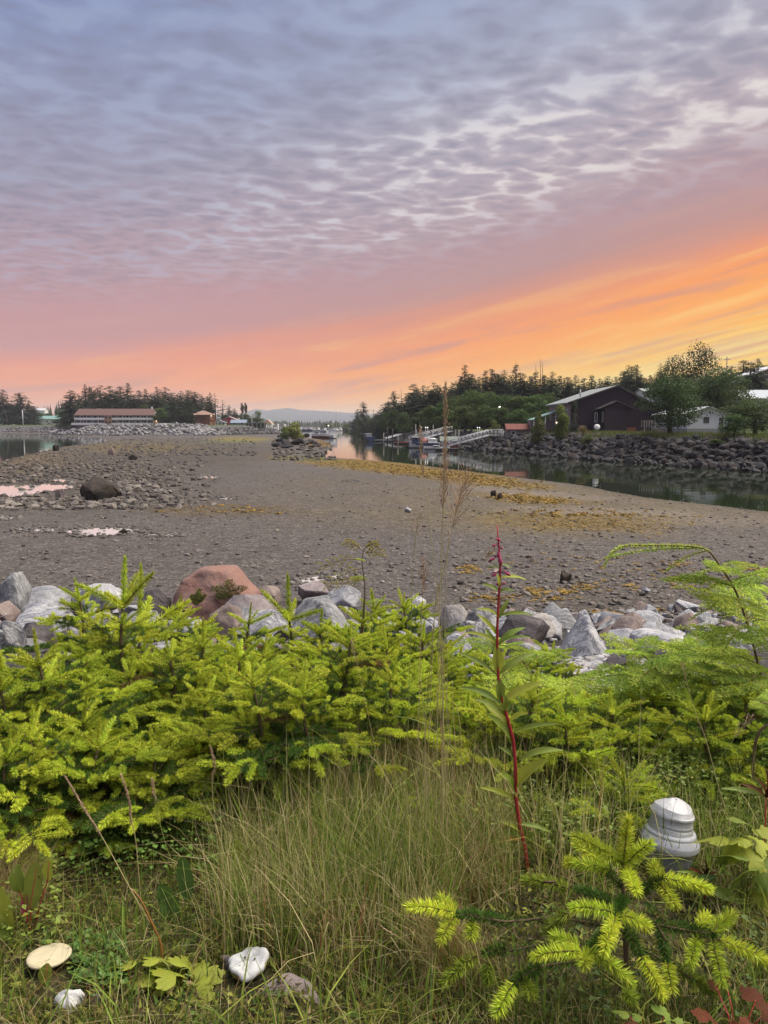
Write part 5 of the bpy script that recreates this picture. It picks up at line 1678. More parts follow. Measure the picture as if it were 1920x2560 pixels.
# ------------------------------------------------------------------ the near bank: boulders
def hit(u, v, dmin=1.0, dmax=30.0):
    """where the sight line through a photo pixel meets the ground"""
    ds = np.arange(dmin, dmax, 0.05)
    r = ray(u, v)
    xs, zs = r.x / r.y * ds, CAMZ + r.z / r.y * ds
    below = np.nonzero(zs <= ground(xs, ds))[0]
    k = below[0] if len(below) else len(ds) - 1
    return Vector((xs[k], ds[k], zs[k]))


def rockmat(name, c1, c2, sc=3.0, stretch=(1, 1, 1), veins=None, tm=(.42, .58)):
    m = bpy.data.materials.new(name)
    m.use_nodes = True
    g = NT(m.node_tree)
    v = g.n('ShaderNodeTexCoord').outputs['Object']
    oi = g.n('ShaderNodeObjectInfo').outputs['Random']
    v = g.n('ShaderNodeVectorMath', operation='ADD', inp={0: v, 1: g.vec(g.math('MULTIPLY', oi, 31.0), 0.0, 0.0)}).outputs[0]
    vs = g.n('ShaderNodeMapping', inp={'Vector': v, 'Scale': stretch, 'Rotation': (.5, .7, .3)}).outputs[0]
    n1 = g.noise(vs, sc, 8, .68, .8)
    n2 = g.noise(v, sc * 7, 5, .7)
    n3 = g.noise(v, sc * .6, 3, .5)
    c = g.mix(g.smooth(n1, *tm), c1, c2)
    if veins: c = g.mix(g.smooth(g.math('ABSOLUTE', g.math('SUBTRACT', n1, .5)), .055, .0), c, veins)
    k = g.math('ADD', .28, g.math('ADD', g.math('MULTIPLY', n2, .62), g.math('MULTIPLY', n3, .5)))
    c = g.mix(1.0, c, g.n('ShaderNodeCombineColor', inp={0: k, 1: k, 2: k}).outputs[0], 'MULTIPLY')
    # lichen specks
    vo = g.n('ShaderNodeTexVoronoi', inp={'Vector': v, 'Scale': 9.0})
    c = g.mix(g.math('MULTIPLY', g.smooth(vo.outputs['Distance'], .16, .08), g.smooth(n3, .5, .62)), c, (.42, .40, .38))
    h = g.math('ADD', g.math('MULTIPLY', n1, .06), g.math('MULTIPLY', n2, .035))
    b = g.n('ShaderNodeBump', inp={'Strength': .9, 'Distance': .6, 'Height': h})
    p = g.n('ShaderNodeBsdfPrincipled', inp={'Base Color': c, 'Roughness': .78, 'Specular IOR Level': .3, 'Normal': b.outputs[0]})
    g.n('ShaderNodeOutputMaterial', inp={'Surface': p.outputs[0]})
    return m


RM = {'grey': rockmat('grey_rock', (.30, .30, .32), (.44, .44, .46), 3, (1, 1, 2)),
      'stri': rockmat('streaked_rock', (.20, .205, .22), (.43, .42, .42), 4.2, (1, 6, 1.2), None, (.40, .62)),
      'pale': rockmat('pale_rock', (.44, .44, .48), (.57, .56, .57), 3.6, (1, 4, 1), (.22, .22, .25)),
      'white': rockmat('cream_rock', (.46, .42, .38), (.34, .32, .32), 2.5, (1, 2, 1)),
      'red': rockmat('red_rock', (.31, .165, .13), (.255, .155, .135), 2.0),
      'brown': rockmat('brown_rock', (.20, .15, .135), (.29, .225, .20), 3),
      'purp': rockmat('purple_rock', (.24, .195, .20), (.31, .265, .26), 3, (1, 1, 2)),
      'dark': rockmat('dark_rock', (.075, .065, .07), (.14, .12, .12), 3.5),
      'mott': rockmat('mottled_rock', (.10, .10, .115), (.42, .41, .41), 6.0, (1, 2, 1), None, (.40, .60))}
PTS = {5: [(-.62, -.3, -.5), (.62, -.25, -.5), (.5, .4, -.5), (-.5, .4, -.5), (-.05, -.55, -.45), (-.02, .0, .5), (.04, -.02, .48), (-.30, -.2, .02), (.30, -.22, -.05), (.06, -.32, .10), (.45, -.1, -.28), (.1, .3, .1)],
       3: [(-.5, -.3, -.5), (-.46, -.1, -.25), (-.28, -.25, .30), (-.20, -.1, .42), (-.05, -.2, .5), (.18, -.2, .46), (.22, .2, .45), (-.2, .3, .4), (.34, -.3, .2), (.5, -.1, -.12), (.48, -.2, -.5), (.4, .4, -.5), (-.4, .4, -.5), (0, -.48, -.4), (.1, -.42, .12), (-.25, -.42, -.1), (.46, .2, .0)],
       2: [(-.5, -.2, -.5), (.5, -.3, -.5), (.5, .3, -.4), (-.4, .4, -.5), (-.46, -.1, .1), (-.3, .2, .35), (.1, -.1, .5), (.36, .1, .4), (.5, 0, .12), (-.1, -.42, .1), (.3, -.42, .02), (.0, -.48, -.4), (.3, .4, .2)],
       1: [(-.5, -.1, -.5), (.5, -.2, -.5), (.4, .4, -.5), (-.4, .4, -.4), (-.5, 0, .15), (-.2, -.1, .5), (.22, .1, .42), (.5, .05, .1), (.0, -.45, .05), (-.3, -.42, -.3), (.35, -.4, -.2), (.1, .35, .35)]}
BLD = [(-4, 66, 1432, 1536, 'stri', 'tall grey streaked boulder at the end of the near bank', 0), (48, 170, 1466, 1522, 'grey', 'long low grey boulder behind the curved spruce tip', 1), (50, 136, 1499, 1560, 'grey', 'angular grey boulder over the rust coloured one', 2), (-14, 44, 1506, 1560, 'brown', 'rust brown boulder with an ochre lichen edge', 0),
       (-10, 60, 1552, 1622, 'mott', 'black and white mottled boulder under the rust brown one', 1), (50, 136, 1556, 1612, 'dark', 'black-brown boulder half behind the curved spruce', 2), (183, 298, 1460, 1530, 'pale', 'pale bluish boulder behind the tall spruce leader', 0), (344, 424, 1474, 1540, 'dark', 'dark boulder leaning on the mossy red one', 1),
       (412, 640, 1419, 1545, 'red', 'large red-brown boulder with two cushions of green moss', 3), (560, 697, 1488, 1556, 'purp', 'flat purple-grey boulder in front of the mossy red one', 2), (519, 604, 1512, 1596, 'brown', 'brown pyramid boulder below the mossy red one', 0), (612, 720, 1526, 1592, 'pale', 'pale grey boulder with orange leaves on it', 1), (310, 397, 1524, 1584, 'mott', 'speckled black and white boulder behind the spruces', 2),
       (722, 870, 1493, 1608, 'stri', 'rounded boulder with dark wavy streaks beside the hemlock sprig', 4), (740, 824, 1460, 1504, 'purp', 'low brown-purple boulder at the mud edge', 0), (820, 900, 1464, 1516, 'grey', 'low grey boulder behind the thin sprig', 1), (634, 698, 1464, 1502, 'brown', 'small brown boulder behind the flat purple-grey one', 2),
       (1098, 1166, 1512, 1590, 'white', 'cream white upright boulder behind the tall grass stems', 0), (1162, 1245, 1523, 1588, 'mott', 'mottled black and white boulder beside the fireweed stem', 1), (1106, 1172, 1565, 1624, 'purp', 'pinkish grey boulder below the cream white upright one', 2), (1246, 1380, 1540, 1622, 'dark', 'dark brown boulder with a pale cap behind the fireweed', 0), (1290, 1385, 1538, 1612, 'white', 'slanting cream slab lying on the dark brown boulder', 4),
       (1335, 1404, 1538, 1594, 'grey', 'grey-blue boulder between the cream slab and the pointed one', 1), (1395, 1528, 1529, 1640, 'pale', 'pointed white boulder standing like a small peak', 5), (1488, 1548, 1549, 1588, 'mott', 'small black and white boulder behind the pointed white one', 0), (1533, 1607, 1543, 1606, 'brown', 'orange-brown wedge boulder by the pointed white one', 1), (1516, 1598, 1572, 1630, 'grey', 'flat-faced grey boulder under the orange-brown wedge', 2), (1578, 1716, 1578, 1645, 'pale', 'broad pale blue-grey boulder near the arching hemlock', 4), (1640, 1720, 1600, 1660, 'purp', 'dark purple boulder in front of the broad pale one', 0), (1700, 1790, 1622, 1680, 'mott', 'low mottled boulder behind the hemlock stem', 1), (1772, 1850, 1630, 1690, 'dark', 'dark boulder behind the hemlock foliage', 2)]
for i, (u0, u1, v0, v1, mt, lab, sh) in enumerate(BLD):
    p = hit((u0 + u1) / 2, min(v1 + 8, 1690), 6)
    wd = (u1 - u0) / F * p.y * 1.10
    hg = (v1 - v0) / F * p.y * 1.25
    size = (1, .9, 1)
    me = rock_mesh('boulder', 500 + i * 3 + sh, {0: 15, 1: 13, 2: 14, 3: 13, 4: 20, 5: 9}[sh], size, 3, .022, [RM[mt]], pts=PTS.get(sh))
    zt = at((u0 + u1) / 2, v0, p.y)
    if i % 2 and sh in (1, 2):
        for vv in me.vertices: vv.co.x *= -1
        me.flip_normals()
    Vv = np.empty(len(me.vertices) * 3, np.float32); me.vertices.foreach_get('co', Vv); Vv = Vv.reshape(-1, 3)
    lo_, hi_ = Vv.min(0), Vv.max(0)
    Vv = (Vv - (lo_ + hi_) / 2) / (hi_ - lo_) * np.array((wd, wd * .85, hg))
    me.vertices.foreach_set('co', Vv.ravel().astype(np.float32)); me.update()
    o = link('boulder', me, None, (p.x, p.y + wd * .1, zt.z - hg / 2))
    tag(o, lab, 'boulder', 'boulders on the near bank')
    if sh == 3:
        m_moss = mat('moss', attr=True, rough=.95, trans=.1)
        for (mu, mv, mw, mh) in ((574, 1475, 86, 46), (498, 1497, 40, 46)):
            c = at(mu, mv, p.y - wd * .22)
            V, T, C = [], [], []
            n = 0
            for _ in range(2600):
                a_, q_ = R.uniform(0, 6.28), math.sqrt(R.random())
                if q_ > .82 + .2 * math.sin(a_ * 5): continue
                xx = math.cos(a_) * q_ * mw / F * p.y * .55
                zz = math.sin(a_) * q_ * mh / F * p.y * .55
                yy = -.11 * math.sqrt(max(0, 1 - q_ * q_)) - .05 + .16 * (zz / .12) * .3
                s = .018
                d_ = Vector((R.gauss(0, 1), R.gauss(-.6, .6), R.gauss(.5, .8))).normalized() * s * 1.6
                e_ = Vector((R.gauss(0, 1), R.gauss(0, 1), R.gauss(0, 1))).normalized() * s * .6
                b_ = Vector((xx, yy + .04, zz))
                V += [b_ - e_, b_ + e_, b_ + d_ ]; T.append((n, n + 1, n + 2)); n += 3
                k = R.uniform(.5, 1.4)
                C += [(.17 * k, .19 * k, .045 * k) if (mu < 530 or xx < 0 or R.random() < .3) else (.15 * k, .11 * k, .03 * k)] * 3
            mo_ = link('moss', mesh_np('moss', V, T, m_moss, C), o, c - o.location)
# unnamed blocks packed between the named boulders
nb = thing('bank_rubble', 'grey broken rock covering the slope of the near bank', 'stone bank')
BLK = [rock_mesh('boulder', 640 + i, 10 + i % 4, (1.1, .95, .8), 2, .02, [RM[k]]) for i, k in enumerate(('grey', 'stri', 'pale', 'mott', 'dark', 'purp', 'grey', 'brown', 'pale', 'stri'))]
cnt = 0
while cnt < 230:
    y = R.uniform(6.5, 19.0); x = R.uniform(-.56, .56) * y
    s = R.choice((.35, .45, .55, .7, .85)) * R.uniform(.85, 1.2) * (.8 if y < 9 else 1)
    link('boulder', BLK[R.randrange(10)], nb, (x, y, gz(x, y) + .05 * s), (R.uniform(-.5, .5), R.uniform(-.5, .5), R.uniform(0, 6)), (s, s, s * R.uniform(.8, 1.1)))
    cnt += 1
# smaller stones between them and down the slope
hp = Heap()
for _ in range(700):
    x, y = R.uniform(-13, 13), R.uniform(5.8, 19.5)
    if abs(x) > y * .56 + 1: continue
    s = R.choice((.12, .15, .18, .22, .28, .34)) * R.uniform(.8, 1.2)
    col = R.choice(((.30, .30, .315), (.38, .37, .38), (.13, .12, .125), (.24, .19, .175), (.18, .175, .18), (.20, .19, .19)))
    V_, T_ = RIPA[R.randrange(8)]
    hp.add(V_, T_, rotm((R.uniform(-.6, .6), R.uniform(-.6, .6), R.uniform(0, 6))) * s, (x, y, gz(x, y) + .08 * s), np.array(col) * R.uniform(.7, 1.25))
for _ in range(1500):
    c = hit(1500 + R.gauss(0, 90), 1700 + R.gauss(0, 36), 5)
    s = R.uniform(.05, .16)
    V_, T_ = COBA[R.randrange(6)]
    hp.add(V_, T_, rotm((R.uniform(-.5, .5), R.uniform(-.5, .5), R.uniform(0, 6))) * s, (c.x, c.y, c.z + .03), np.array(R.choice(((.40, .39, .40), (.26, .25, .26), (.32, .30, .29)))) * R.uniform(.6, 1.2))
tag(hp.build('rubble', m_heap, nb), kind='stuff')

# the dark boulder on the flat and its companions
def lone(u0, u1, v0, v1, seed, mt, lab, n=16, squash=1.0, zb=.2):
    p = gp((u0 + u1) / 2, v1 - 2, .34)
    wd = (u1 - u0) / F * p.y; hg = (v1 - v0) / F * p.y * 1.75
    me = rock_mesh('rock', seed, n, (1, .9, 1), 2, .05, [mt])
    Vv = np.empty(len(me.vertices) * 3, np.float32); me.vertices.foreach_get('co', Vv); Vv = Vv.reshape(-1, 3)
    lo_, hi_ = Vv.min(0), Vv.max(0)
    Vv = (Vv - (lo_ + hi_) / 2) / (hi_ - lo_) * np.array((wd, wd * .8, hg))
    me.vertices.foreach_set('co', Vv.ravel().astype(np.float32)); me.update()
    tag(link('rock', me, None, (p.x, p.y + wd * .3, .36 + hg * .10)), lab, 'rock')


m_blk = rockmat('black_weedy_rock', (.030, .025, .021), (.065, .048, .036), 2.0)
lone(191, 291, 1199, 1252, 801, m_blk, 'large black weed-covered boulder alone on the mud flat', 18)
lone(133, 162, 1226, 1252, 804, RM['brown'], 'small pointed grey-brown stone beside the large black boulder')
lone(290, 312, 1228, 1246, 807, RM['dark'], 'small dark stone close behind the large black boulder')
lone(294, 318, 1325, 1340, 810, m_blk, 'dark stone standing in the long shallow pool')
lone(130, 146, 1114, 1126, 813, m_blk, 'dark stone at the pond edge')
lone(1401, 1432, 1432, 1458, 816, m_blk, 'round dark stone on the mud beyond the pointed white boulder')
lone(1226, 1242, 1229, 1241, 819, m_blk, 'first of two dark stones on the ochre weed, nearer the pools')
lone(1243, 1257, 1235, 1246, 822, m_blk, 'second of two dark stones on the ochre weed, nearer the channel')
lone(1608, 1630, 1472, 1484, 825, RM['grey'], 'small flat pale stone on the mud by the arching hemlock')
lone(1728, 1758, 1518, 1542, 828, m_blk, 'dark weedy stone on the mud behind the hemlock tip')
lone(1010, 1030, 1271, 1280, 831, RM['grey'], 'small grey stone on the middle of the mud flat')
lone(268, 288, 1120, 1138, 834, RM['brown'], 'squat brown stone on the cobbled spit')
lone(320, 342, 1137, 1150, 837, m_blk, 'dark round stone on the cobbled spit')

# ------------------------------------------------------------------ needles and shoots
m_needle = mat('spruce_needles', attr=True, rough=.6, trans=.30, spec=.15, rnd=.24, hue=.012)
m_stem = mat('twig_bark', (.13, .085, .05), .85, nscale=20, var=.3)
NEW = np.array((.50, .575, .060))
OLD = np.array((.085, .155, .026))
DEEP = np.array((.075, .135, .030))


def brush(path, n, L, wdt, col, r, fwd=.62, tipcol=None, flatten=0.0, tip=.7, up=(0, 0, 1)):
    """needles round a stem: path Nx3"""
    path = np.asarray(path, float)
    seg = np.diff(path, axis=0); ln = np.linalg.norm(seg, axis=1); cu = np.concatenate([[0], np.cumsum(ln)])
    s = np.sort(r.random(n)) ** .92
    pos = np.stack([np.interp(s * cu[-1], cu, path[:, k]) for k in range(3)], 1)
    idx = np.clip(np.searchsorted(cu, s * cu[-1]) - 1, 0, len(seg) - 1)
    ax = seg[idx] / (ln[idx][:, None] + 1e-9)
    ref = np.where(np.abs(ax @ np.array(up))[:, None] > .95, np.array((1., 0, 0)), np.array(up, float))
    sd = np.cross(ax, ref); sd /= np.linalg.norm(sd, axis=1)[:, None] + 1e-9
    nn = np.cross(sd, ax)
    ph = np.arange(n) * 2.39996 + r.normal(0, .35, n)
    rd = sd * np.cos(ph)[:, None] + nn * (np.sin(ph) * (1 - flatten))[:, None]
    rd /= np.linalg.norm(rd, axis=1)[:, None] + 1e-9
    f = fwd + .38 * np.clip((s - .72) / .28, 0, 1) + r.normal(0, .10, n)
    d = ax * f[:, None] + rd * np.sqrt(np.clip(1 - np.minimum(f, .97) ** 2, .06, 1))[:, None] + r.normal(0, .06, (n, 3))
    d /= np.linalg.norm(d, axis=1)[:, None]
    LL = L * (1 - (1 - tip) * np.clip((s - .8) / .2, 0, 1)) * r.uniform(.78, 1.15, n)
    wv = np.cross(d, r.normal(0, 1, (n, 3))); wv /= np.linalg.norm(wv, axis=1)[:, None] + 1e-9
    wv *= wdt * .5
    mid = pos + d * (LL * .55)[:, None]
    tp = pos + d * LL[:, None]
    V = np.stack([pos - wv * .6, pos + wv * .6, mid + wv, mid - wv, tp], 1).reshape(-1, 3)
    b = np.arange(n)[:, None] * 5
    T = np.concatenate([b + [0, 1, 2], b + [0, 2, 3], b + [3, 2, 4]])
    c = col[None, :] * r.uniform(.75, 1.2, (n, 1)) * (1 + r.normal(0, .06, (n, 3)))
    C = np.repeat(c, 5, axis=0)
    if tipcol is not None: C.reshape(n, 5, 3)[:, 4, :] = tipcol * r.uniform(.8, 1.2, (n, 1))
    return V, T, np.clip(C, 0.004, .85)


class Acc:
    def __init__(self): self.V, self.T, self.C, self.M, self.n = [], [], [], [], 0
    def add(self, vtc, mi=0):
        V, T, C = vtc
        self.V.append(V); self.T.append(np.asarray(T) + self.n); self.C.append(C); self.M.append(np.full(len(T), mi)); self.n += len(V)
    def tube(self, path, r0, r1, col, n=5, mi=1):
        path = [Vector(p) for p in path]
        mb = MB().tube(path, list(np.linspace(r0, r1, len(path))), n)
        V = np.array(mb.V)
        T = []
        for f in mb.Fc:
            for k in range(1, len(f) - 1): T.append((f[0], f[k], f[k + 1]))
        self.add((V, np.array(T), np.tile(np.asarray(col, float), (len(V), 1))), mi)
    def mesh(self, name, mats):
        return mesh_np(name, np.concatenate(self.V), np.concatenate(self.T), mats, np.concatenate(self.C), False, np.concatenate(self.M))


def arc(p0, d, L, droop=0.0, n=6):
    p0 = np.asarray(p0, float); d = np.asarray(d, float); d = d / np.linalg.norm(d)
    ts = np.linspace(0, 1, n)
    return np.stack([p0 + d * L * t_ + np.array((0, 0, -droop * L * t_ * t_)) for t_ in ts])


def spruce_branch(seed, L, kind):
    r = np.random.default_rng(seed)
    a = Acc()
    nl, nw = .0235, .0026
    if kind == 'short':
        pth = arc((0, 0, 0), (1, 0, .05), L, .06)
        a.tube(pth, .003, .0015, (.2, .2, .05))
        a.add(brush(pth, int(L * 1900), nl * .92, nw, NEW, r))
        return a.mesh('branch', [m_needle, m_stem])
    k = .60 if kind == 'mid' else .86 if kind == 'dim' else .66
    main = arc((0, 0, 0), (1, 0, .03), L, .10, 8)
    i1 = int(round(k * 7))
    a.tube(main, .0045, .0015, (.13, .085, .05))
    a.add(brush(main[:i1 + 1], int(L * k * 1150), nl, nw, OLD, r, .55))
    a.add(brush(main[i1:], int(L * (1 - k) * 2000), nl, nw, NEW, r))
    tipd = main[-1] - main[-2]
    # shoots at the end of last year's growth, and side shoots behind it
    pos = [(k, .30, 48), (k, .30, -48), (k * .72, .34, 58), (k * .70, .34, -56), (k * .45, .36, 62), (k * .42, .34, -60)]
    if kind in ('long', 'dim'): pos += [(k * .88, .26, 52), (k * .86, .26, -54), (k * .25, .30, 64), (k * .22, .28, -62)]
    for f, l, an in pos:
        if r.random() < .08: continue
        p = np.array([np.interp(f, np.linspace(0, 1, 8), main[:, q]) for q in range(3)])
        th = math.radians(an + r.normal(0, 7))
        ll = L * l * r.uniform(.75, 1.15)
        dirn = (math.cos(th), math.sin(th), r.normal(.06, .10))
        sp = arc(p, dirn, ll, .10, 6)
        a.tube(sp, .0025, .001, (.15, .12, .05), 4)
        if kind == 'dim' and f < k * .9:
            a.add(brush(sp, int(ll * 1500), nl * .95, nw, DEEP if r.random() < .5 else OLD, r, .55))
        elif f > k * .85:
            a.add(brush(sp, int(ll * 1950), nl * .95, nw, NEW, r))
        else:
            cut = 3 if f > k * .5 else 4
            a.add(brush(sp[:cut], int(ll * cut / 6 * 1300), nl * .95, nw, OLD, r, .55))
            a.add(brush(sp[cut - 1:], int(ll * (1 - (cut - 1) / 6) * 1750), nl * .95, nw, NEW, r))
            if kind == 'long' and ll > .1:
                for sgn in (1, -1):
                    t2 = th + sgn * .8
                    s2 = arc(sp[cut - 1], (math.cos(t2), math.sin(t2), .05), ll * .42, .1, 4)
                    a.add(brush(s2, int(ll * .42 * 1750), nl * .9, nw, NEW, r))
    return a.mesh('branch', [m_needle, m_stem])


SB = {'short': [spruce_branch(900 + i, .13 + .02 * i, 'short') for i in range(3)],
      'mid': [spruce_branch(910 + i, .27 + .03 * i, 'mid') for i in range(4)],
      'long': [spruce_branch(920 + i, .42 + .04 * i, 'long') for i in range(4)],
      'dead': [], 'dim': [spruce_branch(970 + i, .40 + .04 * i, 'dim') for i in range(3)]}
_o = (NEW, OLD, DEEP)
NEW, OLD, DEEP = np.array((.26, .17, .07)), np.array((.20, .115, .05)), np.array((.16, .09, .04))
SB['dead'] = [spruce_branch(980 + i, .26, 'mid') for i in range(2)]
NEW, OLD, DEEP = _o
LEAD = []
for i in range(3):
    a = Acc(); r_ = np.random.default_rng(930 + i)
    pth = arc((0, 0, 0), (0.02 * (i - 1), 0.01, 1), 1.0, 0, 6)
    a.tube(pth, .006, .003, (.2, .19, .05))
    V, T, C = brush(pth, 420, .023 / .2, .0027 / .2, NEW * .97, r_, .66, None, 0, .8, (1, 0, 0))
    V[:, 2] = V[:, 2]
    a.add((V, T, C))
    LEAD.append(a.mesh('leader', [m_needle, m_stem]))


def branch_obj(parent, me, loc, az_, el_, scale, roll=0.0):
    q = Euler((roll, -el_, az_), 'XYZ').to_matrix().to_4x4()
    return link('branch', me, parent, mtx=Matrix.Translation(loc) @ q @ Matrix.Scale(scale, 4))


def spruce(u, vtip, d, label, lead=.2, *a_, **k_):
    return spruce_(u, vtip, d, label, lead, *a_, **k_)


def spruce_(u, vtip, d, label, lead=.2, spread=1.0, bottom=.1, nbr=5, seed=0, dens=1.0, spacing=.17, lean=0.0, base=None, bare=0, gap=None):
    r = random.Random(seed + 50)
    p = at(u, vtip, d)
    z0 = gz(p.x, d)
    h = p.z - z0
    bx = 0.0 if base is None else (at(base, 1800, d).x - p.x)
    o = thing('spruce_sapling', label, 'tree', (p.x + bx, d, z0), 0, 'young spruces on the near bank')
    def tp(f): return Vector((-bx * f ** 1.3 + .015 * math.sin(f * 7 + seed), .01 * math.cos(f * 5 + seed), h * f))
    fl_ = 1 - lead / h
    pts = [tp(fl_ * k / 8) for k in range(9)]
    pts[0].z = -.15
    MB().tube(pts, list(np.linspace(.006 + h * .010, .005, 9)), 7).build('trunk', m_stem, o)
    # needles on the young part of the trunk
    a = Acc()
    yp = np.array([tp(fl_ * (1 - .55 * (1 - k / 5))) for k in range(6)])
    a.add(brush(yp, int(380 * np.linalg.norm(yp[-1] - yp[0]) / .3), .020, .0026, OLD * .9, np.random.default_rng(seed), .62, None, 0, 1, (1, 0, 0)))
    link('needle_coat', a.mesh('needle_coat', [m_needle, m_stem]), o)
    top = tp(fl_)
    dirn = (tp(1.0) - top)
    q = Vector((0, 0, 1)).rotation_difference(dirn).to_matrix().to_4x4()
    link('leader', LEAD[seed % 3], o, mtx=Matrix.Translation(top) @ q @ Matrix.Diagonal((lead * 1.05, lead * 1.05, lead, 1)) if lead < .26 else Matrix.Translation(top) @ q @ Matrix.Diagonal((.24, .24, lead, 1)))
    a0 = r.uniform(0, 6.28)
    for k in range(4):
        branch_obj(o, r.choice(SB['short']), top + Vector((0, 0, -.004)), a0 + k * 1.57 + r.uniform(-.3, .3), r.uniform(.35, .85), max(lead, .15) / .17 * r.uniform(.8, 1.15), r.uniform(-.3, .3))
    z = h * fl_ - (spacing * r.uniform(.55, .8) if gap is None else gap)
    lvl = 1
    while z > h * bottom:
        reach = (h * fl_ - z) * .80 * spread + .15
        n = nbr + (1 if lvl > 1 else 0)
        a0 = r.uniform(0, 6.28)
        for k in range(n):
            if r.random() > dens: continue
            want = reach * r.uniform(.75, 1.2)
            kind = 'short' if want < .19 else 'mid' if want < .37 else 'long'
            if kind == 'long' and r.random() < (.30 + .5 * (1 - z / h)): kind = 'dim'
            me = r.choice(SB[kind])
            nat = {'short': .15, 'mid': .32, 'long': .48, 'dim': .44}[kind]
            sc = min(max(want / nat, .7), 1.35)
            el_ = max(-.12, .55 - .16 * lvl) + r.uniform(-.14, .16)
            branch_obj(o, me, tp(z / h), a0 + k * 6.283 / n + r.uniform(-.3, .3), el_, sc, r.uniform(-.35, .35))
        # odd shoots between the whorls
        for k in range(3):
            branch_obj(o, r.choice(SB['short' if lvl < 2 else 'mid']), tp((z + spacing * r.uniform(.25, .7)) / h), r.uniform(0, 6.28), r.uniform(.1, .7), r.uniform(.6, 1.0), r.uniform(-.5, .5))
        if r.random() < .22: branch_obj(o, r.choice(SB['dead']), tp(z / h), r.uniform(0, 6.28), r.uniform(-.2, .2), r.uniform(.6, 1.0), r.uniform(-.4, .4))
        z -= spacing * r.uniform(.85, 1.15) * (1 + .05 * lvl)
        lvl += 1
    return o


spruce(303, 1398, 3.7, 'tall young spruce with a thick upright leader and cross-like top shoots', .235, 1.05, .12, 5, 1, 1, .17, gap=.20)
spruce(345, 1418, 4.0, 'thin young spruce with a bare-looking straight leader beside the tall one', .36, .75, .15, 4, 2, .8, .18, gap=.16)
spruce(192, 1446, 4.2, 'spruce with a drooping curved tip beside the tall one', .12, .95, .12, 5, 3, 1, .15, 0, 215)
spruce(96, 1575, 3.05, 'bushy bright spruce spilling over the bank by the tan tussock', .14, 1.25, .08, 7, 4, 1, .13)
spruce(8, 1640, 2.95, 'bushy spruce cut short beside the bright spilling one', .14, 1.2, .08, 6, 5, 1, .13)
spruce(215, 1735, 2.95, 'low dark spruce under the tall leader spruce', .12, 1.25, .08, 7, 6, 1, .12)
spruce(400, 1810, 3.05, 'low spreading spruce above the grass hollow', .10, 1.3, .08, 7, 7, 1, .12)
spruce(500, 1548, 3.75, 'young spruce with several short leaders behind the slanting bough', .14, 1.0, .12, 6, 8, 1, .15)
spruce(588, 1572, 3.65, 'small spruce with a short blunt leader before the brown pyramid boulder', .16, .95, .12, 5, 9, 1, .15)
spruce(422, 1585, 3.45, 'spreading spruce with long side boughs right of the tall leader spruce'.replace('right of', 'next to'), .12, 1.15, .1, 6, 10, 1, .15)
spruce(722, 1438, 4.5, 'spruce with a long pale upright leader before the streaked boulder', .27, .85, .15, 5, 11, 1, .17, gap=.22)
spruce(806, 1522, 4.3, 'small spruce with a slanted leader under the streaked boulder', .14, .85, .12, 5, 12, 1, .15)
spruce(622, 1508, 4.4, 'small spruce top in front of the flat purple-grey boulder', .12, .85, .12, 5, 13, 1, .15)
spruce(868, 1555, 3.3, 'open spruce with a bare brown trunk in the middle of the bank', .10, 1.15, .30, 5, 14, .85, .17)
spruce(690, 1660, 3.25, 'wide low spruce joined to the bare-trunked one', .12, 1.35, .14, 6, 15, .9, .15)
spruce(935, 1478, 4.7, 'spruce with a nodding top behind the bare-trunked one', .12, .9, .12, 6, 16, 1, .15)
spruce(1015, 1482, 4.9, 'dense spruce top beside the tall grass stems', .10, .95, .12, 6, 17, 1, .14)
spruce(1062, 1560, 4.4, 'low yellow-green spruce behind the tall grass stems', .10, 1.1, .1, 6, 18, 1, .14)
spruce(1150, 1618, 4.6, 'low cushion spruce below the pinkish boulder', .08, 1.2, .1, 7, 19, 1, .13)
spruce(1245, 1630, 4.5, 'low cushion spruce behind the fireweed', .08, 1.2, .1, 7, 20, 1, .13)
spruce(1340, 1628, 4.4, 'yellow cushion spruce before the dark brown boulder', .08, 1.15, .1, 7, 21, 1, .13)
spruce(1295, 1740, 3.7, 'mid-height spruce on the channel side of the fireweed', .10, 1.1, .1, 6, 22, 1, .14)
spruce(1400, 1780, 3.6, 'spruce with short stubby leader below the gravel patch', .12, 1.0, .1, 6, 23, 1, .14)
spruce(1180, 1760, 4.0, 'soft low spruce behind the straw grass', .08, 1.15, .1, 6, 24, 1, .13)
spruce(520, 1700, 3.2, 'bright spruce bough overhanging the dark hollow', .10, 1.2, .2, 6, 25, 1, .14)
spruce(320, 1640, 3.4, 'dark inner spruce behind the tall leader trunk', .10, 1.2, .1, 6, 26, 1, .13)
spruce(450, 1490, 4.4, 'spruce tip in front of the mossy red boulder', .13, 1.0, .12, 6, 31, 1, .15)
spruce(660, 1585, 3.9, 'full spruce filling between the pale boulder and the bare trunk', .12, 1.15, .1, 7, 32, 1, .14)
spruce(770, 1610, 3.7, 'full spruce below the streaked boulder', .11, 1.2, .1, 7, 33, 1, .14)
spruce(960, 1570, 3.9, 'bright spruce mass behind the thin pale stem', .11, 1.2, .1, 7, 34, 1, .14)
spruce(1040, 1660, 3.6, 'soft spruce mass behind the tall grass stems', .10, 1.25, .1, 7, 35, 1, .14)
spruce(1120, 1590, 4.9, 'yellow-green spruce edge against the pinkish boulder', .09, 1.2, .1, 7, 36, 1, .14)
spruce(1385, 1600, 4.9, 'light spruce tips in front of the slanting cream slab', .09, 1.0, .1, 6, 37, 1, .14)
spruce(250, 1530, 4.0, 'full spruce behind the trunk of the tall leader spruce', .13, 1.1, .1, 7, 38, 1, .15)
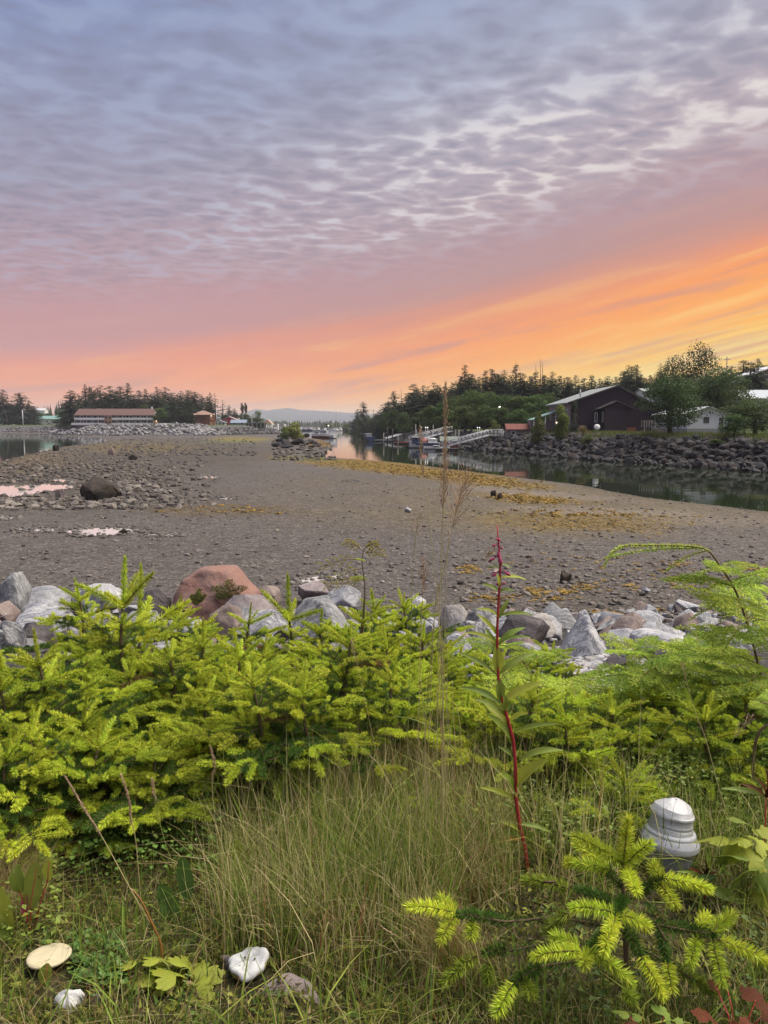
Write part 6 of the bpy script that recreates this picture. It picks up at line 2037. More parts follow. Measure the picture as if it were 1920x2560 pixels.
spruce(150, 1640, 3.5, 'bright spruce between the spilling one and the tall leader', .12, 1.2, .1, 7, 39, 1, .14)
spruce(560, 1650, 3.4, 'bright spruce boughs beside the dark hollow', .12, 1.25, .12, 7, 40, 1, .14)
spruce(905, 1500, 4.3, 'spruce crown between the bare trunk and the tall grass', .13, 1.1, .1, 7, 51, 1, .14)
spruce(850, 1640, 3.3, 'low spruce skirt round the bare brown trunk', .10, 1.3, .15, 7, 52, .9, .15)
spruce(1090, 1640, 4.1, 'soft spruce behind the sheaf of straw stems', .10, 1.2, .1, 7, 53, 1, .14)
spruce(1210, 1690, 3.9, 'soft spruce close behind the fireweed leaves', .10, 1.2, .1, 7, 54, 1, .14)
spruce(1380, 1700, 4.0, 'pale spruce cushion under the gravel patch', .10, 1.2, .1, 7, 55, 1, .14)
spruce(1480, 1760, 3.8, 'spruce tips poking from the low soft hemlock', .10, 1.1, .1, 6, 56, 1, .14)
spruce(640, 1650, 3.0, 'low bright spruce boughs hanging over the grass clump', .10, 1.3, .2, 6, 61, 1, .14)
spruce(765, 1680, 3.0, 'low spruce boughs in front of the bare trunk', .09, 1.2, .25, 6, 62, .9, .14)
spruce(985, 1640, 3.2, 'yellow-green spruce boughs behind the arching grass blade', .10, 1.2, .15, 6, 63, 1, .14)
spruce(1165, 1735, 3.2, 'low spruce tips among the straw beside the fireweed', .09, 1.1, .1, 6, 64, 1, .13)
spruce(1325, 1690, 3.05, 'bright low spruce close on the pipe side of the fireweed', .10, 1.25, .1, 7, 65, 1, .13)
spruce(1410, 1760, 2.95, 'soft yellow-green spruce between fireweed and pipe', .10, 1.2, .1, 7, 66, 1, .13)
spruce(1530, 1720, 3.2, 'yellow-green spruce behind the near sprawling one', .10, 1.2, .1, 7, 67, 1, .13)
spruce(1640, 1690, 3.4, 'pale spruce crown rising from the hemlocks', .10, 1.1, .1, 6, 68, 1, .13)
spruce(1770, 1740, 3.1, 'bright spruce boughs behind the pipe cap', .10, 1.2, .1, 7, 69, 1, .13)
spruce(1870, 1700, 3.2, 'bright spruce boughs under the dark hemlock', .10, 1.1, .1, 6, 70, 1, .13)
spruce(85, 1765, 2.7, 'low bright spruce nearest the tan tussock', .12, 1.25, .08, 7, 81, 1, .12)
spruce(15, 1830, 2.6, 'low spruce boughs touching the tan tussock', .10, 1.2, .08, 6, 82, 1, .12)
spruce(235, 1800, 2.75, 'low spruce with drooping boughs behind the thick seed stem', .11, 1.25, .08, 7, 83, 1, .12)
spruce(375, 1840, 2.8, 'low deep green spruce over the arrow-shaped leaves', .10, 1.25, .08, 7, 84, 1, .12)
spruce(480, 1800, 3.0, 'spruce boughs overhanging the dark hollow from the tall leader side', .10, 1.2, .1, 6, 85, 1, .13)
spruce(1560, 1900, 2.75, 'bright spruce boughs just behind the near sprawling spruce', .10, 1.15, .1, 6, 86, 1, .12)
spruce(60, 1500, 4.6, 'spruce tips before the grey boulders at the bank end', .10, .9, .1, 6, 27, 1, .14, 0, 60) if False else None
spruce(1460, 1890, 3.3, 'low shaded spruce behind the grey pipe', .08, 1.1, .1, 6, 28, 1, .12)
spruce(1620, 1830, 3.6, 'spruce half lost in the hemlock above the pipe', .08, 1.1, .1, 6, 29, 1, .13)

# ------------------------------------------------------------------ hemlocks
HNEW = np.array((.50, .60, .10)); HOLD = np.array((.24, .36, .075))


def hemlock_spray(seed, L, new=.6):
    r = np.random.default_rng(seed)
    a = Acc()
    main = arc((0, 0, 0), (1, 0, .05), L, .22, 8)
    a.tube(main, .003, .001, (.2, .14, .07), 4)
    a.add(brush(main, int(L * 380), .015, .0036, HNEW * .95, r, .45, None, .85, .7))
    n = int(L / .028)
    for i in range(n):
        f = (i + 1) / (n + 1)
        for sg in (1, -1):
            if r.random() < .1: continue
            p = np.array([np.interp(f, np.linspace(0, 1, 8), main[:, q]) for q in range(3)])
            th = sg * math.radians(52 + r.normal(0, 6))
            ll = L * .42 * (1 - f) ** .8 * min(1, f * 4 + .3) * r.uniform(.7, 1.15) + .02
            sp = arc(p, (math.cos(th), math.sin(th), r.normal(.02, .06)), ll, .2, 4)
            k = f * .6 + r.uniform(0, .5)
            col = HNEW if k > (1 - new) else HOLD * .6 + HNEW * .4
            a.add(brush(sp, max(8, int(ll * 430)), .0150, .0036, col, r, .45, None, .85, .7))
            if ll > .08:
                for q in (1, 2):
                    for s2 in (1, -1):
                        t3 = th + s2 * .85
                        s3 = arc(sp[q], (math.cos(t3), math.sin(t3), 0), ll * .38, .2, 3)
                        a.add(brush(s3, max(6, int(ll * .38 * 440)), .0135, .0036, col, r, .45, None, .85, .7))
    return a.mesh('branch', [m_needle, m_stem])


HS = [hemlock_spray(950 + i, .30 + .05 * i, .75 - .12 * i) for i in range(4)]
HD = [hemlock_spray(960 + i, .34 + .05 * i, .15) for i in range(3)]


def hemlock(path_px, d, label, n, rad=(.25, .6), dark=.3, seed=0, f0=.05, f1=.95, d2=None, topsmall=1.0, group='young hemlocks on the near bank'):
    r = random.Random(seed + 5)
    d2 = d if d2 is None else d2
    P = [at(u, v, d + (d2 - d) * i / (len(path_px) - 1)) for i, (u, v) in enumerate(path_px)]
    base = Vector((P[0].x, P[0].y, gz(P[0].x, P[0].y)))
    o = thing('hemlock_sapling', label, 'tree', base, 0, group)
    P = [base + Vector((0, 0, -.1))] + [p for p in P if p.z > base.z]
    Q = [p - base for p in P]
    pts = []
    m = len(Q)
    for i in range(m - 1):
        for k in range(5):
            f = k / 5
            p0, p1, p2, p3 = Q[max(i - 1, 0)], Q[i], Q[i + 1], Q[min(i + 2, m - 1)]
            pts.append(.5 * ((2 * p1) + (p2 - p0) * f + (2 * p0 - 5 * p1 + 4 * p2 - p3) * f * f + (3 * p1 - p0 - 3 * p2 + p3) * f ** 3))
    pts.append(Q[-1])
    N = len(pts)
    MB().tube(pts, list(np.linspace(.0075, .0016, N)), 6).build('trunk', m_stem, o)
    for k in range(n):
        f = f0 + (f1 - f0) * (k + r.uniform(-.3, .3)) / max(1, n - 1)
        f = min(max(f, 0), 1)
        i = min(int(f * (N - 1)), N - 1)
        sc = (rad[0] + (rad[1] - rad[0]) * (1 - f)) / .36 * r.uniform(.75, 1.2) * (topsmall if f > .75 else 1)
        me = r.choice(HD if r.random() < dark * (1.3 - f) else HS)
        branch_obj(o, me, pts[i], k * 2.4 + r.uniform(-.4, .4), r.uniform(-.05, .45), sc, r.uniform(-.4, .4))
    return o, pts


hk, pts = hemlock([(1925, 1900), (1915, 1760), (1890, 1640), (1868, 1560), (1840, 1480), (1800, 1415), (1768, 1376), (1720, 1366), (1640, 1364), (1560, 1366), (1528, 1385), (1511, 1415)], 3.55, 'tall hemlock sapling whose thin top arches over and hooks down', 22, (.03, .48), .35, 1, .04, .47)
a = Acc(); r_ = np.random.default_rng(77)
tail = np.array([tuple(p) for p in pts[int(len(pts) * .52):]])
a.add(brush(tail, 620, .019, .0032, HNEW * 1.1, r_, .55, None, .3, .9))
link('needle_coat', a.mesh('needle_coat', [m_needle, m_stem]), hk)
for (uu, vv, L_) in ((1765, 1378, .19), (1800, 1420, .17), (1825, 1450, .12), (1845, 1500, .22), (1855, 1530, .10), (1870, 1580, .14), (1740, 1372, .42)):
    a = Acc()
    b = at(uu, vv, 3.55) - hk.location
    dr = (-1, .15 * R.uniform(-1, 1), -.10 if uu != 1740 else .04)
    sp = arc(tuple(b), dr, L_, .35 if uu != 1740 else .16, 7)
    a.tube(sp, .002, .001, (.25, .2, .08), 4)
    a.add(brush(sp, int(L_ * 900), .017, .0032, HNEW * 1.05, r_, .5, None, .4, .8))
    link('branch', a.mesh('branch', [m_needle, m_stem]), hk)
hemlock([(1700, 1980), (1690, 1820), (1650, 1690), (1600, 1630)], 3.5, 'feathery hemlock spreading pale sprays behind the pipe', 26, (.22, .62), .35, 2, .1, .98)
hemlock([(1830, 2000), (1800, 1800), (1770, 1680), (1740, 1620)], 3.9, 'broad hemlock with light tips below the arching one', 28, (.22, .70), .4, 3, .08, .98)
hemlock([(1900, 2040), (1900, 1900), (1885, 1780), (1880, 1690)], 3.3, 'dark hemlock mass under the arching stem', 24, (.22, .62), .85, 4, .05, .98)
hemlock([(1560, 2060), (1540, 1900), (1520, 1800), (1500, 1720)], 3.75, 'low soft hemlock between pipe and gravel patch', 24, (.2, .58), .4, 5, .05, .98)
hemlock([(1405, 1960), (1385, 1830), (1340, 1720), (1300, 1640), (1262, 1614), (1215, 1612)], 3.45, 'leaning hemlock whose tip bows toward the fireweed', 22, (.10, .42), .35, 6, .08, .97)
hemlock([(1470, 2140), (1440, 2060), (1420, 2000), (1410, 1950)], 3.1, 'low hemlock tuft beside the fireweed foot', 16, (.14, .32), .5, 7, .05, .95)
hemlock([(1330, 2080), (1350, 1980), (1360, 1900), (1370, 1840)], 3.35, 'soft hemlock filling behind the fireweed stem', 18, (.16, .44), .5, 8, .05, .95)
hemlock([(1150, 2120), (1120, 2050), (1090, 2010), (1060, 2000)], 2.75, 'small flat hemlock sprig in the tall grass', 8, (.10, .22), .4, 9, .3, .98)
hemlock([(1600, 2160), (1570, 2100), (1520, 2090), (1500, 2080)], 2.9, 'bluish low hemlock behind the near spruce', 12, (.16, .34), .95, 10, .1, .98)
hemlock([(1890, 1850), (1950, 1800), (1945, 1770), (1900, 1755)], 2.9, 'pale hemlock tip reaching in above the lobed leaves', 5, (.10, .20), .0, 11, .6, 1.0)
# the thin yellow cedar-like sprig on the mud line
hk2, pts = hemlock([(905, 1640), (908, 1560), (912, 1470), (905, 1400), (912, 1370)], 4.3, 'thin sprig with sparse yellowing fronds standing against the mud', 3, (.08, .12), 0, 12, .55, .8)
m_yel = mat('yellowing_fronds', attr=True, rough=.6, trans=.3)
for (u0, v0, dxx, dzz, L_) in ((905, 1400, -1, .12, .22), (908, 1420, -1, -.15, .20), (906, 1385, .7, .25, .12), (905, 1375, -.5, .5, .12), (910, 1450, -1, .05, .14), (908, 1375, .6, .6, .10)):
    a = Acc()
    b = at(u0, v0, 4.3) - hk2.location
    sp = arc(tuple(b), (dxx, R.uniform(-.2, .2), dzz), L_, .3, 6)
    a.tube(sp, .0025, .001, (.3, .2, .1), 4, 0)
    for q in range(1, 6):
        for sg in (1, -1):
            s2 = arc(sp[q], (dxx * .8, .1, dzz + sg * .6), L_ * .26, .3, 3)
            a.add(brush(s2, 24, .010, .004, np.array((.40, .34, .045)), r_, .6, None, .3, .9))
    link('branch', a.mesh('branch', [m_yel]), hk2)

# ------------------------------------------------------------------ the near spruce by the pipe, built shoot by shoot
NS = 1.98
nb_ = at(1565, 2470, NS)
ns = thing('spruce_sapling', 'low bright spruce sprawling in front of the grey pipe', 'tree', (nb_.x, NS, gz(nb_.x, NS)), 0, 'young spruces on the near bank')


def za(x, y): return 1440 + .2893 * x, 1990 + .2893 * y
def zb6(x, y): return 1000 + .5545 * x, 1950 + .5545 * y


def shoot_path(p0, p1, d0, d1, sag):
    A_, B_ = at(*p0, d0), at(*p1, d1)
    L_ = (B_ - A_).length
    return np.array([tuple(A_.lerp(B_, f) + Vector((0, 0, sag * L_ * 4 * f * (1 - f))) - ns.location) for f in np.linspace(0, 1, 7)]), L_


trk = [at(1558, 2160, NS), at(1558, 2220, NS), at(1562, 2300, NS), at(1566, 2400, NS)]
MB().tube([p - ns.location for p in trk] + [Vector((0, 0, -.1))], [.005, .006, .007, .008, .010], 7).build('trunk', m_stem, ns)
limbs = [
    # (stem pixels, depth offset at the end, [(start, end, depth start, depth end, new?)...])
    ([za(400, 600), za(400, 640)], 0, [(za(410, 600), za(450, 200), 0, 0, 1), (za(395, 585), za(-20, 350), 0, -.05, 1), (za(430, 590), za(650, 400), 0, -.02, 1), (za(280, 600), za(0, 420), .03, .1, 1), (za(300, 640), za(-10, 585), 0, .02, 1), (za(420, 640), za(525, 830), 0, -.13, 1), (za(400, 800), za(190, 570), 0, .05, 0)]),
    ([za(420, 900), za(540, 850), za(750, 700)], .02, [(za(540, 850), za(750, 705), 0, 0, 0), (za(750, 715), za(1160, 810), 0, -.05, 1), (za(720, 760), za(860, 950), 0, -.08, 1), (za(720, 710), za(665, 590), 0, .03, 1)]),
    ([za(430, 900), za(400, 960), za(350, 1030)], -.12, [(za(420, 880), za(360, 1010), -.02, -.12, 0), (za(330, 1010), za(-30, 965), -.12, -.12, 1), (za(380, 1020), za(625, 1130), -.12, -.14, 1), (za(350, 1040), za(240, 1350), -.12, -.24, 1)]),
    ([za(430, 1060), za(250, 1220), za(80, 1340)], -.2, [(za(330, 1180), za(110, 1330), -.1, -.2, 0), (za(100, 1330), za(485, 1610), -.2, -.26, 1), (zb6(820, 775), zb6(605, 795), -.2, -.22, 1), (zb6(810, 750), zb6(690, 705), -.18, -.15, 1), (zb6(840, 780), zb6(830, 830), -.2, -.25, 1)]),
    ([za(440, 1100), za(500, 1280), za(560, 1400)], -.16, [(za(420, 1130), za(570, 1400), -.06, -.16, 0), (za(560, 1390), za(755, 1730), -.16, -.24, 1)]),
    ([za(440, 1050), za(700, 1110), za(780, 1250)], -.1, [(za(720, 1130), za(790, 1450), -.04, -.1, 0), (za(785, 1440), za(825, 1670), -.1, -.16, 1)]),
    ([za(440, 1060), za(790, 1130), za(1190, 1200)], -.08, [(za(790, 1120), za(1190, 1200), -.02, -.08, 0), (za(1060, 1160), za(1135, 1040), -.06, -.03, 1), (za(1180, 1180), za(1360, 1020), -.08, -.04, 1), (za(1230, 1240), za(1690, 1460), -.08, -.14, 1), (za(1060, 1220), za(985, 1450), -.06, -.14, 1), (za(1180, 1260), za(1265, 1620), -.08, -.18, 1)]),
    ([za(440, 1250), za(860, 1480), za(1000, 1580)], -.1, [(za(860, 1500), za(1205, 1710), -.06, -.12, 2)]),
    ([zb6(960, 660), zb6(700, 620), zb6(480, 640), zb6(260, 605)], -.03, [(zb6(480, 640), zb6(260, 605), 0, -.03, 0), (zb6(250, 600), zb6(35, 572), -.03, -.04, 1), (zb6(250, 610), zb6(185, 722), -.03, -.10, 1), (zb6(245, 600), zb6(185, 530), -.03, .02, 1), (zb6(330, 640), zb6(320, 705), -.02, -.06, 1)]),
    ([zb6(960, 760), zb6(640, 740), zb6(400, 790)], -.05, [(zb6(480, 760), zb6(380, 780), -.03, -.05, 0), (zb6(350, 790), zb6(195, 915), -.05, -.10, 2), (zb6(390, 820), zb6(395, 905), -.05, -.08, 2)]),
    ([zb6(880, 800), zb6(640, 840), zb6(520, 920)], -.2, [(zb6(640, 840), zb6(510, 920), -.14, -.2, 0), (zb6(515, 915), zb6(435, 1055), -.2, -.26, 1), (zb6(560, 910), zb6(590, 965), -.18, -.22, 2)]),
    ([zb6(700, 460), zb6(640, 460)], .15, [(zb6(760, 490), zb6(560, 450), .12, .15, 2), (zb6(780, 390), zb6(760, 370), .1, .1, 1), (zb6(1000, 960), zb6(1050, 985), -.2, -.22, 2), (zb6(760, 600), zb6(660, 680), -.05, -.02, 2), (zb6(960, 560), zb6(800, 490), 0, .08, 0)]),
]
r_ = np.random.default_rng(41)
for stem, dd, shoots in limbs:
    pts = [at(*q, NS + dd * i / max(1, len(stem) - 1)) - ns.location for i, q in enumerate(stem)]
    lb = MB().tube([trk[2] - ns.location if len(stem) > 2 else pts[0] + Vector((0, 0, -.01))] + pts, .0035, 5).build('branch', m_stem, ns)
    lp = np.array([tuple(q) for q in pts])
    if len(pts) > 2:
        a = Acc()
        a.add(brush(lp, int(900 * np.linalg.norm(np.diff(lp, axis=0), axis=1).sum()), .021, .0024, OLD, r_, .58))
        link('needle_coat', a.mesh('needle_coat', [m_needle, m_stem]), lb)
    for (p0, p1, d0, d1, new) in shoots:
        pa, L_ = shoot_path(p0, p1, NS + d0, NS + d1, .05)
        a = Acc()
        a.tube(pa, .0028, .0015, (.22, .2, .06) if new == 1 else (.14, .1, .05), 5)
        col = {1: NEW * 1.05, 0: OLD * 1.05, 2: NEW * .45 + OLD * .5}[new]
        a.add(brush(pa, int(max(L_, .05) * 2700) + 50, (.0285 if new != 0 else .0245), .0025, col, r_, .44, None, .1, .75))
        link('shoot', a.mesh('shoot', [m_needle, m_stem]), lb)

# ------------------------------------------------------------------ pipe
pp = hit(1668, 2300, 1.5)
pd = 2.55
px0 = at(1670, 2010, pd).x
z0 = gz(px0, pd)
pipe = thing('vent_pipe', 'grey plastic pipe with a stepped silver cap standing in the weeds', 'pipe', (px0, pd, z0))
pipe.rotation_euler = (math.radians(-4), math.radians(7), 0)
S = pd / F
top = at(1670, 2000, pd).z - z0
rB, rF, rC = 66 * S, 77 * S, 53 * S
m_pvc = mat('grey_plastic', (.23, .24, .26), .42, nscale=6, var=.18, bump=.15, bscale=30, spec=.45, col2=(.22, .22, .235), tmix=(.5, .7), dist=.004)
m_cap = mat('pale_plastic', (.39, .40, .445), .38, nscale=7, var=.14, bump=.12, bscale=40, spec=.5, dist=.004)
m_tape = mat('silver_film', (.45, .45, .465), .32, nscale=22, var=.16, bump=.45, bscale=30, spec=.5, metal=.0, col2=(.42, .41, .38), tmix=(.55, .66), dist=.012)
H_ = top
flz = H_ - 118 * S * 1.02
MB().lathe([(rB * .9, -.1), (rB * .96, .0), (rB, H_ * .2), (rB, flz - .004)], 40).build('body', m_pvc, pipe)
MB().lathe([(rB * 1.01, flz - .005), (rF * .985, flz), (rF, flz + .003), (rF, flz + .018), (rF * .985, flz + .022), (rF * .86, flz + .040), (rF * .855, flz + .046), (rF * .83, flz + .050), (rF * .74, flz + .053)], 48).build('flange', m_cap, pipe)


def capwob(r, z, th):
    return r * (1 + .012 * math.sin(3 * th + z * 60) + .008 * math.sin(7 * th)), z + (.0035 * math.sin(2 * th + .6) if r < rC * 1.02 else 0)


MB().lathe([(rF * .735, flz + .050), (rC * 1.06, flz + .062), (rC * 1.0, flz + .072), (rC * 1.025, flz + .078), (rC * 1.0, flz + .084), (rC * .99, flz + .094), (rC * .985, flz + .103), (rC * 1.055, flz + .106), (rC * 1.05, flz + .112), (rC * .99, flz + .118), (rC * .88, flz + .133), (rC * .66, flz + .143), (rC * .4, flz + .152), (rC * .15, flz + .158), (0, flz + .159)], 48, wob=capwob).build('cap', m_tape, pipe)
for z in (.06, H_ * .38):
    MB().lathe([(rB * 1.005, z), (rB * 1.05, z + .004), (rB * 1.05, z + .014), (rB * 1.005, z + .018)], 40).build('collar', m_cap, pipe)
for ch in pipe.children:
    try: ch.data.set_sharp_from_angle(angle=math.radians(26))
    except Exception: pass
# ------------------------------------------------------------------ leaves
m_leaf = mat('leaf_green', (.20, .27, .045), .5, nscale=26, var=.30, trans=.35, spec=.35, rnd=.16, hue=.012, bump=.4, bscale=60, dist=.004)
m_leafy_y = mat('leaf_yellow_green', (.37, .41, .055), .5, nscale=24, var=.25, trans=.40, spec=.35, rnd=.12, bump=.4, bscale=60, dist=.004)
m_leafd = mat('leaf_dark_green', (.085, .155, .035), .5, nscale=24, var=.3, trans=.3, spec=.35, rnd=.2, bump=.4, bscale=60, dist=.004)
m_leafr = mat('leaf_red', (.125, .032, .020), .5, nscale=20, var=.4, trans=.15, spec=.12, rnd=.3, hue=.02, col2=(.075, .045, .016), tmix=(.48, .62), bump=.4, bscale=60, dist=.004)
m_leafo = mat('leaf_orange_tip', (.36, .17, .05), .5, nscale=20, var=.3, trans=.3, rnd=.2)
m_redstem = mat('red_stem', (.36, .035, .04), .45, nscale=12, var=.2)
m_bud = mat('pink_bud', (.40, .055, .13), .5, nscale=20, var=.3, trans=.1)
m_dockspot = mat('dock_leaf_spotted', (.24, .28, .05), .5, nscale=38, var=.25, trans=.35, col2=(.10, .07, .03), tmix=(.62, .68), rnd=.12, bump=.4, bscale=50, dist=.004)
m_stalk = mat('straw_stem', (.44, .37, .17), .6, nscale=14, var=.25, trans=.15, rnd=.15)
m_seed = mat('seed_husk', (.48, .33, .22), .6, nscale=30, var=.35, trans=.25, rnd=.12)
m_gstalk = mat('green_stem', (.24, .29, .07), .6, nscale=14, var=.2, rnd=.1)


def blade_mesh(base, tip, wid, m, shape='lance', curl=.15, fold=.25, droop=.0, n=9, up=Vector((0, 0, 1)), wave=0.0):
    """one leaf from base to tip: folded along a midrib, curved, of real outline"""
    base, tip = Vector(base), Vector(tip)
    d = tip - base
    L = d.length
    ax = d.normalized()
    sd = ax.cross(up)
    if sd.length < .1: sd = ax.cross(Vector((0, 1, 0)))
    sd.normalize()
    nr = sd.cross(ax).normalized()
    vs, fs = [], []
    ph = R.uniform(0, 6)
    for i in range(n + 1):
        f = i / n
        if shape == 'lance': w_ = (math.sin(math.pi * min(1, f * .92 + .04)) ** .8) * (1 - .35 * f)
        elif shape == 'oval': w_ = math.sin(math.pi * (f * .94 + .05)) ** .55
        elif shape == 'spoon': w_ = max(.05, math.sin(math.pi * min(1, f ** 1.6 * .97)) ** .6)
        else: w_ = 1 - f
        c = base + ax * L * f + nr * (curl * L * 4 * f * (1 - f)) + Vector((0, 0, -droop * L * f * f))
        h_ = wid * .5 * w_
        wq = wave * wid * math.sin(f * 14 + ph)
        vs += [c - sd * h_ + nr * (h_ * fold + wq), c - sd * h_ * .5 + nr * (h_ * fold * .4), c, c + sd * h_ * .5 + nr * (h_ * fold * .4), c + sd * h_ + nr * (h_ * fold - wq)]
    for i in range(n):
        for k in range(4):
            fs.append((i * 5 + k, i * 5 + k + 1, i * 5 + 6 + k, i * 5 + 5 + k))
    return MB().add(vs, fs, True)


def lobed_mesh(radius, lobes=5, teeth=9, notch=.45, spread=300, cup=.18, seed=0):
    """palmate leaf with toothed lobes, petiole joint at the origin, lying in XY and pointing +X"""
    r = random.Random(seed)
    vs = [(0, 0, 0)]
    fs = []
    N = 96
    sp = math.radians(spread)
    rings = 5
    for k in range(1, rings + 1):
        q = k / rings
        for i in range(N + 1):
            t_ = i / N
            th = -sp / 2 + sp * t_
            lb = abs(math.cos(math.pi * lobes * (t_ - .5)))
            if lobes % 2 == 0: lb = abs(math.sin(math.pi * lobes * t_))
            env = 1 - .38 * abs(2 * t_ - 1) ** 1.3
            rr = radius * env * (1 - notch + notch * lb ** .7) * (1 + .06 * (((i * teeth * 2 // N) % 2) * 2 - 1 if k == rings else 0))
            x, y = math.cos(th) * rr * q, math.sin(th) * rr * q
            rib = (1 - lb) * q * q * radius * .10
            z = cup * radius * (q * q) * math.cos(2 * th) * .5 - q * q * radius * .16 + rib + r.uniform(-.006, .006) * radius
            vs.append((x, y, z))
    for i in range(N): fs.append((0, 1 + i, 2 + i))
    for k in range(rings - 1):
        for i in range(N):
            a = 1 + k * (N + 1) + i
            fs.append((a, a + N + 1, a + N + 2, a + 1))
    return MB().add(vs, fs, True)


LB = [lobed_mesh(1.0, 3, 11, .42, 250, .2, i).mesh('leaf', m_leafy_y) for i in range(2)] + [lobed_mesh(1.0, 5, 12, .35, 290, .2, 5).mesh('leaf', m_leafy_y)]
LBR = [lobed_mesh(1.0, 5, 13, .25, 320, .2, 8 + i).mesh('leaf', m_leafr) for i in range(2)]
LBG = [lobed_mesh(1.0, 3, 11, .38, 260, .2, 12).mesh('leaf', m_leaf), lobed_mesh(1.0, 5, 12, .3, 300, .2, 13).mesh('leaf', m_leafd)]


def lobed_plant(name, label, cat, root_px, d, leaves, meshes, stem=m_gstalk, group=None, big=1.6):
    b = at(*root_px, d)
    o = thing(name, label, cat, (b.x, d, gz(b.x, d)), 0, group)
    for (u, v, wpx, ang_, tl, dz) in leaves:
        c = at(u, v, d + dz) - o.location
        MB().tube([Vector((0, 0, -.01)), c * .5 + Vector((0, 0, .02)), c], [.0022, .0018, .0012], 5).build('stem', stem, o)
        link('leaf', R.choice(meshes), o, c, (R.uniform(-.25, .25) + tl, R.uniform(-.2, .35), math.radians(ang_)), wpx * .5 / F * d * big)
    return o


lobed_plant('currant_seedling', 'yellow-green currant seedling with toothed lobed leaves beside the white mushroom', 'plant', (440, 2520), 1.98,
            [(400, 2398, 62, 150, .5, .02), (335, 2400, 70, 185, .5, .05), (360, 2440, 70, 230, .6, 0), (398, 2420, 50, 60, .5, .03), (470, 2420, 76, 100, .55, .02), (440, 2440, 80, 160, .5, -.03), (490, 2445, 80, 10, .5, 0), (420, 2500, 84, 210, .7, -.05), (450, 2470, 40, 280, .6, -.02), (485, 2480, 70, 330, .6, -.05), (415, 2455, 60, 180, .5, -.01), (452, 2520, 60, 300, .7, -.07)], LB, big=1.85)
lobed_plant('salmonberry_plant', 'yellow-green salmonberry plant beside the pipe cap', 'plant', (1850, 2290), 2.35,
            [(1800, 2090, 90, 170, .5, .02), (1830, 2110, 80, 250, .6, 0), (1870, 2060, 76, 90, .5, 0), (1855, 2095, 60, 180, .5, -.02), (1890, 2105, 60, 10, .5, 0), (1920, 2100, 70, 20, .5, .03), (1835, 2140, 80, 190, .6, -.04), (1875, 2150, 60, 20, .5, -.05), (1860, 2180, 90, 220, .7, -.05), (1905, 2170, 90, 330, .6, -.03), (1900, 2220, 90, 300, .7, -.03)], LB + LBG[:1])
lobed_plant('herb_robert', 'dark green leafy weed in the shade behind the spruce foot', 'plant', (1320, 2160), 2.9, [(1345, 2010, 60, 60, .5, 0), (1370, 2030, 60, 20, .5, 0), (1320, 2040, 70, 150, .5, .05), (1390, 2060, 60, 340, .5, 0), (1350, 2080, 70, 250, .6, -.05), (1300, 2090, 60, 190, .5, 0)], LBG)
lobed_plant('red_leaf_plant', 'low plant with dull red autumn leaves under the near spruce', 'plant', (1640, 2600), 1.72,
            [(1565, 2530, 90, 160, .5, 0), (1605, 2545, 80, 120, .5, -.03), (1660, 2540, 110, 60, .5, 0), (1690, 2560, 80, 320, .5, -.05), (1570, 2560, 80, 220, .5, -.05), (1630, 2570, 70, 270, .5, -.06)], LBR + LBG[:1], m_redstem, 'red-leaved plants', .82)
lobed_plant('red_leaf_plant', 'deep red leafed plant at the corner beyond the sprawling spruce', 'plant', (1850, 2600), 1.75,
            [(1770, 2545, 110, 90, .5, 0), (1890, 2500, 130, 60, .6, .06), (1850, 2560, 90, 270, .5, -.04), (1915, 2530, 90, 0, .5, 0), (1790, 2470, 70, 80, .7, .08), (1810, 2440, 60, 40, .7, .1)], LBR, m_redstem, 'red-leaved plants', .85)
lobed_plant('meadow_weed', 'dark low weed leaves between the cream mushroom and the seedling', 'plant', (240, 2480), 2.0, [(215, 2400, 70, 120, .6, .05), (235, 2440, 80, 60, .5, 0), (250, 2470, 90, 300, .6, 0), (205, 2450, 60, 200, .5, .03), (265, 2420, 60, 30, .5, .05)], LBG[1:])


def leafset(name, label, cat, root_px, d, blades, group=None, mt=None, shape='oval', stem=None):
    b = at(*root_px, d)
    o = thing(name, label, cat, (b.x, d, gz(b.x, d)), 0, group)
    for row in blades:
        (u0, v0, u1, v1, wpx, m_) = row[:6]
        dd = row[6] if len(row) > 6 else 0.0
        A_, B_ = at(u0, v0, d) - o.location, at(u1, v1, d + dd) - o.location
        blade_mesh(A_, B_, wpx / F * d, m_, shape, R.uniform(-.04, .10), R.uniform(.15, .4), .0, 10, Vector((0, -1, .5)), .05).build('leaf', m_, o)
        MB().tube([Vector((0, 0, -.01)), A_ * .6 + Vector((0, 0, .01)), A_, A_.lerp(B_, .9) + Vector((0, -.0015, 0))], [.0022, .002, .0018, .0008], 5).build('stalk', stem or m_gstalk, o)
    return o


leafset('dock_plant', 'spotted yellow-green dock leaf standing upright in the grass', 'plant', (618, 2270), 2.42, [(622, 2220, 588, 2098, 50, m_dockspot)], 'dock plants', None, 'oval', m_redstem)
leafset('dock_plant', 'narrow curved green dock leaf beside the spotted one', 'plant', (690, 2260), 2.5, [(690, 2210, 712, 2098, 44, m_leaf)], 'dock plants')
leafset('dock_plant', 'round-topped bright leaf under the bare spruce trunk', 'plant', (930, 2100), 2.9, [(930, 2056, 936, 1976, 46, m_leafy_y)], 'dock plants', None, 'spoon')
leafset('dock_plant', 'broad dark green leaf pair deep in the tall grass', 'plant', (1000, 2330), 2.35, [(995, 2240, 962, 2140, 70, m_leafd), (1010, 2310, 985, 2215, 66, m_leafd)], 'dock plants')
leafset('dock_plant', 'small spoon-shaped yellow leaf low in the tall grass', 'plant', (1010, 2400), 2.2, [(1010, 2375, 1010, 2316, 34, m_leafy_y)], 'dock plants', None, 'spoon')
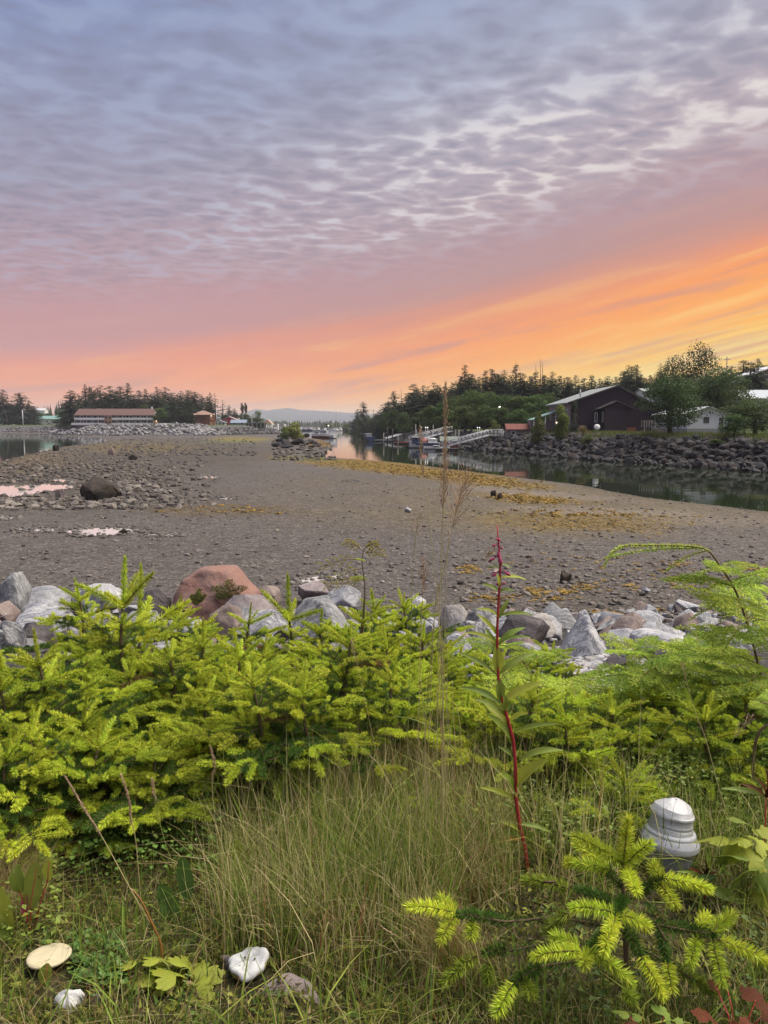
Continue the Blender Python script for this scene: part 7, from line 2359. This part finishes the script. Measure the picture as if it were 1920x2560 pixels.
leafset('dock_plant', 'dark arrow-shaped leaves under the low spruces', 'plant', (375, 2170), 2.75, [(370, 2160, 390, 2075, 46, m_leafd), (350, 2150, 340, 2085, 36, m_leafd), (430, 2140, 470, 2055, 38, m_leafd)], 'dock plants')
leafset('dock_plant', 'eaten dark leaves in the middle of the mossy ground', 'plant', (440, 2350), 2.25, [(440, 2300, 400, 2210, 50, m_leafd), (470, 2250, 455, 2140, 44, m_leafd), (440, 2330, 500, 2290, 36, m_leafd), (300, 2330, 310, 2265, 34, m_leaf)], 'dock plants')
leafset('dock_plant', 'pale holed leaves with a crimson shoot at the tan tussock', 'plant', (80, 2340), 2.2, [(75, 2270, 95, 2155, 56, m_dockspot), (50, 2230, 45, 2160, 40, m_leaf), (60, 2290, 66, 2228, 20, m_bud), (120, 2200, 122, 2150, 30, m_leafy_y)], 'dock plants', None, 'oval', m_redstem)
leafset('dock_plant', 'yellow-green leaf at the edge below the crimson shoot', 'plant', (20, 2350), 2.15, [(25, 2330, 0, 2215, 50, m_leafy_y), (30, 2350, -20, 2290, 40, m_leaf), (60, 2400, 70, 2340, 40, m_leafd)], 'dock plants')
leafset('dock_plant', 'long smooth green leaves crossing before the pipe base', 'plant', (1740, 2310), 2.3, [(1720, 2200, 1640, 2195, 26, m_leaf), (1760, 2215, 1865, 2258, 34, m_leaf), (1610, 2255, 1650, 2295, 30, m_leafd), (1745, 2310, 1750, 2250, 26, m_leaf, -.05), (1720, 2200, 1790, 2190, 24, m_leafd)], 'dock plants', None, 'lance')
leafset('mushroom_leaf', 'ragged green leaf stub lying on the cream mushroom', 'plant', (112, 2470), 1.98, [(112, 2462, 120, 2408, 40, m_dockspot)], None, None, 'oval', m_redstem)

# fireweed with its red stem
FWD = 2.5
fp = [(1319, 2186), (1312, 2120), (1298, 2060), (1289, 1990), (1289, 1920), (1283, 1850), (1270, 1800), (1256, 1750), (1246, 1700), (1243, 1640), (1243, 1570), (1246, 1510), (1250, 1450), (1250, 1400), (1246, 1355), (1243, 1312)]
b = at(*fp[0], FWD)
fw = thing('fireweed', 'tall fireweed with a crimson stem, narrow leaves and pink buds', 'plant', (b.x, FWD, gz(b.x, FWD)))
P = [at(u, v, FWD) - fw.location for u, v in fp]
MB().tube([Vector((P[0].x + .004, 0, -.05))] + P, [.0078] + list(np.linspace(.0075, .0030, len(P) - 1)) + [.0018], 8).build('stem', m_redstem, fw)
FL = [(1251, 1445, 1317, 1448, 14), (1250, 1480, 1203, 1458, 14), (1250, 1480, 1285, 1476, 14), (1248, 1545, 1190, 1520, 15), (1248, 1545, 1273, 1495, 15), (1250, 1540, 1334, 1535, 16), (1244, 1590, 1192, 1533, 17), (1246, 1612, 1312, 1566, 22), (1246, 1612, 1327, 1590, 13), (1242, 1612, 1160, 1578, 17), (1240, 1640, 1214, 1570, 26), (1244, 1690, 1340, 1630, 20),
      (1244, 1680, 1240, 1610, 34), (1244, 1690, 1140, 1625, 16), (1250, 1760, 1150, 1715, 24), (1254, 1755, 1360, 1700, 28), (1250, 1750, 1246, 1690, 26), (1262, 1790, 1185, 1745, 24), (1270, 1815, 1200, 1745, 36), (1262, 1780, 1262, 1735, 22), (1278, 1852, 1215, 1780, 30), (1270, 1810, 1320, 1780, 24), (1285, 1830, 1395, 1805, 18), (1300, 1900, 1408, 1872, 24), (1290, 1968, 1370, 1895, 44), (1288, 1900, 1245, 1865, 16),
      (1288, 1990, 1255, 1930, 40), (1289, 2000, 1200, 1965, 20), (1296, 2030, 1250, 2005, 12), (1306, 2100, 1238, 2108, 18), (1304, 2080, 1245, 2050, 16), (1312, 2110, 1350, 2075, 18), (1300, 2060, 1380, 2080, 16), (1247, 1470, 1242, 1432, 9), (1250, 1420, 1215, 1418, 8), (1252, 1410, 1282, 1420, 8)]
for i, (u0, v0, u1, v1, w_) in enumerate(FL):
    dd = R.uniform(-.06, .06)
    A_, B_ = at(u0, v0, FWD) - fw.location, at(u1, v1, FWD + dd) - fw.location
    m_ = m_leafo if i in (29,) else m_leaf if i % 3 else m_leafy_y
    blade_mesh(A_, B_, w_ / F * FWD * 1.12, m_, 'lance', R.uniform(.03, .12), .5, .04, 10, Vector((0, -.5, 1)), .03).build('leaf', m_, fw)
for (u0, v0, u1, v1, w_) in [(1248, 1375, 1250, 1410, 11), (1250, 1385, 1253, 1414, 10), (1246, 1365, 1246, 1395, 9), (1250, 1420, 1276, 1440, 9), (1248, 1425, 1230, 1442, 9), (1248, 1390, 1222, 1402, 8), (1246, 1358, 1230, 1366, 8), (1247, 1365, 1257, 1372, 7), (1246, 1348, 1252, 1352, 6), (1246, 1345, 1240, 1350, 6), (1251, 1462, 1240, 1460, 8), (1252, 1462, 1264, 1458, 8)]:
    A_, B_ = at(u0, v0, FWD) - fw.location, at(u1, v1, FWD - .01) - fw.location
    MB().tube([A_, A_.lerp(B_, .4), A_.lerp(B_, .75), B_], [.0012, .002, w_ * .5 / F * FWD, .001], 7).build('bud', m_bud, fw)
# small red-leaved shoots
for (u, v, d, s, lab) in ((1762, 2190, 2.33, 44, 'small red leaf shoot in front of the grey pipe'), (1915, 1990, 2.5, 70, 'red-stemmed weed entering beside the hemlock')):
    b = at(u, v + s * 1.5, d)
    o = thing('willowherb_shoot', lab, 'plant', (b.x, d, gz(b.x, d)))
    c = at(u, v, d) - o.location
    MB().tube([(0, 0, -.02), c * .5, c], [.003, .0026, .0018], 6).build('stem', m_redstem, o)
    for (du, dv, m_) in ((0, -1.0, m_leafr), (.75, -.25, m_leafo), (-.9, -.5, m_leafr), (-1.6, -.35, m_leaf), (.35, -.55, m_leafr), (-.35, -.7, m_leafr)):
        B_ = at(u + du * s, v + dv * s, d - .03) - o.location
        blade_mesh(c + Vector((0, 0, -.005)), B_, s * .28 / F * d, m_, 'lance', .06, .4, .05, 8, Vector((0, -.6, 1))).build('leaf', m_, o)

# ------------------------------------------------------------------ tall grass stems with seed heads
def stalk(label, pts_px, d, head=None, r0=.0016, m_=None, dens=1.0, headlen=None, open_=.3, group='tall seeding grass stems'):
    P = [at(u, v, d) for u, v in pts_px]
    o = thing('grass_stem', label, 'grass', (P[0].x, d, gz(P[0].x, d)), 0, group)
    Q = [Vector((0, 0, -.02))] + [p - o.location for p in P if p.z - o.z0 > .03] if False else [Vector((0, 0, -.02))] + [p - o.location for p in P[1:]]
    fine = []
    m = len(Q)
    for i in range(m - 1):
        for k in range(5):
            f = k / 5
            p0, p1, p2, p3 = Q[max(i - 1, 0)], Q[i], Q[i + 1], Q[min(i + 2, m - 1)]
            fine.append(.5 * ((2 * p1) + (p2 - p0) * f + (2 * p0 - 5 * p1 + 4 * p2 - p3) * f * f + (3 * p1 - p0 - 3 * p2 + p3) * f ** 3))
    fine.append(Q[-1])
    MB().tube(fine, list(np.linspace(r0, r0 * .45, len(fine))), 5).build('stem', m_ or m_stalk, o)
    if head:
        mb = MB()
        cu = np.cumsum([0] + [(fine[i + 1] - fine[i]).length for i in range(len(fine) - 1)])
        tot = cu[-1]
        n = int(head * 520 * dens)
        for k in range(n):
            s = tot - head * (1 - (k / n)) 
            i = min(int(np.searchsorted(cu, s)), len(fine) - 1)
            p = fine[i].lerp(fine[i - 1], (cu[i] - s) / max(1e-6, cu[i] - cu[i - 1])) if i > 0 else fine[0]
            ax = (fine[i] - fine[i - 1]).normalized()
            f = k / n
            side = Vector((R.gauss(0, 1), R.gauss(0, 1), 0)).normalized()
            brl = head * open_ * math.sin(math.pi * min(1, f * .8 + .15)) * R.uniform(.3, 1.0)
            e = p + (ax * .8 + side * .6 * open_ * 2).normalized() * brl
            if brl > .012: mb.tube([p, e], .0006, 3, False)
            q = e + (ax + side * .25 + Vector((0, 0, R.uniform(-.2, .2)))).normalized() * R.uniform(.007, .012)
            mb.tube([e, e.lerp(q, .45), q], [.0004, R.uniform(.0011, .0019), .0003], 4, False)
        mb.build('seed_head', m_seed, o)
    return o


stalk('tallest grass stem, its fuzzy brown head rising over the green alders', [(1110, 1900), (1106, 1700), (1104, 1500), (1108, 1300), (1113, 1150), (1115, 960)], 2.4, .27, .0014, None, .55, None, .16)
stalk('grass stem with a loose pale head in front of the dock', [(1130, 1860), (1100, 1600), (1085, 1420), (1068, 1260), (1056, 1180), (1050, 1070)], 2.4, .15, .0013, None, .6, None, .2)
stalk('leaning grass stem with a purple-brown head over the weed line', [(1090, 1800), (1098, 1560), (1102, 1400), (1108, 1250), (1112, 1130)], 2.45, .18, .0015, None, 1.0, None, .3)
stalk('grass stem slanting toward the fireweed with a spread pale head', [(1060, 1800), (1085, 1560), (1110, 1430), (1135, 1300), (1160, 1200)], 2.42, .16, .0014, None, .7, None, .6)
stalk('fine grass stem crossing the others with an open head', [(1045, 1830), (1080, 1600), (1115, 1400), (1140, 1280), (1168, 1175)], 2.48, .16, .0013, None, .6, None, .6)
stalk('thin green grass stem standing apart on the spruce side', [(1010, 1800), (1028, 1550), (1032, 1420), (1042, 1320), (1046, 1290)], 2.5, .08, .0012, m_gstalk, .5, None, .6)
stalk('pinkish grass stem with a short tuft low against the mud', [(1040, 1780), (1052, 1600), (1056, 1500), (1060, 1400)], 2.55, .12, .0014, m_seed, .8, None, .35)
stalk('straight straw stem ending beside the weed band', [(1104, 1830), (1112, 1560), (1118, 1400), (1122, 1330)], 2.38, .05, .0012, None, .5, None, .4)
stalk('bent grass stem reaching over to the fireweed bud', [(1060, 1720), (1110, 1600), (1150, 1490), (1190, 1430), (1235, 1372)], 2.6, .06, .0013, None, .6, None, .5)
stalk('white straw stem reaching the frame side of the fireweed foot', [(1070, 2200), (1066, 2000), (1060, 1800), (1052, 1700)], 2.3, None, .0014)
stalk('arching green grass blade bowing toward the fireweed', [(1290, 2110), (1230, 2020), (1150, 1890), (1060, 1810), (985, 1790)], 2.5, None, .0026, m_gstalk)
stalk('thick purple-tan seeding stem leaning across the shaded spruces', [(390, 2420), (330, 2230), (265, 2110), (222, 2040), (165, 1945)], 2.25, .22, .0022, None, 2.0, None, .08)
stalk('brown seeding stem rising beside the thick leaning one', [(352, 2200), (340, 2110), (328, 2050), (322, 2000), (304, 1940)], 2.3, .17, .0018, None, 1.6, None, .10)
stalk('rust coloured dry stem standing over the currant seedling', [(404, 2420), (402, 2360), (376, 2300), (352, 2250), (330, 2225)], 2.05, .03, .0042, m_leafo, 1, None, .1)
stalk('upright reddish seed stem at the dark hollow', [(560, 2200), (540, 2080), (530, 1960), (536, 1920), (527, 1870)], 2.4, .12, .0015, None, 1.2, None, .15)
stalk('faint brown seed stem between the hollow and the tall grass', [(500, 2330), (440, 2180), (400, 2060), (380, 1950)], 2.35, .08, .0013, m_gstalk, 1.0, None, .2)
stalk('green stem curving in front of the pipe', [(1580, 2500), (1640, 2420), (1740, 2250), (1800, 2110), (1850, 1960)], 2.0, None, .0018, m_gstalk)
stalk('pale stem leaning over the hemlock by the pipe', [(1860, 2120), (1800, 1980), (1765, 1850), (1735, 1770), (1705, 1660)], 2.6, .06, .0015, None, .5, None, .3)
stalk('long pale stem crossing the hemlock to the edge', [(1745, 2020), (1780, 1940), (1840, 1840), (1880, 1790)], 2.65, .10, .0014, m_gstalk, .5, None, .4)
stalk('straw stem rising from the spruce below the gravel patch', [(1310, 1960), (1330, 1820), (1355, 1720), (1400, 1640)], 2.9, None, .0013)
stalk('dry stem lying low across the mossy grass', [(1150, 2520), (1080, 2420), (1020, 2360), (955, 2318)], 1.95, .05, .0015, None, .7, None, .1)
stalk('green stem rising in front of the hollow on the tall grass side', [(740, 2180), (725, 2050), (716, 1940), (722, 1860)], 2.5, None, .0013, m_gstalk)
stalk('fine pale stem beside the round-topped bright leaf', [(1010, 2180), (975, 2020), (945, 1900), (910, 1740), (880, 1600)], 2.5, .08, .0012, None, .5, None, .3)
for i, (u, v) in enumerate([(1100, 1640), (1118, 1620), (1085, 1700), (1130, 1700), (1098, 1560), (1140, 1760)]):
    stalk('straw stem in the thin sheaf at the foot of the tallest grass', [(1110 + 8 * i, 2050), (1105 + (u - 1105) * .5 + 6 * i, 1850), (u, v)], 2.5 + .04 * i, None, .0015, m_stalk if i % 2 else m_seed, group='thin sheaf of straw stems')

# ------------------------------------------------------------------ mushrooms and scraps on the ground
m_cream = mat('cream_cap', (.52, .45, .30), .7, nscale=8, var=.16, bump=.3, bscale=24, dist=.006)
m_wcap = mat('white_cap', (.55, .55, .55), .65, nscale=9, var=.15, bump=.6, bscale=16, col2=(.52, .52, .53), tmix=(.55, .7), dist=.01)
m_pore = mat('yellow_pores', (.30, .25, .05), .8, nscale=40, var=.3)
m_gill = mat('grey_brown_flesh', (.255, .205, .195), .75, nscale=14, var=.25, bump=.6, bscale=70, stretch=(1, 5, 1), dist=.006)
m_hole = mat('dark_hollow', (.02, .016, .013), .9)
p = hit(125, 2432, 1.2)
d = p.y
w_ = 112 / F * d
o = thing('mushroom', 'flat oval cream mushroom cap with a ragged leaf on it', 'mushroom', (p.x, d, p.z + .05), .1, 'mushrooms in the grass')
o.rotation_euler = (math.radians(-4), 0, .15)
MB().lathe([(0, -.012), (w_ * .3, -.012), (w_ * .47, -.004), (w_ * .5, .002), (w_ * .48, .006), (w_ * .40, .004), (w_ * .2, .006), (0, .007)], 40, wob=lambda r, z, t: (r * (1 + .025 * math.sin(2 * t + 1) + .012 * math.sin(5 * t)), z)).build('cap', m_cream, o)
MB().tube([(0, 0, -.01), (0, 0, -.05)], [.012, .014], 8).build('stalk', m_cream, o)
p = hit(618, 2452, 1.2)
d = p.y
w_ = 106 / F * d
o = thing('mushroom', 'white dented mushroom with dark slug holes and yellow underside', 'mushroom', (p.x, d + .02, p.z + .04), 0, 'mushrooms in the grass')
o.rotation_euler = (math.radians(2), math.radians(-8), 0)
MB().lathe([(w_ * .47, -.008), (w_ * .52, .0), (w_ * .50, .008), (w_ * .42, .013), (w_ * .34, .010), (w_ * .25, .012), (w_ * .14, .008), (0, .010)], 64, wob=lambda r, z, t: (r * (1 + (.05 * math.sin(3 * t + .4) + .035 * math.sin(7 * t) + .03 * math.sin(11 * t + 1)) * r / (w_ * .5)), z + (.008 * math.sin(2 * t + .5) + .004 * math.sin(5 * t)) * (r / (w_ * .5)) + .003 * math.sin(3 * t + r * 150))).build('cap', m_wcap, o)
MB().lathe([(0, -.022), (w_ * .25, -.026), (w_ * .44, -.016), (w_ * .48, -.0075)], 32).build('pores', m_pore, o)
MB().tube([(0, 0, -.02), (.005, 0, -.07)], [.016, .018], 8).build('stalk', m_pore, o)
for (hx, hy, hr) in ((-.008, .004, .0040), (.022, -.006, .0030), (-.018, -.024, .0028)):
    MB().lathe([(0, .0136), (hr, .0136), (hr * .9, .0146), (0, .0143)], 10, (hx, hy, 0)).build('slug_hole', m_hole, o)
p = hit(172, 2520, 1.2)
o = thing('mushroom', 'broken white and grey mushroom with a dark hollow', 'mushroom', (p.x, p.y, p.z + .018), .4, 'mushrooms in the grass')
o.rotation_euler = (math.radians(6), 0, .3)
MB().lathe([(.034, -.018), (.036, .0), (.03, .014), (.016, .022), (0, .024)], 26, wob=lambda r, z, t: (r * (1 + .14 * math.sin(3 * t) + .10 * math.sin(5 * t + 1)), z + .005 * math.sin(4 * t))).build('cap', m_wcap, o)
MB().lathe([(0, 0), (.008, .004), (.009, .016), (.004, .024), (0, .025)], 12, (.006, -.027, -.012)).build('hollow', m_hole, o)
p = hit(720, 2548, 1.2)
o = thing('mushroom', 'large grey-brown upturned mushroom with fine gills', 'mushroom', (p.x, p.y, p.z + .02), 0, 'mushrooms in the grass')
o.rotation_euler = (math.radians(28), 0, -.1)
w_ = 185 / F * p.y
MB().lathe([(0, -.03), (w_ * .2, -.022), (w_ * .45, -.002), (w_ * .50, .008), (w_ * .49, .010), (w_ * .3, .002), (0, -.004)], 44, wob=lambda r, z, t: (r * (1 + .05 * math.sin(3 * t + 2) + .03 * math.sin(8 * t)), z)).build('cap', m_gill, o)
for (u, v, wd, hg, lab, mt) in ((245, 2495, 36, 100, 'upright grey wedge of broken mushroom in the grass', m_gill), (568, 2405, 56, 66, 'dull grey-brown mushroom piece behind the white dented one', m_gill), (518, 2066, 46, 28, 'tan mushroom hidden under the low spruces', m_cream)):
    p = hit(u, v + hg * .45, 1.2)
    d = p.y
    me = rock_mesh('mushroom', 700 + u, 16, (wd / F * d, wd / F * d * .45, hg / F * d * 1.2), 1, .05, [mt])
    o = link('mushroom', me, None, (p.x, d, p.z + hg / F * d * .4), (R.uniform(-.2, .2), R.uniform(-.3, .3), R.uniform(-.5, .5)))
    tag(o, lab, 'mushroom', 'mushrooms in the grass')

# ------------------------------------------------------------------ grass, moss and thatch
def grass():
    r = np.random.default_rng(21)
    X, Y, H, W, LX, LY, K = [], [], [], [], [], [], []
    GREEN, STRAW, DK, RUST, MOSS, YG = [np.array(c) for c in ((.20, .29, .045), (.56, .47, .24), (.085, .145, .028), (.33, .18, .08), (.22, .23, .045), (.38, .43, .08))]
    cols = []
    CLEAR = [(125, 2425, 90, 66), (618, 2445, 84, 66), (172, 2515, 66, 50), (720, 2540, 130, 60), (430, 2500, 130, 70), (1668, 2290, 110, 110), (1640, 2420, 240, 70), (1250, 2330, 160, 60), (1420, 2350, 240, 110), (1305, 2215, 46, 90)]
    def add(n, u0, u1, v0, v1, h0, h1, w0, w1, mix, lean=.35, bias=(0, 0), soft=True):
        nonlocal cols
        k = 0
        while k < n:
            u, v = r.uniform(u0, u1), r.uniform(v0, v1)
            p = gp(u, v, 3.42)
            if p.y < .9 or p.y > 6: k += 1; continue
            if any(((u - a_) / b_) ** 2 + ((v - c_ - d_ * .5) / d_) ** 2 < 1 for a_, c_, b_, d_ in CLEAR): k += 1; continue
            X.append(p.x + r.normal(0, .03)); Y.append(p.y + r.normal(0, .03))
            H.append(r.uniform(h0, h1) * r.uniform(.7, 1.1)); W.append(r.uniform(w0, w1) * (1.6 if r.random() < .12 else 1.1))
            a = r.uniform(0, 6.28); l = abs(r.normal(0, lean))
            LX.append(math.cos(a) * l + bias[0]); LY.append(math.sin(a) * l + bias[1])
            c = mix[int(r.integers(0, len(mix)))]
            cols.append(c * r.uniform(.6, 1.35)); k += 1
    # short mossy turf everywhere
    add(30000, -150, 2070, 2040, 2680, .02, .065, .0016, .0030, (MOSS, MOSS, GREEN, DK, MOSS, STRAW), .8)
    add(5000, -150, 2070, 2200, 2700, .08, .18, .0012, .0022, (STRAW, GREEN, STRAW, MOSS, RUST), 1.1)
    # the tall clump in the middle
    add(6400, 560, 1260, 2010, 2420, .16, .40, .0018, .0036, (GREEN, STRAW, GREEN, MOSS, STRAW, DK, STRAW), .5, (-.05, -.03))
    add(2800, 800, 1250, 1890, 2120, .20, .44, .0016, .0032, (STRAW, GREEN, STRAW, STRAW, RUST), .22)
    add(2400, 1050, 1300, 2120, 2500, .18, .34, .0013, .0024, (STRAW, STRAW, RUST, GREEN), .45, (-.30, -.1))
    # the green heart of the clump, and broad blades among the fine ones
    add(2600, 760, 1120, 2060, 2330, .18, .38, .0018, .0036, (GREEN, DK, GREEN, YG), .5)
    add(1500, -100, 2050, 1960, 2660, .10, .26, .0040, .0070, (GREEN, YG, GREEN, DK), .7)
    add(900, 500, 1500, 1960, 2500, .22, .44, .0024, .0036, (STRAW, STRAW, YG, RUST), .55)
    add(600, 560, 1560, 1950, 2300, .32, .60, .0022, .0036, (STRAW, YG, STRAW, STRAW), .5)
    # tan tussock by the edge
    add(2600, -120, 70, 2120, 2330, .18, .34, .0013, .0024, (STRAW, STRAW, STRAW, RUST), .5, (.25, 0))
    # between and behind the young trees
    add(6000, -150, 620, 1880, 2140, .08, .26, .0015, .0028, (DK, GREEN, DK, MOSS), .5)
    add(5200, 1180, 2070, 1880, 2220, .12, .38, .0018, .0034, (GREEN, DK, STRAW, YG, GREEN), .6)
    add(3600, 1280, 2070, 2260, 2700, .06, .16, .0014, .0026, (DK, GREEN, STRAW, DK), .7)
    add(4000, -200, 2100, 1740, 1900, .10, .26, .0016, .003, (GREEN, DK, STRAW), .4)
    X, Y, H, W, LX, LY = [np.array(q) for q in (X, Y, H, W, LX, LY)]
    cols = np.clip(np.array(cols), .004, .8)
    Z = ground(X, Y) - .012
    n = len(X)
    nseg = 3
    ang_ = r.uniform(0, 6.28, n)
    sx, sy = np.cos(ang_) * W * .5, np.sin(ang_) * W * .5
    rows = []
    for k in range(nseg + 1):
        f = k / nseg
        bend = f * f
        px = X + LX * H * bend; py = Y + LY * H * bend
        ll = np.sqrt(LX ** 2 + LY ** 2)
        pz = Z + H * (f - .38 * np.minimum(ll, 1.3) * bend)
        wf = (1 - f) ** .6
        if k < nseg:
            rows.append(np.stack([px - sx * wf, py - sy * wf, pz], 1)); rows.append(np.stack([px + sx * wf, py + sy * wf, pz], 1))
        else:
            rows.append(np.stack([px, py, pz], 1))
    V = np.stack(rows, 1).reshape(-1, 3)
    m = 2 * nseg + 1
    b = np.arange(n)[:, None] * m
    T = []
    for k in range(nseg - 1):
        T += [b + [2 * k, 2 * k + 1, 2 * k + 3], b + [2 * k, 2 * k + 3, 2 * k + 2]]
    T.append(b + [2 * nseg - 2, 2 * nseg - 1, 2 * nseg])
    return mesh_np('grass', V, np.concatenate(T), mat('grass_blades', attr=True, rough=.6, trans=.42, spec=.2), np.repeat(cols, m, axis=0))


tag(link('grass', grass()), 'long green and straw grass over mossy turf', kind='stuff')


def thatch():
    """a mossy, leafy skin under the blades"""
    r = np.random.default_rng(31)
    n = 42000
    P = [gp(u, v, 3.42) for u, v in zip(r.uniform(-250, 2170, n), r.uniform(1760, 2750, n))]
    X = np.array([p.x for p in P]); Y = np.array([p.y for p in P])
    Z = ground(X, Y)
    s = r.uniform(.006, .018, n) * (1 + Y * .12)
    a = r.normal(0, 1, (n, 3)); a /= np.linalg.norm(a, axis=1)[:, None]
    b = r.normal(0, 1, (n, 3)); b /= np.linalg.norm(b, axis=1)[:, None]
    a[:, 2] = np.abs(a[:, 2])
    c = np.stack([X, Y, Z + r.uniform(0, .022, n)], 1)
    V = np.stack([c - b * (s * .35)[:, None], c + b * (s * .35)[:, None], c + a * s[:, None] * 1.4], 1).reshape(-1, 3)
    uu, vv = project(X, Y, Z)
    keep = ~(((((uu - 125) / 75) ** 2 + ((vv - 2432) / 46) ** 2) < 1) | ((((uu - 618) / 70) ** 2 + ((vv - 2450) / 46) ** 2) < 1))
    V = V.reshape(n, 3, 3)[keep].reshape(-1, 3)
    n = int(keep.sum())
    base = np.where(r.random((n, 1)) < .62, np.array((.20, .21, .04)), np.where(r.random((n, 1)) < .6, np.array((.21, .16, .075)), np.array((.09, .15, .03))))
    C = np.repeat(base * r.uniform(.5, 1.4, (n, 1)), 3, axis=0)
    return mesh_np('moss_carpet', V, np.arange(3 * n).reshape(-1, 3), mat('moss_leaves', attr=True, rough=.9, trans=.2), C)


tag(link('moss', thatch()), 'moss and thatch carpet beneath the grass', kind='stuff')


def ground_cover():
    """small-leaved weeds threading through the grass"""
    r = np.random.default_rng(61)
    V, T, C = [], [], []
    n = 0
    zones = [(700, 60, 560, 1960, 2260, .05, .16, (.11, .20, .035)), (1500, 1150, 1760, 1930, 2240, .06, .24, (.17, .23, .05)), (260, 180, 320, 2380, 2520, .02, .06, (.10, .19, .035)), (500, 1640, 2000, 1900, 2120, .05, .22, (.19, .25, .055)),
             (350, 1280, 1960, 2350, 2640, .02, .10, (.09, .14, .03)), (300, -80, 160, 2180, 2420, .04, .14, (.18, .24, .04)), (420, 980, 1240, 1950, 2160, .08, .22, (.19, .25, .05))]
    for cnt, u0, u1, v0, v1, h0, h1, col in zones:
        for _ in range(int(cnt * 1.6)):
            u_, v_ = r.uniform(u0, u1), r.uniform(v0, v1)
            if (1545 < u_ < 1800 and v_ > 2105) or (1250 < u_ < 1350 and v_ > 2170): continue
            p = gp(u_, v_, 3.42)
            z = gz(p.x, p.y) if False else 3.44
            h = r.uniform(h0, h1)
            L = r.uniform(.009, .023); wd = L * r.uniform(.3, .5)
            th = r.uniform(0, 6.28); tl = r.uniform(-.2, .7)
            ax = np.array((math.cos(th) * math.cos(tl), math.sin(th) * math.cos(tl), math.sin(tl)))
            sd = np.array((-math.sin(th), math.cos(th), r.normal(0, .2)))
            up = np.array((0, 0, 1.)) * wd * .35
            b = np.array((p.x, p.y, z + h))
            m_ = b + ax * L * .5
            V += [b, m_ - sd * wd + up, m_ + sd * wd + up, m_, b + ax * L]
            T += [(n, n + 1, n + 3), (n, n + 3, n + 2), (n + 1, n + 4, n + 3), (n + 3, n + 4, n + 2)]
            n += 5
            C += [np.array(col) * r.uniform(.65, 1.5) * (np.array((1.5, 1.1, .9)) if r.random() < .12 else 1)] * 5
    return mesh_np('ground_cover', V, T, mat('weed_leaves', attr=True, rough=.5, trans=.35, spec=.3), np.array(C))


tag(link('weeds', ground_cover()), 'small-leaved green weeds threading through the grass', kind='stuff')
